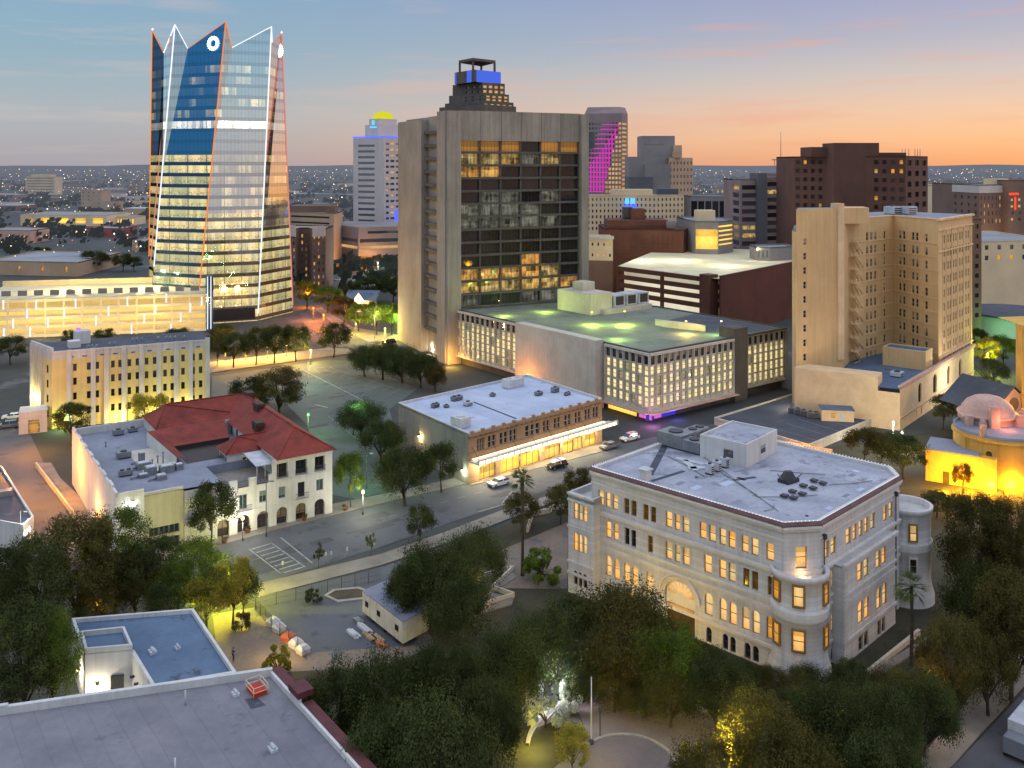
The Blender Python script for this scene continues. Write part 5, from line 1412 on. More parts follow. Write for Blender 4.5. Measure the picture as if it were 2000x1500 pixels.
# recessed bay on the narrow side with balconies
q = MB(); gb = MB()
ta, tb_ = 24.0, fT2.L - 7.6
for r in range(16):
    z0 = 8.0 + r * 4.4
    fT2.box(q, ta - .2, tb_ + .2, z0, z0 + 1.0, -4.5, -.6)
    if r in (3, 4): bT.window(fT2, ta + 1, tb_ - 1, z0 + 1.1, z0 + 4.2, 'lit_office' , 'metal_dark', 'none', 3.4, name='recess_window')
    else: bT.window(fT2, ta + .3, tb_ - .3, z0 + 1.0, z0 + 4.4, 'glass_tower', 'metal_dark', 'none', 3.4, name='recess_window')
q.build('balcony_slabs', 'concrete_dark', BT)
q = MB(); fT2.box(q, ta, tb_, 70, zT - 1, -4, -2.4); q.build('louvre_panel', 'metal_dark', BT)
q = MB(); fT2.box(q, ta + .5, tb_ - .5, 4.0, 6.8, -3, -2.8); q.build('lobby_window', 'lit_orange', BT)
bT.flush()
q = MB(); q.face([V3(p, zT - 1.15) for p in inner_]); q.build('roof', 'roof_grey', BT)
lamp_light((*fT2.p(ta + 3, 0, 4).xy, 3.0), (255, 200, 90), 260, .5)

# ------------------------------------------------------------------ crown shaped glass tower
CT_ = thing('crown_tower', 'tapering blue glass tower with zigzag crown and glowing edge lines', 'tower', (*P(431, 398), 0))
Yc = 398.0; R0 = 141 * Yc / F
ctr = P(431, Yc)
base = []; topr = []
pk_py = {0: 42, 1: 52, 2: 66, 3: 112, 4: 112, 5: 112, 6: 60, 7: 48}
# vertex 0 faces the viewer, 1.. go to the right (counter-clockwise from above is 0,1,2..)
for i in range(8):
    a = math.radians(-90 + 45 * i)
    base.append(ctr + Vector((math.cos(a), math.sin(a))) * R0)
cT2 = P(427, Yc)
pk_px = {0: 441, 1: 530, 2: 550, 6: 298, 7: 342}
for i in range(8):
    a = math.radians(-90 + 45 * i)
    y_ = Yc + math.sin(a) * R0 * .86
    if i in pk_px: p = P(pk_px[i], y_)
    else: p = cT2 + Vector((math.cos(a), math.sin(a))) * R0 * .88
    topr.append(V3(p, ZZ(pk_py[i], p.y)))
base3 = [V3(p, 0) for p in base]
def ridge(i, z):
    b_, t_ = base3[i], topr[i]; k = z / t_.z
    return b_ + (t_ - b_) * k
# valleys between ridge i (left) and i+1 (right): fold edge starts on the left ridge (or right one) lower down
val_px = {(0, 1): (453, 93, 70.0, 0), (7, 0): (367, 95, 60.0, 0), (6, 7): (320, 103, 62.0, 1), (1, 2): (533, 82, 108.0, 0)}
sheets = {}
def addf(mat, pts):
    sheets.setdefault(mat, MB()).face(pts)
strips = {'strip_white': MB(), 'strip_orange': MB(), 'strip_pink': MB()}
facet_mats = {(7, 0): ('skin_blue', 'skin_rose'), (0, 1): ('skin_pale', 'skin_rose'), (1, 2): ('skin_rose', 'skin_rose'), (6, 7): ('skin_dark', 'skin_pale')}
edges = []
for i in range(8):
    j = (i + 1) % 8
    big, thin = facet_mats.get((i, j), ('skin_dark', 'skin_dark'))
    if (i, j) in val_px:
        vx, vy, zm, side = val_px[(i, j)]
        yv = (topr[i].y * (.85 if side == 0 else .3) + topr[j].y * (.15 if side == 0 else .7)) if (i, j) != (6, 7) else (topr[i].y + topr[j].y) / 2
        if (i, j) == (1, 2): yv = topr[1].y + .6
        p = P(vx, yv); V_ = V3(p, ZZ(vy, yv))
    else:
        mid = (topr[i] + topr[j]) / 2; V_ = mid - Vector((0, 0, 9)); zm = 65; side = 0
    if (i, j) == (1, 2):
        V_ = ridge(1, V_.z) * .88 + ridge(2, V_.z) * .12; M_ = ridge(1, zm)
        addf(big, [base3[1], base3[2], topr[2]]); addf(big, [base3[1], topr[2], V_]); addf(big, [base3[1], V_, topr[1]])
    elif side == 0:
        M_ = ridge(i, zm)
        addf(thin, [topr[i], V_, M_])
        addf(big, [base3[i], base3[j], topr[j], V_, M_])
    else:
        M_ = ridge(j, zm)
        addf(thin, [topr[j], V_, M_])
        addf(big, [base3[j], base3[i], topr[i], V_, M_])
    edges.append((i, j, V_, M_))
nm = {'skin_blue': 'glass_facet', 'skin_pale': 'glass_facet', 'skin_rose': 'glass_facet', 'skin_dark': 'glass_facet'}
for mname, mb_ in sheets.items(): mb_.build('glass_facet', mname, CT_)
def strip(mat, a, b, r=.28):
    c_ = V3(ctr, 0); 
    off = lambda p: Vector((p.x, p.y, p.z)) + (Vector((p.x - ctr.x, p.y - ctr.y, 0))).normalized() * .12
    strips[mat].tube([off(a), off(b)], r, 5)
low = {7: 22.0, 6: 24.0}
for i, mat in ((0, 'strip_orange'), (1, 'strip_white'), (2, 'strip_pink'), (6, 'strip_orange'), (7, 'strip_white')):
    strip(mat, ridge(i, low.get(i, 3.0)), topr[i], .25)
for i, j, V_, M_ in edges:
    if (i, j) in val_px:
        mats_ = {(7, 0): ('strip_white', 'strip_pink'), (0, 1): ('strip_orange', 'strip_white'), (1, 2): ('strip_white', 'strip_pink'), (6, 7): ('strip_orange', 'strip_white')}[(i, j)]
        strip(mats_[0], topr[i], V_, .19); strip(mats_[1], V_, topr[j], .19)
a_, b_ = edges[6][2], ridge(7, 20)
i67 = [e_ for e_ in edges if e_[0] == 6][0]
strip('strip_pink', i67[2] + (topr[7] - i67[2]) * .6, ridge(6, 24) + (ridge(7, 22) - ridge(6, 24)) * .36, .22)
for k_, mb_ in strips.items(): mb_.build('edge_light_line', k_, CT_)
# emblem: ring of petals on the left facet and on the right facet
def emblem(i, j, px, py, rad):
    e_ = [e for e in edges if e[0] == i and e[1] == j][0]
    p0_, p1_, p2_ = base3[i], base3[j], topr[j]
    nrm = (p1_ - p0_).cross(p2_ - p0_).normalized()
    ray = Vector(((px - CX) / F, 1, -(py - HY) / F)); cam_ = Vector((0, 0, H))
    k = (p0_ - cam_).dot(nrm) / ray.dot(nrm)
    c_ = cam_ + ray * k
    if nrm.dot(cam_ - c_) < 0: nrm = -nrm
    ux = (p1_ - p0_).normalized(); uz = nrm.cross(ux)
    if uz.z < 0: uz = -uz
    m_ = MB()
    for q_ in range(18):
        a0 = 2 * math.pi * q_ / 18
        pts = []
        for da, r_ in ((-.13, .50), (.13, .50), (.165, .78), (.08, 1.0), (-.08, 1.0), (-.165, .78)):
            pts.append(c_ + (ux * math.cos(a0 + da) + uz * math.sin(a0 + da)) * rad * r_ + nrm * .35)
        m_.face(pts)
    m_.build('emblem', 'white_light', CT_)
emblem(7, 0, 417, 85, 3.0); emblem(1, 2, 543, 98, 3.2)
# core inside so the crown is closed, plus red aircraft lights on the outer peaks
q = MB(); pts = [ridge(i, 100) * .0 + V3((ridge(i, 100).xy - ctr) * .93 + ctr, 100) for i in range(8)]; q.face(pts)
q.build('roof', 'roof_dark', CT_)
for i in (6, 2):
    q = MB(); q.lathe(topr[i].xy, [(.02, topr[i].z + .2), (.35, topr[i].z + .6), (.02, topr[i].z + 1.1)], 8); q.build('beacon', 'white_light', CT_)
# lit entrance floor
q = MB()
f = Fac(base[0] + (base[1] - base[0]) * .05, base[1]); f.box(q, .8, f.L - 1, 1.0, 5.5, -.2, .35); q.build('lobby_band', 'glass_dark', CT_)

# ------------------------------------------------------------------ glowing parking garage beside it
GA = thing('lit_garage', 'wide parking garage glowing yellow on every deck with white light tubes', 'parking garage', (*P(200, 345), 0))
ga, gb_ = P(-60, 334), P(404, 353); fG = Fac(ga, gb_)
zg1 = ZZ(579, 345)
q = MB()
for k in range(5):
    z0 = zg1 - 4.35 - k * 3.25 + 3.25
    fG.box(q, 0, fG.L, z0 - .1, z0 + .9, -30, 0)
for k in range(14):
    t = fG.L * k / 13; fG.box(q, t - .3, t + .3, 0, zg1, -.4, .12)
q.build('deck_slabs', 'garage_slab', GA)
q = MB(); fG.box(q, .1, fG.L - .1, 0, zg1 - .3, -6, -5.8); q.build('deck_interior', 'garage_glow', GA)
q = MB(); fG.box(q, 0, fG.L, zg1 - .05, zg1 + 0.05, -40, -.5); q.build('roof_deck', 'roof_deck_pale', GA)
for k in range(14):
    q = MB(); fG.box(q, 8 + k * 5.6, 11.2 + k * 5.6, zg1 + .06, zg1 + 2.0, -9.2, -9); q.build('roof_wall_panel', 'grey_far', GA)
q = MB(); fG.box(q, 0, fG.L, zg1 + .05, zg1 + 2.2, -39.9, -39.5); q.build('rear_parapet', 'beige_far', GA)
tubes = [(7, 595), (71, 595), (148, 592), (249, 589), (53, 613), (126, 611), (212, 608), (325, 582), (26, 632), (94, 630), (188, 626), (282, 622), (372, 601), (8, 651), (59, 648), (257, 643), (334, 641), (304, 605), (353, 620), (394, 588)]
for i, (px, py) in enumerate(tubes):
    t = fG.t(px); z = ZZ(py, fG.p(t, 0).y)
    q = MB(); fG.box(q, t - .24, t + .24, z - 1.7, z + 1.7, .13, .45); q.build('light_tube', 'strip_white', GA)
gt = Fac(P(403, 352), P(416, 353)); q = MB(); gt.box(q, 0, gt.L, 0, 21, -3, 1.0); q.build('stair_tower', 'glass_blue', GA)
q = MB(); gt.box(q, .2, .5, 1, 21, 1.0, 1.2); gt.box(q, 1.4, 1.7, 1, 21, 1.0, 1.2); q.build('light_tube', 'strip_white', GA)
lamp_light((*fG.p(fG.L * .35, 0, -20).xy, zg1 + 5), (255, 225, 140), 5200, .12)
lamp_light((*fG.p(fG.L * .7, 0, -20).xy, zg1 + 5), (255, 225, 140), 5200, .12)
lamp_light((*fG.p(fG.L * .35, 0, 10).xy, 8), (255, 222, 150), 1500, 1); lamp_light((*fG.p(fG.L * .75, 0, 10).xy, 8), (255, 222, 150), 1500, 1)

# ------------------------------------------------------------------ cream and white deco block
DB = thing('cream_block', 'cream and white art deco block with tall white pilasters and rows of dark windows', 'building', (-95, 235, 0))
zD = 18.3
d0, d1 = P(100, G(100, 838).y), P(408, 236)
d1 = Vector((-78.2, 238.0)); d0 = Vector((-111.0, 222.4))
fDb = Fac(d0, d1)
dv = Vector((-fDb.d.y, fDb.d.x)); fDl = Fac(d0 + dv * 13 - fDb.d * 5, d0)
q = MB(); hd_ = []
cols = [(375, 392), (408, 428), (485, 508), (533, 553), (620, 640), (660, 682), (712, 732), (757, 777), (808, 828), (853, 875), (911, 931), (951, 972), (1011, 1031), (1069, 1087), (1110, 1129)]
for a, b in cols:
    t0_, t1_ = fDb.t(a / 2.857), fDb.t(b / 2.857)
    for z1 in (15.3, 11.9, 8.3, 4.6): hd_.append((t0_, t1_, z1 - 1.75, z1))
fDb.wall(q, 0, fDb.L, -.5, 16.6, hd_, .25)
fDb.wall(q, 0, fDb.L, 16.6, zD, (), 0, m=1)
hl = [(fDl.L * .8 - .8, fDl.L * .8 + .5, z1 - 1.9, z1) for z1 in (15.0, 11.4, 7.8, 4.2)]
fDl.wall(q, 0, fDl.L, -.5, 16.6, hl, .25); fDl.wall(q, 0, fDl.L, 16.6, zD, (), 0, m=1)
back = [d1, d1 + dv * 16, d0 + dv * 16 - fDb.d * 5, d0 + dv * 13 - fDb.d * 5]
for a, b in zip(back, back[1:]): Fac(a, b).wall(q, 0, (b - a).length, -.5, zD)
q.build('wall', ['cream_render', 'white_render'], DB)
q = MB()
for px in (135, 182, 208, 242, 276, 310, 344, 372, 405): t = fDb.t(px); fDb.box(q, t - .55, t + .55, -.5, zD + (.5 if px != 405 else .9), .003, .45)
for t in (1.0, 4.2, 7.4): fDl.box(q, t - .5, t + .5, -.5, zD + .6, .003, .45)
fDb.box(q, 0, fDb.L, zD - .1, zD + .35, -.4, .1); fDl.box(q, 0, fDl.L, zD - .1, zD + 1.2, -.4, .1)
for px in (140, 165, 200, 225, 260, 292, 328, 358, 387): t = fDb.t(px); fDb.box(q, t - .5, t + .5, 16.9, 17.1, .003, .1, 1)
q.build('pilasters', ['white_render', 'frame_dark'], DB)
bD = Budget(DB, 100)
for s in hd_: bD.window(fDb, *s, 'glass_dark', 'frame_dark', 'sash', .2)
for s in hl: bD.window(fDl, *s, 'glass_dark', 'frame_dark', 'sash', .2)
bD.flush()
q = MB(); q.face([V3(p, zD) for p in (d0, d1, d1 + dv * 16, d0 + dv * 16 - fDb.d * 5, d0 + dv * 13 - fDb.d * 5)]); q.build('roof', 'roof_dark', DB)
t = thing('roof_stair_house', 'white stair house with violet light on the cream block roof', 'rooftop house', (*P(158, 230), zD))
q = MB(); f = Fac(P(135, 228), P(158, 229.5)); f.box(q, 0, f.L, zD, zD + 1.6, -3, 0); f = Fac(P(147, 233), P(177, 235)); f.box(q, 0, f.L, zD, zD + 3.2, -3, 0); q.build('wall', 'white_render', t)
q = MB(); q.box(P(153, 236).xy, (1, 0), .5, .3, zD + 3.25, zD + 3.7); q.build('lamp', 'violet_light', t)
for i, (px, py) in enumerate(((170, 682), (178, 681), (187, 681), (212, 677), (222, 676), (258, 668), (266, 667), (275, 667), (307, 665), (323, 664), (331, 664), (340, 664), (358, 663))):
    p = G(px, py, zD).xy
    t = thing('roof_vent', 'small white vent among those dotted over the cream block roof', 'vent', (*p, zD), 'white vents on the cream block roof')
    q = MB(); q.tube([V3(p, zD), V3(p, zD + .8), V3(p, zD + 1.0) + Vector((.35, 0, .05)), V3(p, zD + .75) + Vector((.5, 0, 0))], .16, 6); q.build('pipe', 'metal_pale', t)
q = MB(); f = Fac(d0 - fDb.d * 7 - dv * 2, d0 - fDb.d * 1 - dv * 2); f.wall(q, 0, f.L, 0, 5.2, [(2, 4.4, -.01, 3.2)], .6); f.box(q, 0, f.L, 5.0, 5.2, -6, -.02)
f2 = Fac(f.A + dv * 6, f.A); f2.wall(q, 0, 6, 0, 5.2)
for zz in (1.3, 2.6, 3.9): f.box(q, 0, f.L, zz, zz + .12, .003, .08)
q.build('corner_porch', 'white_render', DB)
q = MB(); f.wall(q, 2.2, 4.2, 0, 3.0, o=-.5); q.build('door', 'lit_amber', DB)
for t_ in (2.6, 5.8): lamp_light((*fDl.p(t_, 0, 1.2).xy, 6.0), (255, 235, 150), 260, .2)
lamp_light((*fDb.p(2, 0, 2).xy, 1.5), (200, 255, 150), 220, .2)
for px in (230, 300, 360): lamp_light((*fDb.p(fDb.t(px), 0, 2.2).xy, 1.2), (255, 235, 140), 300, .2)
# ------------------------------------------------------------------ towers and blocks farther off
def block(name, label, cat, faces, ztop, wall, roof='roof_far', group=None, par=0.6, depth=None, base=0.0):
    """faces: list of facade points left to right; closes at the back; returns thing and its facades"""
    t = thing(name, label, cat, (faces[0].x, faces[0].y, 0), group)
    pts = [Vector(p) for p in faces]
    cen = sum(pts, Vector((0, 0))) / len(pts)
    if depth is None: depth = (pts[-1] - pts[0]).length * .7
    dv = Vector((0, 1)) * depth
    poly = ccw(pts + [pts[-1] + dv, pts[0] + dv])
    q = MB(); inn = parapet(q, poly, ztop - par, ztop + .01, .5); q.face([V3(p, ztop - par) for p in inn], 1)
    facs = [Fac(a, b) for a, b in zip(pts, pts[1:])]
    return t, facs, q, poly
def close_walls(q, poly, facs, z0, ztop):
    n = len(poly)
    fs = [(f.A, f.B) for f in facs]
    for i in range(n):
        a, b = poly[i], poly[(i + 1) % n]
        if any((a - A).length < .01 and (b - B).length < .01 for A, B in fs): continue
        Fac(a, b).wall(q, 0, (b - a).length, z0, ztop)
def gridholes(f, nc, nr, z0, z1, wf=.5, hf=.5, t0=None, t1=None):
    t0 = 0 if t0 is None else t0; t1 = f.L if t1 is None else t1
    w_ = (t1 - t0) / nc; h_ = (z1 - z0) / nr; out = []
    for r in range(nr):
        for c_ in range(nc):
            out.append((t0 + w_ * (c_ + .5 - wf / 2), t0 + w_ * (c_ + .5 + wf / 2), z1 - h_ * (r + .5 + hf / 2), z1 - h_ * (r + .5 - hf / 2)))
    return out
rf_ = random.Random(21)
def fill(bud_, f, hs, panes, dep=.4):
    for h_ in hs: bud_.window(f, *h_, rf_.choice(panes), 'frame_dark', 'none', dep)
def simple(name, label, cat, faces, ztop, wall, grids, panes, roof='roof_far', depth=None, n=100, group=None, base=0.0):
    t, facs, q, poly = block(name, label, cat, faces, ztop, wall, roof, group, depth=depth)
    b_ = Budget(t, n)
    for f, g_ in zip(facs, grids):
        hs = gridholes(f, *g_) if g_ else []
        f.wall(q, 0, f.L, base, ztop, hs, .45)
        fill(b_, f, hs, panes)
    close_walls(q, poly, facs, base, ztop)
    q.build('wall', [wall, roof], t); b_.flush()
    return t, facs
def topbox(t, mat, px0, px1, py0, py1, Y, dep=10, name='roof_house', mat2=None):
    q = MB(); f = Fac(P(px0, Y), P(px1, Y)); f.box(q, 0, f.L, ZZ(py1, Y), ZZ(py0, Y), -dep, 0); return q.build(name, mat, t)

# stepped tower with blue lit top and open crown frame
Y = 470
ST = thing('stepped_tower', 'stepped pyramid topped tower with blue lit band and open crown frame', 'tower', (*P(935, Y), 0))
q = MB(); wins_ = []
steps = [(858, 1008, 205, 330), (869, 1003, 197, 212), (877, 994, 181, 197), (884, 986, 159, 181)]
bST = Budget(ST, 100)
for i, (x0, x1, y0, y1) in enumerate(steps):
    xm = {0: 945, 1: 944, 2: 948, 3: 942}[i]
    pa, pm_, pb_ = P(x0, Y + 22), P(xm, Y - 6 + i * 4), P(x1, Y + 14)
    poly = ccw([pa, pm_, pb_, P((x0 + x1) / 2, Y + 50)])
    z0, z1 = ZZ(y1, Y) - 3, ZZ(y0, Y)
    fl_, fr_ = Fac(pa, pm_), Fac(pm_, pb_)
    nr = 1 if i < 2 else 2
    hl_ = gridholes(fl_, 3, nr, ZZ(y1, Y), z1 - .8, .6, .5, fl_.L * .42, fl_.L) if i else []
    hr_ = gridholes(fr_, 5 if i == 1 else 4, nr, ZZ(y1, Y), z1 - .8, .66, .6) if i else []
    fl_.wall(q, 0, fl_.L, z0, z1, hl_, .5); fr_.wall(q, 0, fr_.L, z0, z1, hr_, .5)
    q.face([V3(p, z1) for p in poly])
    for a, b in zip(poly, poly[1:] + poly[:1]):
        if (a - pa).length < .1 and (b - pm_).length < .1 or (a - pm_).length < .1 and (b - pb_).length < .1: continue
        Fac(a, b).wall(q, 0, (b - a).length, z0, z1)
    fill(bST, fl_, hl_, ['glass_dark']); fill(bST, fr_, hr_, ['lit_far'])
q.build('wall', 'concrete_dark', ST)
q = MB(); zb0, zb1 = ZZ(159, Y), ZZ(135, Y)
f1, f2 = Fac(P(888, Y + 18), P(927, Y + 2)), Fac(P(927, Y + 2), P(978, Y + 16))
q.prism(ccw([f1.A, f1.B, f2.B, P(936, Y + 40)]), zb0, zb1); q.build('penthouse', 'concrete_dark', ST)
for f_, a_, b_ in ((f1, .03, .1), (f1, .62, .86), (f2, .06, 1)):
    q = MB(); f_.wall(q, f_.L * a_, f_.L * b_, zb0, zb1, o=.1); q.build('lit_panel', 'blue_panel', ST)
q = MB(); za, zb = ZZ(136, Y), ZZ(117, Y); c4 = [P(898, Y + 14), P(924, Y + 4), P(966, Y + 14), P(940, Y + 30)]
for p in c4: q.box(p, (1, .5), .45, .45, za, zb)
q.prism(ccw([P(896, Y + 14), P(924, Y + 2), P(968, Y + 14), P(940, Y + 32)]), zb, zb + 1.3, bottom=True); q.build('crown_frame', 'concrete_dark', ST)

# pale tower with yellow dome and blue roof line
Y = 640
YT = thing('dome_tower', 'pale banded hotel tower with glowing yellow dome and blue roof line', 'tower', (*P(735, Y), 0))
q = MB(); f1, f2 = Fac(P(690, Y + 4), P(750, Y - 8)), Fac(P(750, Y - 8), P(815, Y + 14))
zt_, zb_ = ZZ(270, Y), ZZ(448, Y)
bY = Budget(YT, 100)
h1 = [(f1.L * .16, f1.L * .7, zt_ - 6 - k * 4.0, zt_ - 4.4 - k * 4.0) for k in range(14)]
h2 = gridholes(f2, 6, 15, zb_ + 2, zt_ - 2, .74, .38)
f1.wall(q, 0, f1.L, zb_ - 20, zt_, h1, .4); f2.wall(q, 0, f2.L, zb_ - 20, zt_, h2, .4)
q.face([V3(p, zt_) for p in (f1.A, f1.B, f2.B, P(770, Y + 50), P(715, Y + 40))])
for p in (f1.B,): q.box(p + Vector((-1.2, 0)), f1.d, 2.2, 1.2, zb_ - 20, zt_ + .2)
q.build('wall', 'white_far', YT); fill(bY, f1, h1, ['glass_far']); fill(bY, f2, h2, ['glass_far', 'glass_far', 'glass_far', 'lit_far']); bY.flush()
q = MB(); f3 = Fac(P(713, Y + 12), P(724, Y + 4)); q.prism(ccw([P(713, Y + 12), P(738, Y), P(783, Y + 14), P(750, Y + 40)]), zt_, ZZ(243, Y)); q.prism(ccw([P(721, Y + 14), P(740, Y + 4), P(775, Y + 16), P(748, Y + 36)]), ZZ(243, Y), ZZ(231, Y)); q.build('penthouse', 'white_far', YT)
q = MB(); f1.box(q, -.3, f1.L + .2, zt_ + .25, zt_ + 1.2, -.2, .4); f2.box(q, 0, f2.L, zt_ + .25, zt_ + 1.2, -.2, .4); q.build('roof_light_line', 'blue_light', YT)
q = MB(); c_ = P(748, Y + 20); z0 = ZZ(231, Y); q.lathe(c_, [(7.6, z0), (7.4, z0 + 2), (6, z0 + 4), (3.2, z0 + 5.6), (.05, z0 + 6)], 20); q.build('dome', 'yellow_dome', YT)
fs_ = Fac(P(721, Y - 1), P(737, Y - 1)); q = MB(); fs_.box(q, 1.9, 3.7, ZZ(244, Y), ZZ(235, Y), 0, .3); fs_.box(q, .5, 5.2, ZZ(250, Y), ZZ(247, Y), 0, .3); q.build('sign', 'cyan_sign', YT)
spot_light((*P(705, Y - 40), ZZ(430, Y)), (*P(715, Y), ZZ(330, Y)), (240, 225, 255), 90000, 60)
q = MB(); f = Fac(P(771, Y - 12), P(784, Y - 12)); f.box(q, 0, f.L, ZZ(445, Y), ZZ(408, Y), -1, 0); q.build('lit_panel', 'blue_light', YT)
# its podium
Yp = 560
PD = thing('tower_podium', 'pale two storey podium with dark window bands below the dome tower', 'building', (*P(700, Yp), 0))
q = MB(); f1, f2 = Fac(P(655, Yp + 24), P(700, Yp)), Fac(P(700, Yp), P(790, Yp + 10))
zz_ = lambda py: ZZ(py, Yp)
b_ = Budget(PD, 100)
ww = []
for f in (f1, f2):
    h_ = [(1, f.L - 1, zz_(474), zz_(467)), (1, f.L - 1, zz_(487), zz_(481))] + ([(f.L * .2, f.L - 1, zz_(457), zz_(452))] if f is f2 else [])
    f.wall(q, 0, f.L, zz_(500), zz_(444), h_, .6)
    for x_ in h_: ww.append((f, x_))
    f.wall(q, 2, f.L - 2, 0, zz_(500), o=-3, m=0)
q.face([V3(p, zz_(444)) for p in (f1.A, f1.B, f2.B, f2.B + Vector((0, 40)), f1.A + Vector((0, 40)))])
q.build('wall', 'grey_far', PD)
for f, x_ in ww: b_.window(f, *x_, 'glass_far' if x_[2] > zz_(480) else 'lit_far', 'frame_dark', 'none', .5)
lamp_light((*P(720, Yp - 8), 5), (255, 170, 80), 4000, 1)

# magenta lit tower
Y = 720
MT = thing('magenta_tower', 'chamfered tower with magenta light lines down its facade against the sunset', 'tower', (*P(1180, Y), 0))
z = lambda py: ZZ(py, Y)
fm = Fac(P(1142, Y), P(1214, Y - 8)); fr_ = Fac(P(1214, Y - 8), P(1226, Y + 6))
q = MB()
poly = ccw([fm.A, fm.B, fr_.B, P(1205, Y + 40), P(1150, Y + 40)])
def edge_y(f_): return 375 if f_ < .5 else 375 - 140 * (f_ - .5) / .46
hf_ = gridholes(fr_, 1, 17, z(380), z(238), .86, .5)
hm_ = gridholes(fm, 11, 16, z(378), z(238), .7, .55)
fm.wall(q, 0, fm.L, z(460), z(222), hm_, .5); fr_.wall(q, 0, fr_.L, z(460), z(222), hf_, .5)
q.frustum([fm.A, fm.B, fr_.B, P(1205, Y + 40), P(1150, Y + 40)], z(222), [P(1148, Y + 3), P(1210, Y - 2), P(1221, Y + 10), P(1203, Y + 36), P(1155, Y + 36)], z(209))
q.build('wall', 'mauve_far', MT)
bM = Budget(MT, 100)
fill(bM, fr_, hf_, ['lit_far', 'lit_amber'])
for h_ in hm_:
    fx = (h_[0] + h_[1]) / 2 / fm.L; py = HY + (H - h_[2]) * F / Y
    bM.window(fm, *h_, 'lit_far' if fx > .5 and py > edge_y(fx) + 4 else 'glass_far', 'frame_dark', 'none', .4)
bM.flush()
q = MB()
for c_ in range(12):
    f_ = c_ / 12; t = fm.L * f_; y0 = edge_y(f_); y1 = 335 - 90 * f_ if f_ < .5 else 290 - 110 * (f_ - .5)
    fm.box(q, t - .3, t + .3, z(y0), z(min(y1, y0 - 6)), .05, .25)
for r in range(15):
    py = 374 - r * 9.3
    f1_ = .5 + .46 * (375 - py) / 140; f0_ = 0 if py > 335 else min(f1_ - .12, (335 - py) / 95 * .5)
    fm.box(q, fm.L * max(f0_, 0), fm.L * min(f1_, .97), z(py) - .3, z(py) + .3, .05, .25)
q.build('facade_lights', 'magenta_light', MT)
q = MB(); fm.wall(q, 2, 8, z(290), z(258), o=.3); q.build('dark_panel', 'glass_far', MT)
# grey stepped group
Y = 620
z = lambda py: ZZ(py, Y)
SG = thing('stepped_grey_block', 'grey stepped block with blank mechanical boxes and tan window wing', 'building', (*P(1290, Y), 0))
for i, (x0, x1, y0, y1, yy, m_) in enumerate([(1253, 1318, 264, 308, Y + 14, 'grey_far'), (1228, 1315, 306, 375, Y + 4, 'grey_far'), (1262, 1310, 320, 420, Y - 6, 'grey_far'), (1228, 1275, 345, 420, Y - 10, 'grey_far_dark'), (1316, 1332, 283, 400, Y + 10, 'tan_far')]):
    q = MB(); f = Fac(P(x0, yy), P(x1, yy)); f.box(q, 0, f.L, z(y1), z(y0), -22, 0)
    if i == 0: f.box(q, 2, f.L - 8, z(281), z(267), .0, .2)
    q.build('mechanical_box' if i < 4 else 'wing', m_, SG)
f = Fac(P(1306, Y - 4), P(1353, Y + 8)); hs = gridholes(f, 7, 9, z(430), z(312), .5, .42)
q = MB(); f.wall(q, 0, f.L, 0, z(308), hs, .4); q.face([V3(p, z(308)) for p in (f.A, f.B, f.B + Vector((0, 20)), f.A + Vector((0, 20)))]); Fac(f.B, f.B + Vector((0, 20))).wall(q, 0, 20, 0, z(308)); q.build('wing', 'tan_far', SG)
b_ = Budget(SG, 80); fill(b_, f, hs, ['glass_far']); 
q = MB(); f2 = Fac(P(1318, Y - 2), P(1331, Y - 2)); f2.box(q, 0, f2.L, z(308), z(296), -10, 0); q.build('mechanical_box', 'tan_far', SG)
# cream hotel with small dark windows
Y = 500
z = lambda py: ZZ(py, Y)
t, fs = simple('cream_hotel', 'cream hotel slab with rows of small dark windows and a lit rooftop sign', 'hotel', [P(1146, Y), P(1200, Y + 3), P(1290, Y), P(1336, Y + 6)], z(382), 'beige_far', [(7, 6, z(452), z(384), .42, .5), (11, 6, z(452), z(384), .42, .5), (6, 6, z(452), z(384), .42, .5)], ['glass_far'], depth=20)
topbox(t, 'beige_far', 1196, 1275, 370, 384, Y + 4); topbox(t, 'roof_far_dark', 1285, 1325, 369, 380, Y + 14, 6, 'roof_plant')
q = MB(); f = Fac(P(1217, Y - 2), P(1245, Y - 2)); f.box(q, 1, 3.2, z(398), z(387), 0, .4); f.box(q, 4, 6.2, z(398), z(387), 0, .4); q.build('sign', 'cyan_sign', t)
q = MB(); f.box(q, .2, 7.5, z(410), z(400), 0, .4); q.build('sign_base', 'blue_light', t)
# brown brick theatre and neighbours
Y = 440
z = lambda py: ZZ(py, Y)
t, fs = simple('brick_theatre', 'big windowless brown brick theatre block with stepped roofs', 'theatre', [P(1180, Y + 4), P(1335, Y - 6), P(1350, Y + 14)], z(447), 'brick_brown', [(1, 1, z(530), z(520), .05, .05), None], ['glass_far'], 'brick_brown', depth=30)
topbox(t, 'brick_brown', 1188, 1305, 430, 450, Y + 6, 20); topbox(t, 'brick_brown', 1232, 1260, 408, 450, Y + 10, 10); topbox(t, 'metal_dark', 1219, 1235, 405, 450, Y + 12, 8, 'sign_tower'); topbox(t, 'grey_far', 1302, 1320, 432, 446, Y + 4, 6)
q = MB(); f = fs[0]
for tq in (.62, .68, .74, .8, .86): f.box(q, f.L * tq, f.L * tq + .25, 15, z(458), .02, .15)
for zq in (14, 18, 22, 26): f.box(q, f.L * .58, f.L * .88, zq, zq + .2, .02, .15)
q.build('blind_panel', 'brick_maroon', t)
Y = 425
z = lambda py: ZZ(py, Y)
t, fs = simple('cornice_block', 'old pale block with heavy cornice beside the big concrete tower', 'building', [P(1140, Y), P(1197, Y - 3)], z(462), 'beige_far', [(5, 2, z(508), z(466), .3, .3)], ['glass_far', 'lit_far'], depth=14)
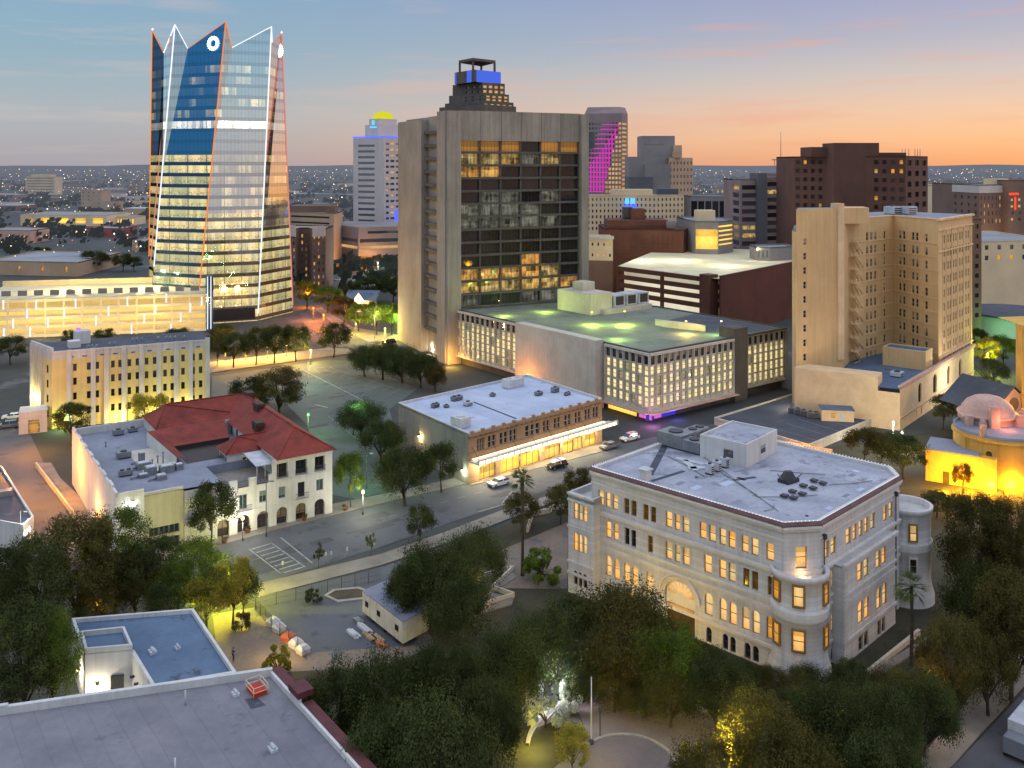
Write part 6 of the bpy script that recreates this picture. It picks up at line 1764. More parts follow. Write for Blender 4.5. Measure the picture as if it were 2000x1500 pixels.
q = MB(); f = fs[0]; f.box(q, -.3, f.L + .5, z(466), z(460), -.2, 1.0); q.build('cornice', 'white_far', t)
q = MB(); f.wall(q, 0, f.L, 0, z(508), o=.1); q.build('lower_wall', 'brick_far', t)
# parking garage with maroon flank
GB2 = thing('brown_garage', 'brown parking garage with bright white decks and blank maroon flank', 'parking garage', (*P(1400, 345), 0))
ga_, gb2, gc_ = P(1205, 378), P(1384, 340), P(1550, 392)
f1 = Fac(ga_, gb2); f2 = Fac(P(1384, 340), P(1410, 346)); f3 = Fac(P(1408, 336), P(1552, 386))
zt_ = ZZ(542, 341)
q = MB()
for k in range(4):
    z0 = zt_ - 4.1 - k * 3.3
    f1.box(q, 0, f1.L, z0 + 2.4, z0 + 4.15, -1, 0); f2.box(q, 0, f2.L, z0 + 2.4, z0 + 4.15, -1, 0)
for tq in (0, .5, .985): f1.box(q, f1.L * tq, f1.L * tq + .9, 0, zt_ + .1, -1.2, .15)
q.box(P(1384, 341.5), f1.d, 2.4, 2.4, 0, zt_ + 1.2)
q.build('deck_bands', 'brick_brown', GB2)
q = MB(); f1.box(q, .2, f1.L - 4, 0, zt_ - .5, -6, -4); f2.box(q, 3, f2.L - 1, 0, zt_ - .5, -3, -2); q.build('deck_interior', 'garage_white', GB2)
q = MB(); f3.box(q, 0, f3.L, -1, zt_ + .9, -.6, .0); f3.box(q, 0, f3.L, zt_ + .9, zt_ + 1.2, -.8, .1); q.build('flank_wall', 'brick_maroon', GB2)
q = MB(); q.face([V3(p, zt_) for p in (ga_, gb2, P(1408, 336), P(1552, 386), P(1548, 445), P(1300, 470))]); q.build('roof_deck', 'roof_deck_pale', GB2)
for px, yy in ((1260, 400), (1330, 400), (1420, 380), (1480, 400)): lamp_light((*P(px, yy), zt_ + 5), (255, 244, 190), 1500, .4)
# lit yellow corner place and striped garage
Y = 430
z = lambda py: ZZ(py, Y)
t, fs = simple('lit_corner_building', 'low glass corner building glowing yellow beside a striped garage', 'building', [P(1337, Y + 20), P(1358, Y), P(1403, Y - 2), P(1432, Y + 10)], z(432), 'grey_far', [None, (1, 1, z(488), z(446), .96, .92), (1, 5, z(482), z(438), 1.0 - .02, .4)], ['lit_shop'], depth=22)
topbox(t, 'beige_far', 1362, 1397, 411, 434, Y + 14, 8); 
lamp_light((*P(1380, Y - 8), 4), (255, 220, 90), 2500, .6)
# dark low glass block
Y = 600
z = lambda py: ZZ(py, Y)
simple('dark_glass_block', 'low dark glass block with pale roof edge between taller towers', 'building', [P(1349, Y), P(1432, Y - 4)], z(383), 'grey_far', [(6, 1, z(428), z(391), .84, .92)], ['glass_dark'], depth=30)
# mauve office with banded floors
Y = 480
z = lambda py: ZZ(py, Y)
t, fs = simple('banded_office', 'mauve grey office with banded floors and blank lift shaft', 'office', [P(1429, Y + 12), P(1446, Y - 4), P(1480, Y - 2)], z(350), 'mauve_far', [(1, 9, z(498), z(358), .7, .6), (1, 9, z(498), z(358), .8, .55)], ['glass_far', 'glass_far', 'lit_office', 'glass_dark'], depth=18)
q = MB(); f = Fac(P(1480, Y - 6), P(1498, Y - 6)); f.box(q, 0, f.L, 0, z(338), -16, 0); q.build('lift_shaft', 'grey_far_dark', t)
f = Fac(P(1498, Y - 2), P(1556, Y + 6)); hs = gridholes(f, 2, 9, z(488), z(352), .94, .55); q = MB(); f.wall(q, 0, f.L, 0, z(346), hs, .4); q.face([V3(p, z(346)) for p in (f.A, f.B, f.B + Vector((0, 18)), f.A + Vector((0, 18)))]); q.build('wall', 'mauve_far', t)
b_ = Budget(t, 30); fill(b_, f, hs, ['glass_far', 'glass_dark', 'glass_dark', 'glass_far', 'lit_office'])
topbox(t, 'mauve_far', 1500, 1552, 338, 348, Y + 10, 6)
simple('ornate_block', 'small ornate old block with pale cornice below the mauve office', 'building', [P(1478, 400), P(1503, 398), P(1550, 404)], ZZ(482, 400), 'grey_far', [(3, 1, ZZ(505, 400), ZZ(486, 400), .4, .7), None], ['glass_far'], depth=12)
# dark brown tower
Y = 430
z = lambda py: ZZ(py, Y)
t, fs = simple('brown_tower', 'broad dark brown brick tower with stepped roof against the sunset', 'tower', [P(1551, Y + 16), P(1769, Y - 16), P(1812, Y + 8)], z(305), 'brick_tower', [None, (3, 6, z(430), z(308), .5, .5)], ['glass_black'], 'brick_tower', depth=30)
f = fs[0]; b_ = Budget(t, 90)
hs = [h_ for h_ in gridholes(f, 14, 8, z(446), z(308), .42, .46) if not (f.t(1628) < h_[1] and h_[0] < f.t(1700))]
q = MB()
for h_ in hs:
    f.box(q, h_[0] - .25, h_[0], h_[2], h_[3], .02, .2); f.box(q, h_[1], h_[1] + .25, h_[2], h_[3], .02, .2)
q.build('window_surrounds', 'brick_maroon', t, kind='stuff')
for h_ in hs: b_.window(f, *h_, rf_.choices(['glass_black', 'lit_amber', 'lit_office'], [8, 1, 1])[0], 'frame_dark', 'none', -.05)
f.box(q, 0, 1, 0, 1, 0, 1)
topbox(t, 'brick_tower', 1584, 1632, 287, 306, Y + 4, 16); topbox(t, 'brick_tower', 1629, 1717, 279, 440, Y - 5, 16, 'lift_tower'); topbox(t, 'brick_tower', 1717, 1770, 298, 306, Y + 6, 10)
for px in (1762, 1768, 1775, 1787, 1792, 1797):
    q = MB(); q.tube([V3(P(px, Y + 6), z(305)), V3(P(px, Y + 6), z(290))], .14, 4); q.build('antenna', 'metal_grey', t)
# brown slim block behind the hotel
simple('slim_brown_block', 'slim brown brick block peeping out behind the tan hotel edge', 'building', [P(1880, 330), P(1917, 334)], ZZ(428, 330), 'brick_far', [(2, 10, ZZ(628, 330), ZZ(434, 330), .4, .45)], ['glass_dark', 'lit_amber', 'glass_dark'], depth=20)
# right hand far blocks
Y = 600
z = lambda py: ZZ(py, Y)
t, fs = simple('two_tone_hotel', 'two tone brick and white hotel with lit street side', 'hotel', [P(1860, Y + 20), P(1912, Y - 10), P(1972, Y)], z(360), 'brick_far', [(4, 4, z(435), z(378), .35, .45), (8, 4, z(438), z(378), .35, .5)], ['glass_far', 'lit_far', 'glass_far'], depth=30)
f = fs[1]; q = MB(); f.box(q, -.2, f.L + .1, z(376), z(362), -.2, .25); fs[0].box(q, 0, fs[0].L, z(376), z(362), -.2, .25); q.build('white_top_floor', 'white_far', t)
topbox(t, 'beige_far', 1936, 1970, 349, 362, Y + 4, 10)
spot_light((*P(1940, Y - 30), 5), (*P(1945, Y), 30), (255, 215, 150), 40000, 100)
Y = 680
z = lambda py: ZZ(py, Y)
simple('lamp_lined_garage', 'pale garage with rows of bright round lamps on two decks', 'parking garage', [P(1826, Y), P(1882, Y - 8)], z(362), 'beige_far', [(4, 2, z(412), z(368), .4, .35)], ['lit_shop'], depth=40)
t, fs = simple('red_sign_building', 'dark brick building with red light band at the right frame edge', 'building', [P(1970, 590), P(2040, 600)], ZZ(352, 590), 'brick_far', [(5, 4, ZZ(435, 590), ZZ(384, 590), .4, .4)], ['glass_dark', 'lit_far'], depth=20)
q = MB(); f = fs[0]; f.box(q, .3, 8, ZZ(381, 590), ZZ(377, 590), 0, .4); f.box(q, 5, 5.8, ZZ(410, 590), ZZ(385, 590), 0, .4); q.build('red_light_band', 'red_light', t)
Y = 420
z = lambda py: ZZ(py, Y)
simple('flat_beige_building', 'low beige building with broad flat grey roof at the right edge', 'building', [P(1915, Y - 10), P(2060, Y)], z(468), 'beige_far', [(6, 2, z(510), z(470), .3, .45)], ['glass_far', 'lit_amber', 'glass_far', 'glass_far'], depth=55)
t = thing('curved_pavilion', 'low curved white pavilion lit pale green at the right edge', 'building', (*P(1960, 330), 0))
q = MB(); c_ = P(1975, 352); q.lathe(c_, [(17, 0), (17, 7.2)], 30, 0, math.radians(150), math.radians(330)); q.build('curved_wall', 'white_far', t)
q = MB(); q.lathe(c_, [(18, 7.2), (18, 7.9), (.1, 8.0)], 40, 0); q.build('roof', 'roof_dark', t)
lamp_light((*P(1957, 328), 3), (120, 255, 140), 900, .4)
# blocks right of and left of the crown tower
Y = 560
z = lambda py: ZZ(py, Y)
t, fs = simple('slotted_office', 'beige office with long horizontal window slots behind a brick house', 'office', [P(560, Y + 12), P(652, Y - 8)], z(415), 'tan_far', [(1, 7, z(500), z(418), .82, .3)], ['glass_dark'], depth=30)
topbox(t, 'brick_far', 566, 640, 402, 416, Y + 14, 20); topbox(t, 'brick_far', 636, 655, 402, 420, Y + 2, 8)
Y = 470
z = lambda py: ZZ(py, Y)
t, fs = simple('brick_apartments', 'brown brick apartment house with pale crenellated top and bay windows', 'building', [P(560, Y + 8), P(578, Y - 2), P(586, Y + 6), P(602, Y + 6), P(610, Y - 2), P(636, Y + 2)], z(446), 'brick_far', [(2, 8, z(560), z(456), .4, .5), None, (2, 8, z(560), z(456), .4, .5), None, (3, 8, z(560), z(456), .42, .5)], ['glass_far', 'glass_far', 'white_far', 'lit_far'], depth=20)
for f in (fs[0], fs[4]):
    q = MB(); f.box(q, 0, f.L, z(462), z(446), -.1, .12)
    for k in range(4): f.box(q, f.L * k / 4, f.L * (k + .5) / 4, z(446), z(441), -.5, .1)
    q.build('crenellated_top', 'white_far', t)
# left-hand far city landmarks
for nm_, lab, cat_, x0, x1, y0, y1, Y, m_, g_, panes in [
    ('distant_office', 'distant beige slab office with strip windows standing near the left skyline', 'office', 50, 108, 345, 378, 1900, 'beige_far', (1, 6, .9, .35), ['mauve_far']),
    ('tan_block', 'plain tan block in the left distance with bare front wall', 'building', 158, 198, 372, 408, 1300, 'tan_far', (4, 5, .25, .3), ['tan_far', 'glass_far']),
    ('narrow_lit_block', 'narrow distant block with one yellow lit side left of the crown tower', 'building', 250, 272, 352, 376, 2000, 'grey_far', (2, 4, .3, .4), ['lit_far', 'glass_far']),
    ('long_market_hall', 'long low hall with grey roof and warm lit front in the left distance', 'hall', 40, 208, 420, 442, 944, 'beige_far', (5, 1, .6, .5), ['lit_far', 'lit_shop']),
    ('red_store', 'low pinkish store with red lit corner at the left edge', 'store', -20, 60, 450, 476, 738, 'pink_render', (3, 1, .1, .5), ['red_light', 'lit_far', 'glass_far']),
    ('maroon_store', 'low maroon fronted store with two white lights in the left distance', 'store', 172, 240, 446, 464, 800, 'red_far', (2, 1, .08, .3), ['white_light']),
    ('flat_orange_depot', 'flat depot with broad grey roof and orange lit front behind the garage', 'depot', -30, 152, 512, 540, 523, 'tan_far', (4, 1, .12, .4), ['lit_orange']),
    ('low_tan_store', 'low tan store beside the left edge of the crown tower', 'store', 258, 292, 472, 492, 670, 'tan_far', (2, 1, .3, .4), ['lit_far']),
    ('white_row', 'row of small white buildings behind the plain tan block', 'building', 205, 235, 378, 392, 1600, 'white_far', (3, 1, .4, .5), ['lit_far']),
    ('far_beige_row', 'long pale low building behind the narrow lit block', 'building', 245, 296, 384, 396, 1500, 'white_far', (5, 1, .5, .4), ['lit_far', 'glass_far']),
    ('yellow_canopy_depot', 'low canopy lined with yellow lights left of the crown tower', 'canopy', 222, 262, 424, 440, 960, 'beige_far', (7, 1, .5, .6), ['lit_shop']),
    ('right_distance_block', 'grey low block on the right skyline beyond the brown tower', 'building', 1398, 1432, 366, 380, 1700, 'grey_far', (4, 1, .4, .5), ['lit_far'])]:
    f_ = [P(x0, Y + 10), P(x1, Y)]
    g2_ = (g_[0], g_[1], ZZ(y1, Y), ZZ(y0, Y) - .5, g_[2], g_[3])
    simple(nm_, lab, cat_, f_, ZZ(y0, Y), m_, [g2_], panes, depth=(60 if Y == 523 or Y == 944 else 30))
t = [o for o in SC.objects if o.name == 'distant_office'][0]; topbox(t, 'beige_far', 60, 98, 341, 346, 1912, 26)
t = thing('lattice_mast', 'thin lattice radio mast rising above the skyline', 'mast', (*P(1525, 1500), 0))
q = MB(); p = P(1525, 1500); q.tube([V3(p, 0), V3(p, ZZ(318, 1500)), V3(p, ZZ(258, 1500))], [1.2, .8, .3], 4); q.build('pole', 'grey_far', t)
q = MB(); p2 = P(1513, 1450); q.tube([V3(p2, 0), V3(p2, ZZ(312, 1450))], .6, 4); f = Fac(P(1508, 1450), P(1518, 1450)); f.box(q, 0, f.L, ZZ(313, 1450), ZZ(311, 1450), -1, 1); q.build('side_mast', 'grey_far', t)
# scattered low-rise of the far city
rs = random.Random(77)
n_low = 0
for i in range(260):
    px = rs.uniform(-150, 2150); Y = math.exp(rs.uniform(math.log(650), math.log(3300)))
    py = HY + F * H / Y
    if 285 < px < 580 and Y < 900: continue
    if 780 < px < 1345 and Y < 1500: continue
    if 1345 < px < 1830 and Y < 700: continue
    if px < 300 and Y < 1050: continue
    p = P(px, Y); w_ = rs.uniform(7, 26) * (1 + Y / 4000); d_ = rs.uniform(8, 22); h_ = rs.choice([4, 5, 6, 7, 9, 12]) * (1 if Y < 1800 else 1.3)
    t = thing('low_rise_building', 'small low building among the trees and lights of the hazy far city', 'building', (*p, 0), 'low buildings scattered across the far city')
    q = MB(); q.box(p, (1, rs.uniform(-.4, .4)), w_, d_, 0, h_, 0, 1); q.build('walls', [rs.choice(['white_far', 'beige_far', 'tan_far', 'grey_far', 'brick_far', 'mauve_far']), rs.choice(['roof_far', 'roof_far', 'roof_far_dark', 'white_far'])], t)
    if Y < 1500:
        f = Fac(p + Vector((-w_ * .8, -d_ - 6)), p + Vector((w_ * .8, -d_ - 6)))
# points of light over the far city: street and yard lamps beyond counting
lb = {k: MB() for k in ('warm', 'white', 'red', 'blue')}
for i in range(2200):
    px = rs.uniform(-150, 2150); Y = math.exp(rs.uniform(math.log(560), math.log(9000)))
    if 285 < px < 580 and Y < 700: continue
    p = P(px, Y); r = (.3 + rs.random() ** 3 * .6) * (Y / 900) ** .8; z_ = rs.uniform(5, 10) + Y * .0005
    k = rs.choices(['warm', 'white', 'red', 'blue'], [9, 4, 1, .4])[0]
    m_ = lb[k]; c_ = V3(p, z_)
    for sx in (-1, 1):
        for sy in (-1, 1):
            m_.face([c_ + Vector((sx * r, 0, 0)), c_ + Vector((0, sy * r, 0)), c_ + Vector((0, 0, r))]); m_.face([c_ + Vector((sx * r, 0, 0)), c_ + Vector((0, sy * r, 0)), c_ - Vector((0, 0, r))])
for j in range(26):   # lamps strung along the avenues of the far city
    xa, ya = rs.uniform(-900, 1900), rs.uniform(650, 1600); an = rs.choice((.72, .86, 2.3, 2.45, .1, 1.5)) + rs.uniform(-.1, .1); sp_ = rs.uniform(32, 60)
    for k_ in range(rs.randrange(14, 46)):
        x_, y_ = xa + math.cos(an) * sp_ * k_, ya + abs(math.sin(an)) * sp_ * k_; px = CX + x_ * F / y_
        if (285 < px < 580 and y_ < 700) or (780 < px < 1345 and y_ < 900): continue
        c_ = Vector((x_, y_, 9)); r = .42 * (y_ / 900) ** .8; m_ = lb['warm']
        for sx in (-1, 1):
            for sy in (-1, 1):
                m_.face([c_ + Vector((sx * r, 0, 0)), c_ + Vector((0, sy * r, 0)), c_ + Vector((0, 0, r))]); m_.face([c_ + Vector((sx * r, 0, 0)), c_ + Vector((0, sy * r, 0)), c_ - Vector((0, 0, r))])
emit('far_warm', (255, 206, 150), 2.2); emit('far_white', (250, 246, 235), 2.4); emit('far_red', (255, 80, 60), 1.6); emit('far_blue', (90, 120, 255), 1.5)
for k, m_ in lb.items(): m_.build('distant_lights', 'far_' + k, None, kind='stuff', label={'warm': 'warm orange lamp points strewn over the far city', 'white': 'white lamp points strewn over the far city', 'red': 'red lamp points strewn over the far city', 'blue': 'blue lamp points strewn over the far city'}[k], category='lights')
# ------------------------------------------------------------------ yellow lit church at the right
CC = thing('church', 'yellow floodlit church with rounded apse, gabled end and pink lit roofs', 'church', (*P(1930, 190), 0))
q = MB()
c1 = G(1930, 960, 0).xy + Vector((7.4, 9.0))
q.lathe(c1, [(9.0, -1), (9.0, 9.6)], 40, 0)
q.build('apse_wall', 'yellow_render', CC)
q = MB(); q.lathe(c1, [(9.0, 9.6), (9.0, 10.2), (8.6, 10.2), (8.6, 9.7), (.05, 9.9)], 40); q.build('apse_roof', 'roof_grey', CC)
q = MB(); c2 = c1 + Vector((0.2, 6)); q.lathe(c2, [(5.6, 9.8), (5.6, 11.0), (5.9, 11.1), (5.9, 11.5), (5.3, 11.6), (5.0, 12.6), (4.1, 13.8), (2.6, 14.7), (1.0, 15.1), (.05, 15.2)], 36); q.build('lantern_drum', 'pink_render', CC)
fl_ = Fac(G(1808, 938).xy, G(1912, 955).xy)
q = MB(); fl_.box(q, 0, fl_.L + 3, -1, 6.2, -9, 0); q.build('sacristy_wall', 'yellow_render', CC)
q = MB(); fl_.box(q, -.2, fl_.L, 6.2, 6.5, -9.2, .2); q.build('sacristy_roof', 'roof_grey', CC)
q = MB(); t = fl_.t(1848); fl_.box(q, t - .6, t + .6, 0, 2.4, .01, .08); q.build('door', 'wood_dark', CC)
fr2 = Fac(c1 + Vector((8.2, -3)), c1 + Vector((26, 4)))
q = MB(); fr2.box(q, 0, fr2.L, -1, 9.6, -14, 0); q.build('nave_wall', 'yellow_render', CC)
for k in (0, 7):
    a0 = math.radians(195 + k * 22); d_ = Vector((math.cos(a0), math.sin(a0)))
    q = MB(); q.box(c1 + d_ * 9.1, d_, .22, .45, -.5, 9.2); q.build('buttress', 'yellow_render', CC)
q = MB(); q.lathe(c1, [(9.0, 8.7), (9.35, 8.8), (9.35, 9.1), (9.05, 9.2)], 40); q.build('cornice', 'yellow_render', CC)
for k in (1,):
    a0 = math.radians(206 + k * 22); d_ = Vector((math.cos(a0), math.sin(a0))); n_ = Vector((-d_.y, d_.x)); f_ = Fac(c1 + d_ * 9.06 - n_ * .55, c1 + d_ * 9.06 + n_ * .55)
    q = MB(); pts_ = [(0, 4.6)] + [(.55 - .55 * math.cos(math.pi * j / 8), 6.6 + .55 * math.sin(math.pi * j / 8)) for j in range(9)] + [(1.1, 4.6)]
    q.face([f_.p(t_, z_, .02) for t_, z_ in pts_]); q.build('arched_niche', 'lit_dim', CC)
for dx, dy, hx_, z1_ in ((-5.6, 2.2, .7, 11.3), (-3.6, .4, .6, 10.9), (4.4, 1.2, .9, 11.6), (6.6, 3.0, 1.2, 12.4)):
    q = MB(); q.box(c1 + Vector((dx, dy)), (1, .2), hx_, .5, 9.6, z1_); q.box(c1 + Vector((dx, dy)), (1, .2), hx_ * .6, .52, z1_, z1_ + .5); q.build('stepped_parapet', 'pink_render', CC)
# gabled end with round window
gL, gR = P(1930, 201), P(2040, 207); fg = Fac(gL, gR)
q = MB(); c_ = fg.t(1980); hw_ = 6.5
q.hexa([fg.p(c_ - hw_, 6, 0), fg.p(c_ + hw_, 6, 0), fg.p(c_ + hw_, 9, -1), fg.p(c_ - hw_, 9, -1)], [fg.p(c_ - hw_, 9.5, 0), fg.p(c_ + hw_, 9.5, 0), fg.p(c_ + hw_, 9.5, -1), fg.p(c_ - hw_, 9.5, -1)])
q.face([fg.p(c_ - hw_, 9.5), fg.p(c_ + hw_, 9.5), fg.p(c_, 14.4)])
q.build('gable', 'pink_render', CC)
q = MB()
for k in range(20):
    a0, a1 = 2 * math.pi * k / 20, 2 * math.pi * (k + 1) / 20
    q.face([fg.p(c_, 10.9, .05), fg.p(c_ + 1.5 * math.cos(a0), 10.9 + 1.5 * math.sin(a0), .05), fg.p(c_ + 1.5 * math.cos(a1), 10.9 + 1.5 * math.sin(a1), .05)])
q.build('round_window', 'brick_far', CC)
q = MB(); q.face([fg.p(c_ - hw_ - .6, 9.2, .4), fg.p(c_, 14.8, .4), fg.p(c_, 14.8, -14), fg.p(c_ - hw_ - .6, 9.2, -14)]); q.face([fg.p(c_ + hw_ + .6, 9.2, .4), fg.p(c_, 14.8, .4), fg.p(c_, 14.8, -14), fg.p(c_ + hw_ + .6, 9.2, -14)])
q.build('gable_roof', 'roof_dark', CC)
q = MB(); fb_ = Fac(P(1880, 214), P(1945, 212)); fb_.box(q, 0, fb_.L, 0, 6.5, -10, 0); q.build('side_aisle', 'grey_wall', CC)
q = MB(); pp = G(1942, 812, 12.4).xy; q.box(pp, (1, 0), .9, .6, 9, 14.2); q.build('chimney', 'pink_render', CC)
q = MB(); q.box(G(1920, 850, 10).xy, (1, 0), .5, .5, 9.8, 12); q.build('chimney', 'pink_render', CC)
# bell tower cut by the frame
BTW = thing('bell_tower', 'yellow lit stone bell tower cut by the right frame edge', 'tower', (*P(2010, 205), 0))
f1 = Fac(P(1984, 208), P(1996, 204)); f2 = Fac(P(1996, 204), P(2060, 210))
q = MB(); f2.wall(q, 0, f2.L, 0, ZZ(634, 206), [(1.2, 3.2, 16, 23)], .5); f1.wall(q, 0, f1.L, 0, ZZ(634, 206)); f2.box(q, -.3, f2.L, ZZ(640, 206), ZZ(632, 206), -.2, .4); f2.box(q, -.2, f2.L, 13, 13.6, -.2, .3)
q.face([V3(p, ZZ(634, 206)) for p in (f1.A, f1.B, f2.B, f2.B + Vector((0, 8)), f1.A + Vector((0, 8)))]); q.build('wall', 'yellow_render', BTW)
q = MB(); f2.wall(q, 1.2, 3.2, 16, 23, o=-.5); q.build('belfry_opening', 'lit_amber', BTW)
for px, yy, e in ((1830, -3, 800), (1875, -4, 900), (1920, -4, 1100), (1960, -4, 1100), (2000, -4, 900)):
    p = G(px, 950).xy; lamp_light((p.x, p.y - 3.0, 1.2), (255, 180, 24), e * 1.25, .3)
lamp_light((*c1 + Vector((0, -2)), 11.6), (255, 140, 90), 160, .3)
lamp_light((*c1 + Vector((8, -1)), 11.2), (255, 150, 90), 130, .3)
lamp_light((*P(1990, 196), 14), (255, 190, 40), 600, .3)
# ------------------------------------------------------------------ ground, streets, lots
def sheet(name, pts, z, mat, kind='structure', **k):
    q = MB(); q.face([V3(p, z) for p in pts]); return q.build(name, mat, None, kind=kind, **k)
def gpoly(*pp): return [G(a, b).xy for a, b in pp]
def slab(name, pts, z0, z1, mat):
    q = MB(); q.prism(ccw(pts), z0, z1, 0); return q.build(name, mat, None, kind='structure')
R_ = 30000
q = MB()
ys = [20, 120, 250, 420, 700, 1200, 2200, 5000, 12000, 30000]
for a, b in zip(ys, ys[1:]):
    q.face([(-b * 2, a, -.05), (b * 2, a, -.05), (b * 2, b, -.05), (-b * 2, b, -.05)])
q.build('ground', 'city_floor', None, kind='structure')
# low hills on the horizon
q = MB()
for i in range(60):
    x0 = -9000 + i * 300; h0 = 40 + 35 * mnoise.noise(Vector((i * .23, 0, 0))); h1 = 40 + 35 * mnoise.noise(Vector(((i + 1) * .23, 0, 0)))
    q.face([(x0, 11000, -1), (x0 + 300, 11000, -1), (x0 + 300, 11600, h1), (x0, 11600, h0)])
q.build('hills', 'leaf_far', None, kind='structure')
# main street
uM = Vector((.78, .626)).normalized()
road_l = gpoly((300, 1105), (430, 1066), (650, 1006), (940, 938), (1195, 872), (1420, 822), (1700, 760))
road_r = gpoly((1760, 775), (1470, 850), (1250, 905), (1010, 975), (745, 1068), (480, 1150), (300, 1210))
sheet('road', road_l + road_r, .012, 'asphalt')
slab('pavement', gpoly((300, 1075), (430, 1040), (652, 985), (780, 960), (930, 925), (945, 938), (655, 1005), (432, 1065), (300, 1104)), 0, .15, 'pavement')
slab('pavement', gpoly((918, 950), (1175, 883), (1196, 871), (1182, 861), (930, 925)), 0, .15, 'pavement')
slab('pavement', gpoly((490, 1145), (745, 1083), (870, 1040), (1000, 990), (1120, 955), (1118, 968), (1000, 1012), (870, 1062), (748, 1104), (505, 1168)), 0, .15, 'pavement')
slab('pavement', gpoly((1110, 1020), (980, 1075), (980, 1150), (1108, 1150)), 0, .1, 'dry_ground')
sheet('side_road', gpoly((495, 1170), (750, 1106), (880, 1062), (880, 1085), (760, 1135), (500, 1205)), .016, 'asphalt')
# crossing and lane lines
q = MB()
def gl(p0, p1, w_, z_=.034):
    a, b = G(*p0).xy, G(*p1).xy; d = (b - a).normalized(); n_ = Vector((-d.y, d.x)) * w_ / 2
    q.face([V3(p, z_) for p in (a - n_, b - n_, b + n_, a + n_)])
for k in range(8):
    t = k / 7
    gl((492 + 62 * t, 1073 + 46 * t), (528 + 64 * t, 1062 + 46 * t), .35)
gl((487, 1073), (548, 1120), .22); gl((529, 1060), (596, 1108), .22); gl((548, 1050), (610, 1100), .25)
for k in range(9):
    t0 = k / 9; gl((760 + 300 * t0, 1010 - 82 * t0), (775 + 300 * t0, 1006 - 82 * t0), .14)
gl((935, 1000), (985, 985), .3); gl((980, 984), (1000, 960), .2)
q.build('road_marking', 'line_paint', None, kind='structure')
# left side street with orange light
sheet('side_road', gpoly((-60, 800), (60, 850), (100, 935), (135, 1010), (150, 1090), (60, 1090), (30, 960), (-60, 860)), .010, 'asphalt')
slab('pavement', gpoly((66, 905), (100, 905), (118, 935), (250, 1060), (200, 1075), (140, 1010)), 0, .15, 'pavement')
# parking lot and orange promenade
lot = gpoly((415, 735), (640, 703), (700, 706), (815, 760), (760, 800), (770, 830), (745, 960), (700, 975), (640, 965), (600, 830), (560, 790), (412, 775))
sheet('parking_lot', lot, .008, 'asphalt_lot')
slab('pavement', gpoly((330, 745), (415, 728), (660, 694), (690, 690), (680, 682), (640, 680), (412, 708), (330, 722)), 0, .14, 'pavement')
sheet('side_road', gpoly((585, 612), (615, 603), (660, 640), (720, 668), (800, 660), (900, 640), (905, 655), (800, 676), (720, 690), (650, 668), (610, 668)), .011, 'asphalt')
slab('pavement', gpoly((615, 603), (628, 601), (690, 640), (780, 655), (795, 664), (720, 668), (660, 640)), 0, .14, 'pavement')
q = MB()
for k in range(12):
    t = k / 11; gl((560 + 170 * t, 728 + 62 * t), (590 + 150 * t, 722 + 60 * t), .12, .02)
gl((430, 748), (640, 716), .12, .02); gl((640, 716), (800, 768), .12, .02); gl((590, 722), (745, 800), .35, .02)
for k in range(9):
    t = k / 8; gl((650 + 130 * t, 716 + 46 * t), (632 + 130 * t, 724 + 46 * t), .12, .02)
for k in range(12):
    t = k / 11; gl((440 + 190 * t, 746 - 28 * t), (452 + 190 * t, 754 - 28 * t), .12, .02)
gl((640, 812), (700, 860), .15, .02); gl((615, 790), (640, 796), .6, .02)
q.build('parking_marking', 'line_paint', None, kind='structure')
# construction yard, planters and garden round the hall
sheet('garden_ground', gpoly((480, 1180), (760, 1120), (1000, 1020), (1190, 940), (2100, 800), (2200, 1700), (300, 1700), (300, 1350)), .004, 'garden')
sheet('yard_ground', gpoly((415, 1200), (505, 1185), (720, 1142), (790, 1150), (850, 1260), (760, 1300), (600, 1310), (430, 1320)), .010, 'dry_ground')
sheet('bare_lot', gpoly((500, 1188), (720, 1146), (770, 1180), (820, 1260), (610, 1275)), .013, 'asphalt')
slab('planter_island', gpoly((633, 1165), (650, 1153), (700, 1148), (728, 1158), (712, 1172), (660, 1178)), 0, .2, 'kerb_stone')
sheet('planter_soil', gpoly((640, 1165), (655, 1156), (698, 1152), (720, 1159), (708, 1169), (660, 1174)), .215, 'soil')
slab('garden_path', gpoly((935, 1175), (1000, 1120), (1008, 1130), (962, 1160), (1003, 1170), (1000, 1182), (940, 1200)), 0, .2, 'pavement')
q = MB()
f = Fac(G(935, 1178).xy, G(1000, 1170).xy)
# plaza at the bottom with curved kerb
cpl = G(1240, 1470).xy
ring = [cpl + Vector((math.cos(a), math.sin(a))) * 11.5 for a in [math.pi * k / 24 for k in range(49)]]
sheet('plaza', ring, .012, 'plaza_paving')
q = MB(); q.lathe(cpl, [(11.5, 0), (11.5, .4), (11.9, .4), (11.9, 0)], 40, 0, math.radians(10), math.radians(175)); q.build('plaza_kerb', 'kerb_stone', None, kind='structure')
q = MB(); q.lathe(cpl + Vector((-1, -2)), [(5.0, .016), (5.0, .15), (5.3, .15), (5.3, .016)], 36, 0, math.radians(-20), math.radians(150)); q.build('plaza_kerb', 'kerb_stone', None, kind='structure')
sheet('lawn', gpoly((960, 1500), (1040, 1425), (1130, 1390), (1150, 1440), (1060, 1520), (960, 1560)), .014, 'garden')
# street at lower right
sheet('road', gpoly((1860, 1500), (2010, 1340), (2200, 1250), (2400, 1500), (2100, 1700), (1780, 1600)), .012, 'asphalt')
slab('pavement', gpoly((1800, 1480), (1905, 1350), (1975, 1275), (2010, 1275), (2005, 1335), (1862, 1495), (1800, 1540)), 0, .15, 'pavement')
slab('garden_path', gpoly((1700, 1315), (1820, 1240), (1832, 1248), (1715, 1325)), 0, .25, 'pavement')
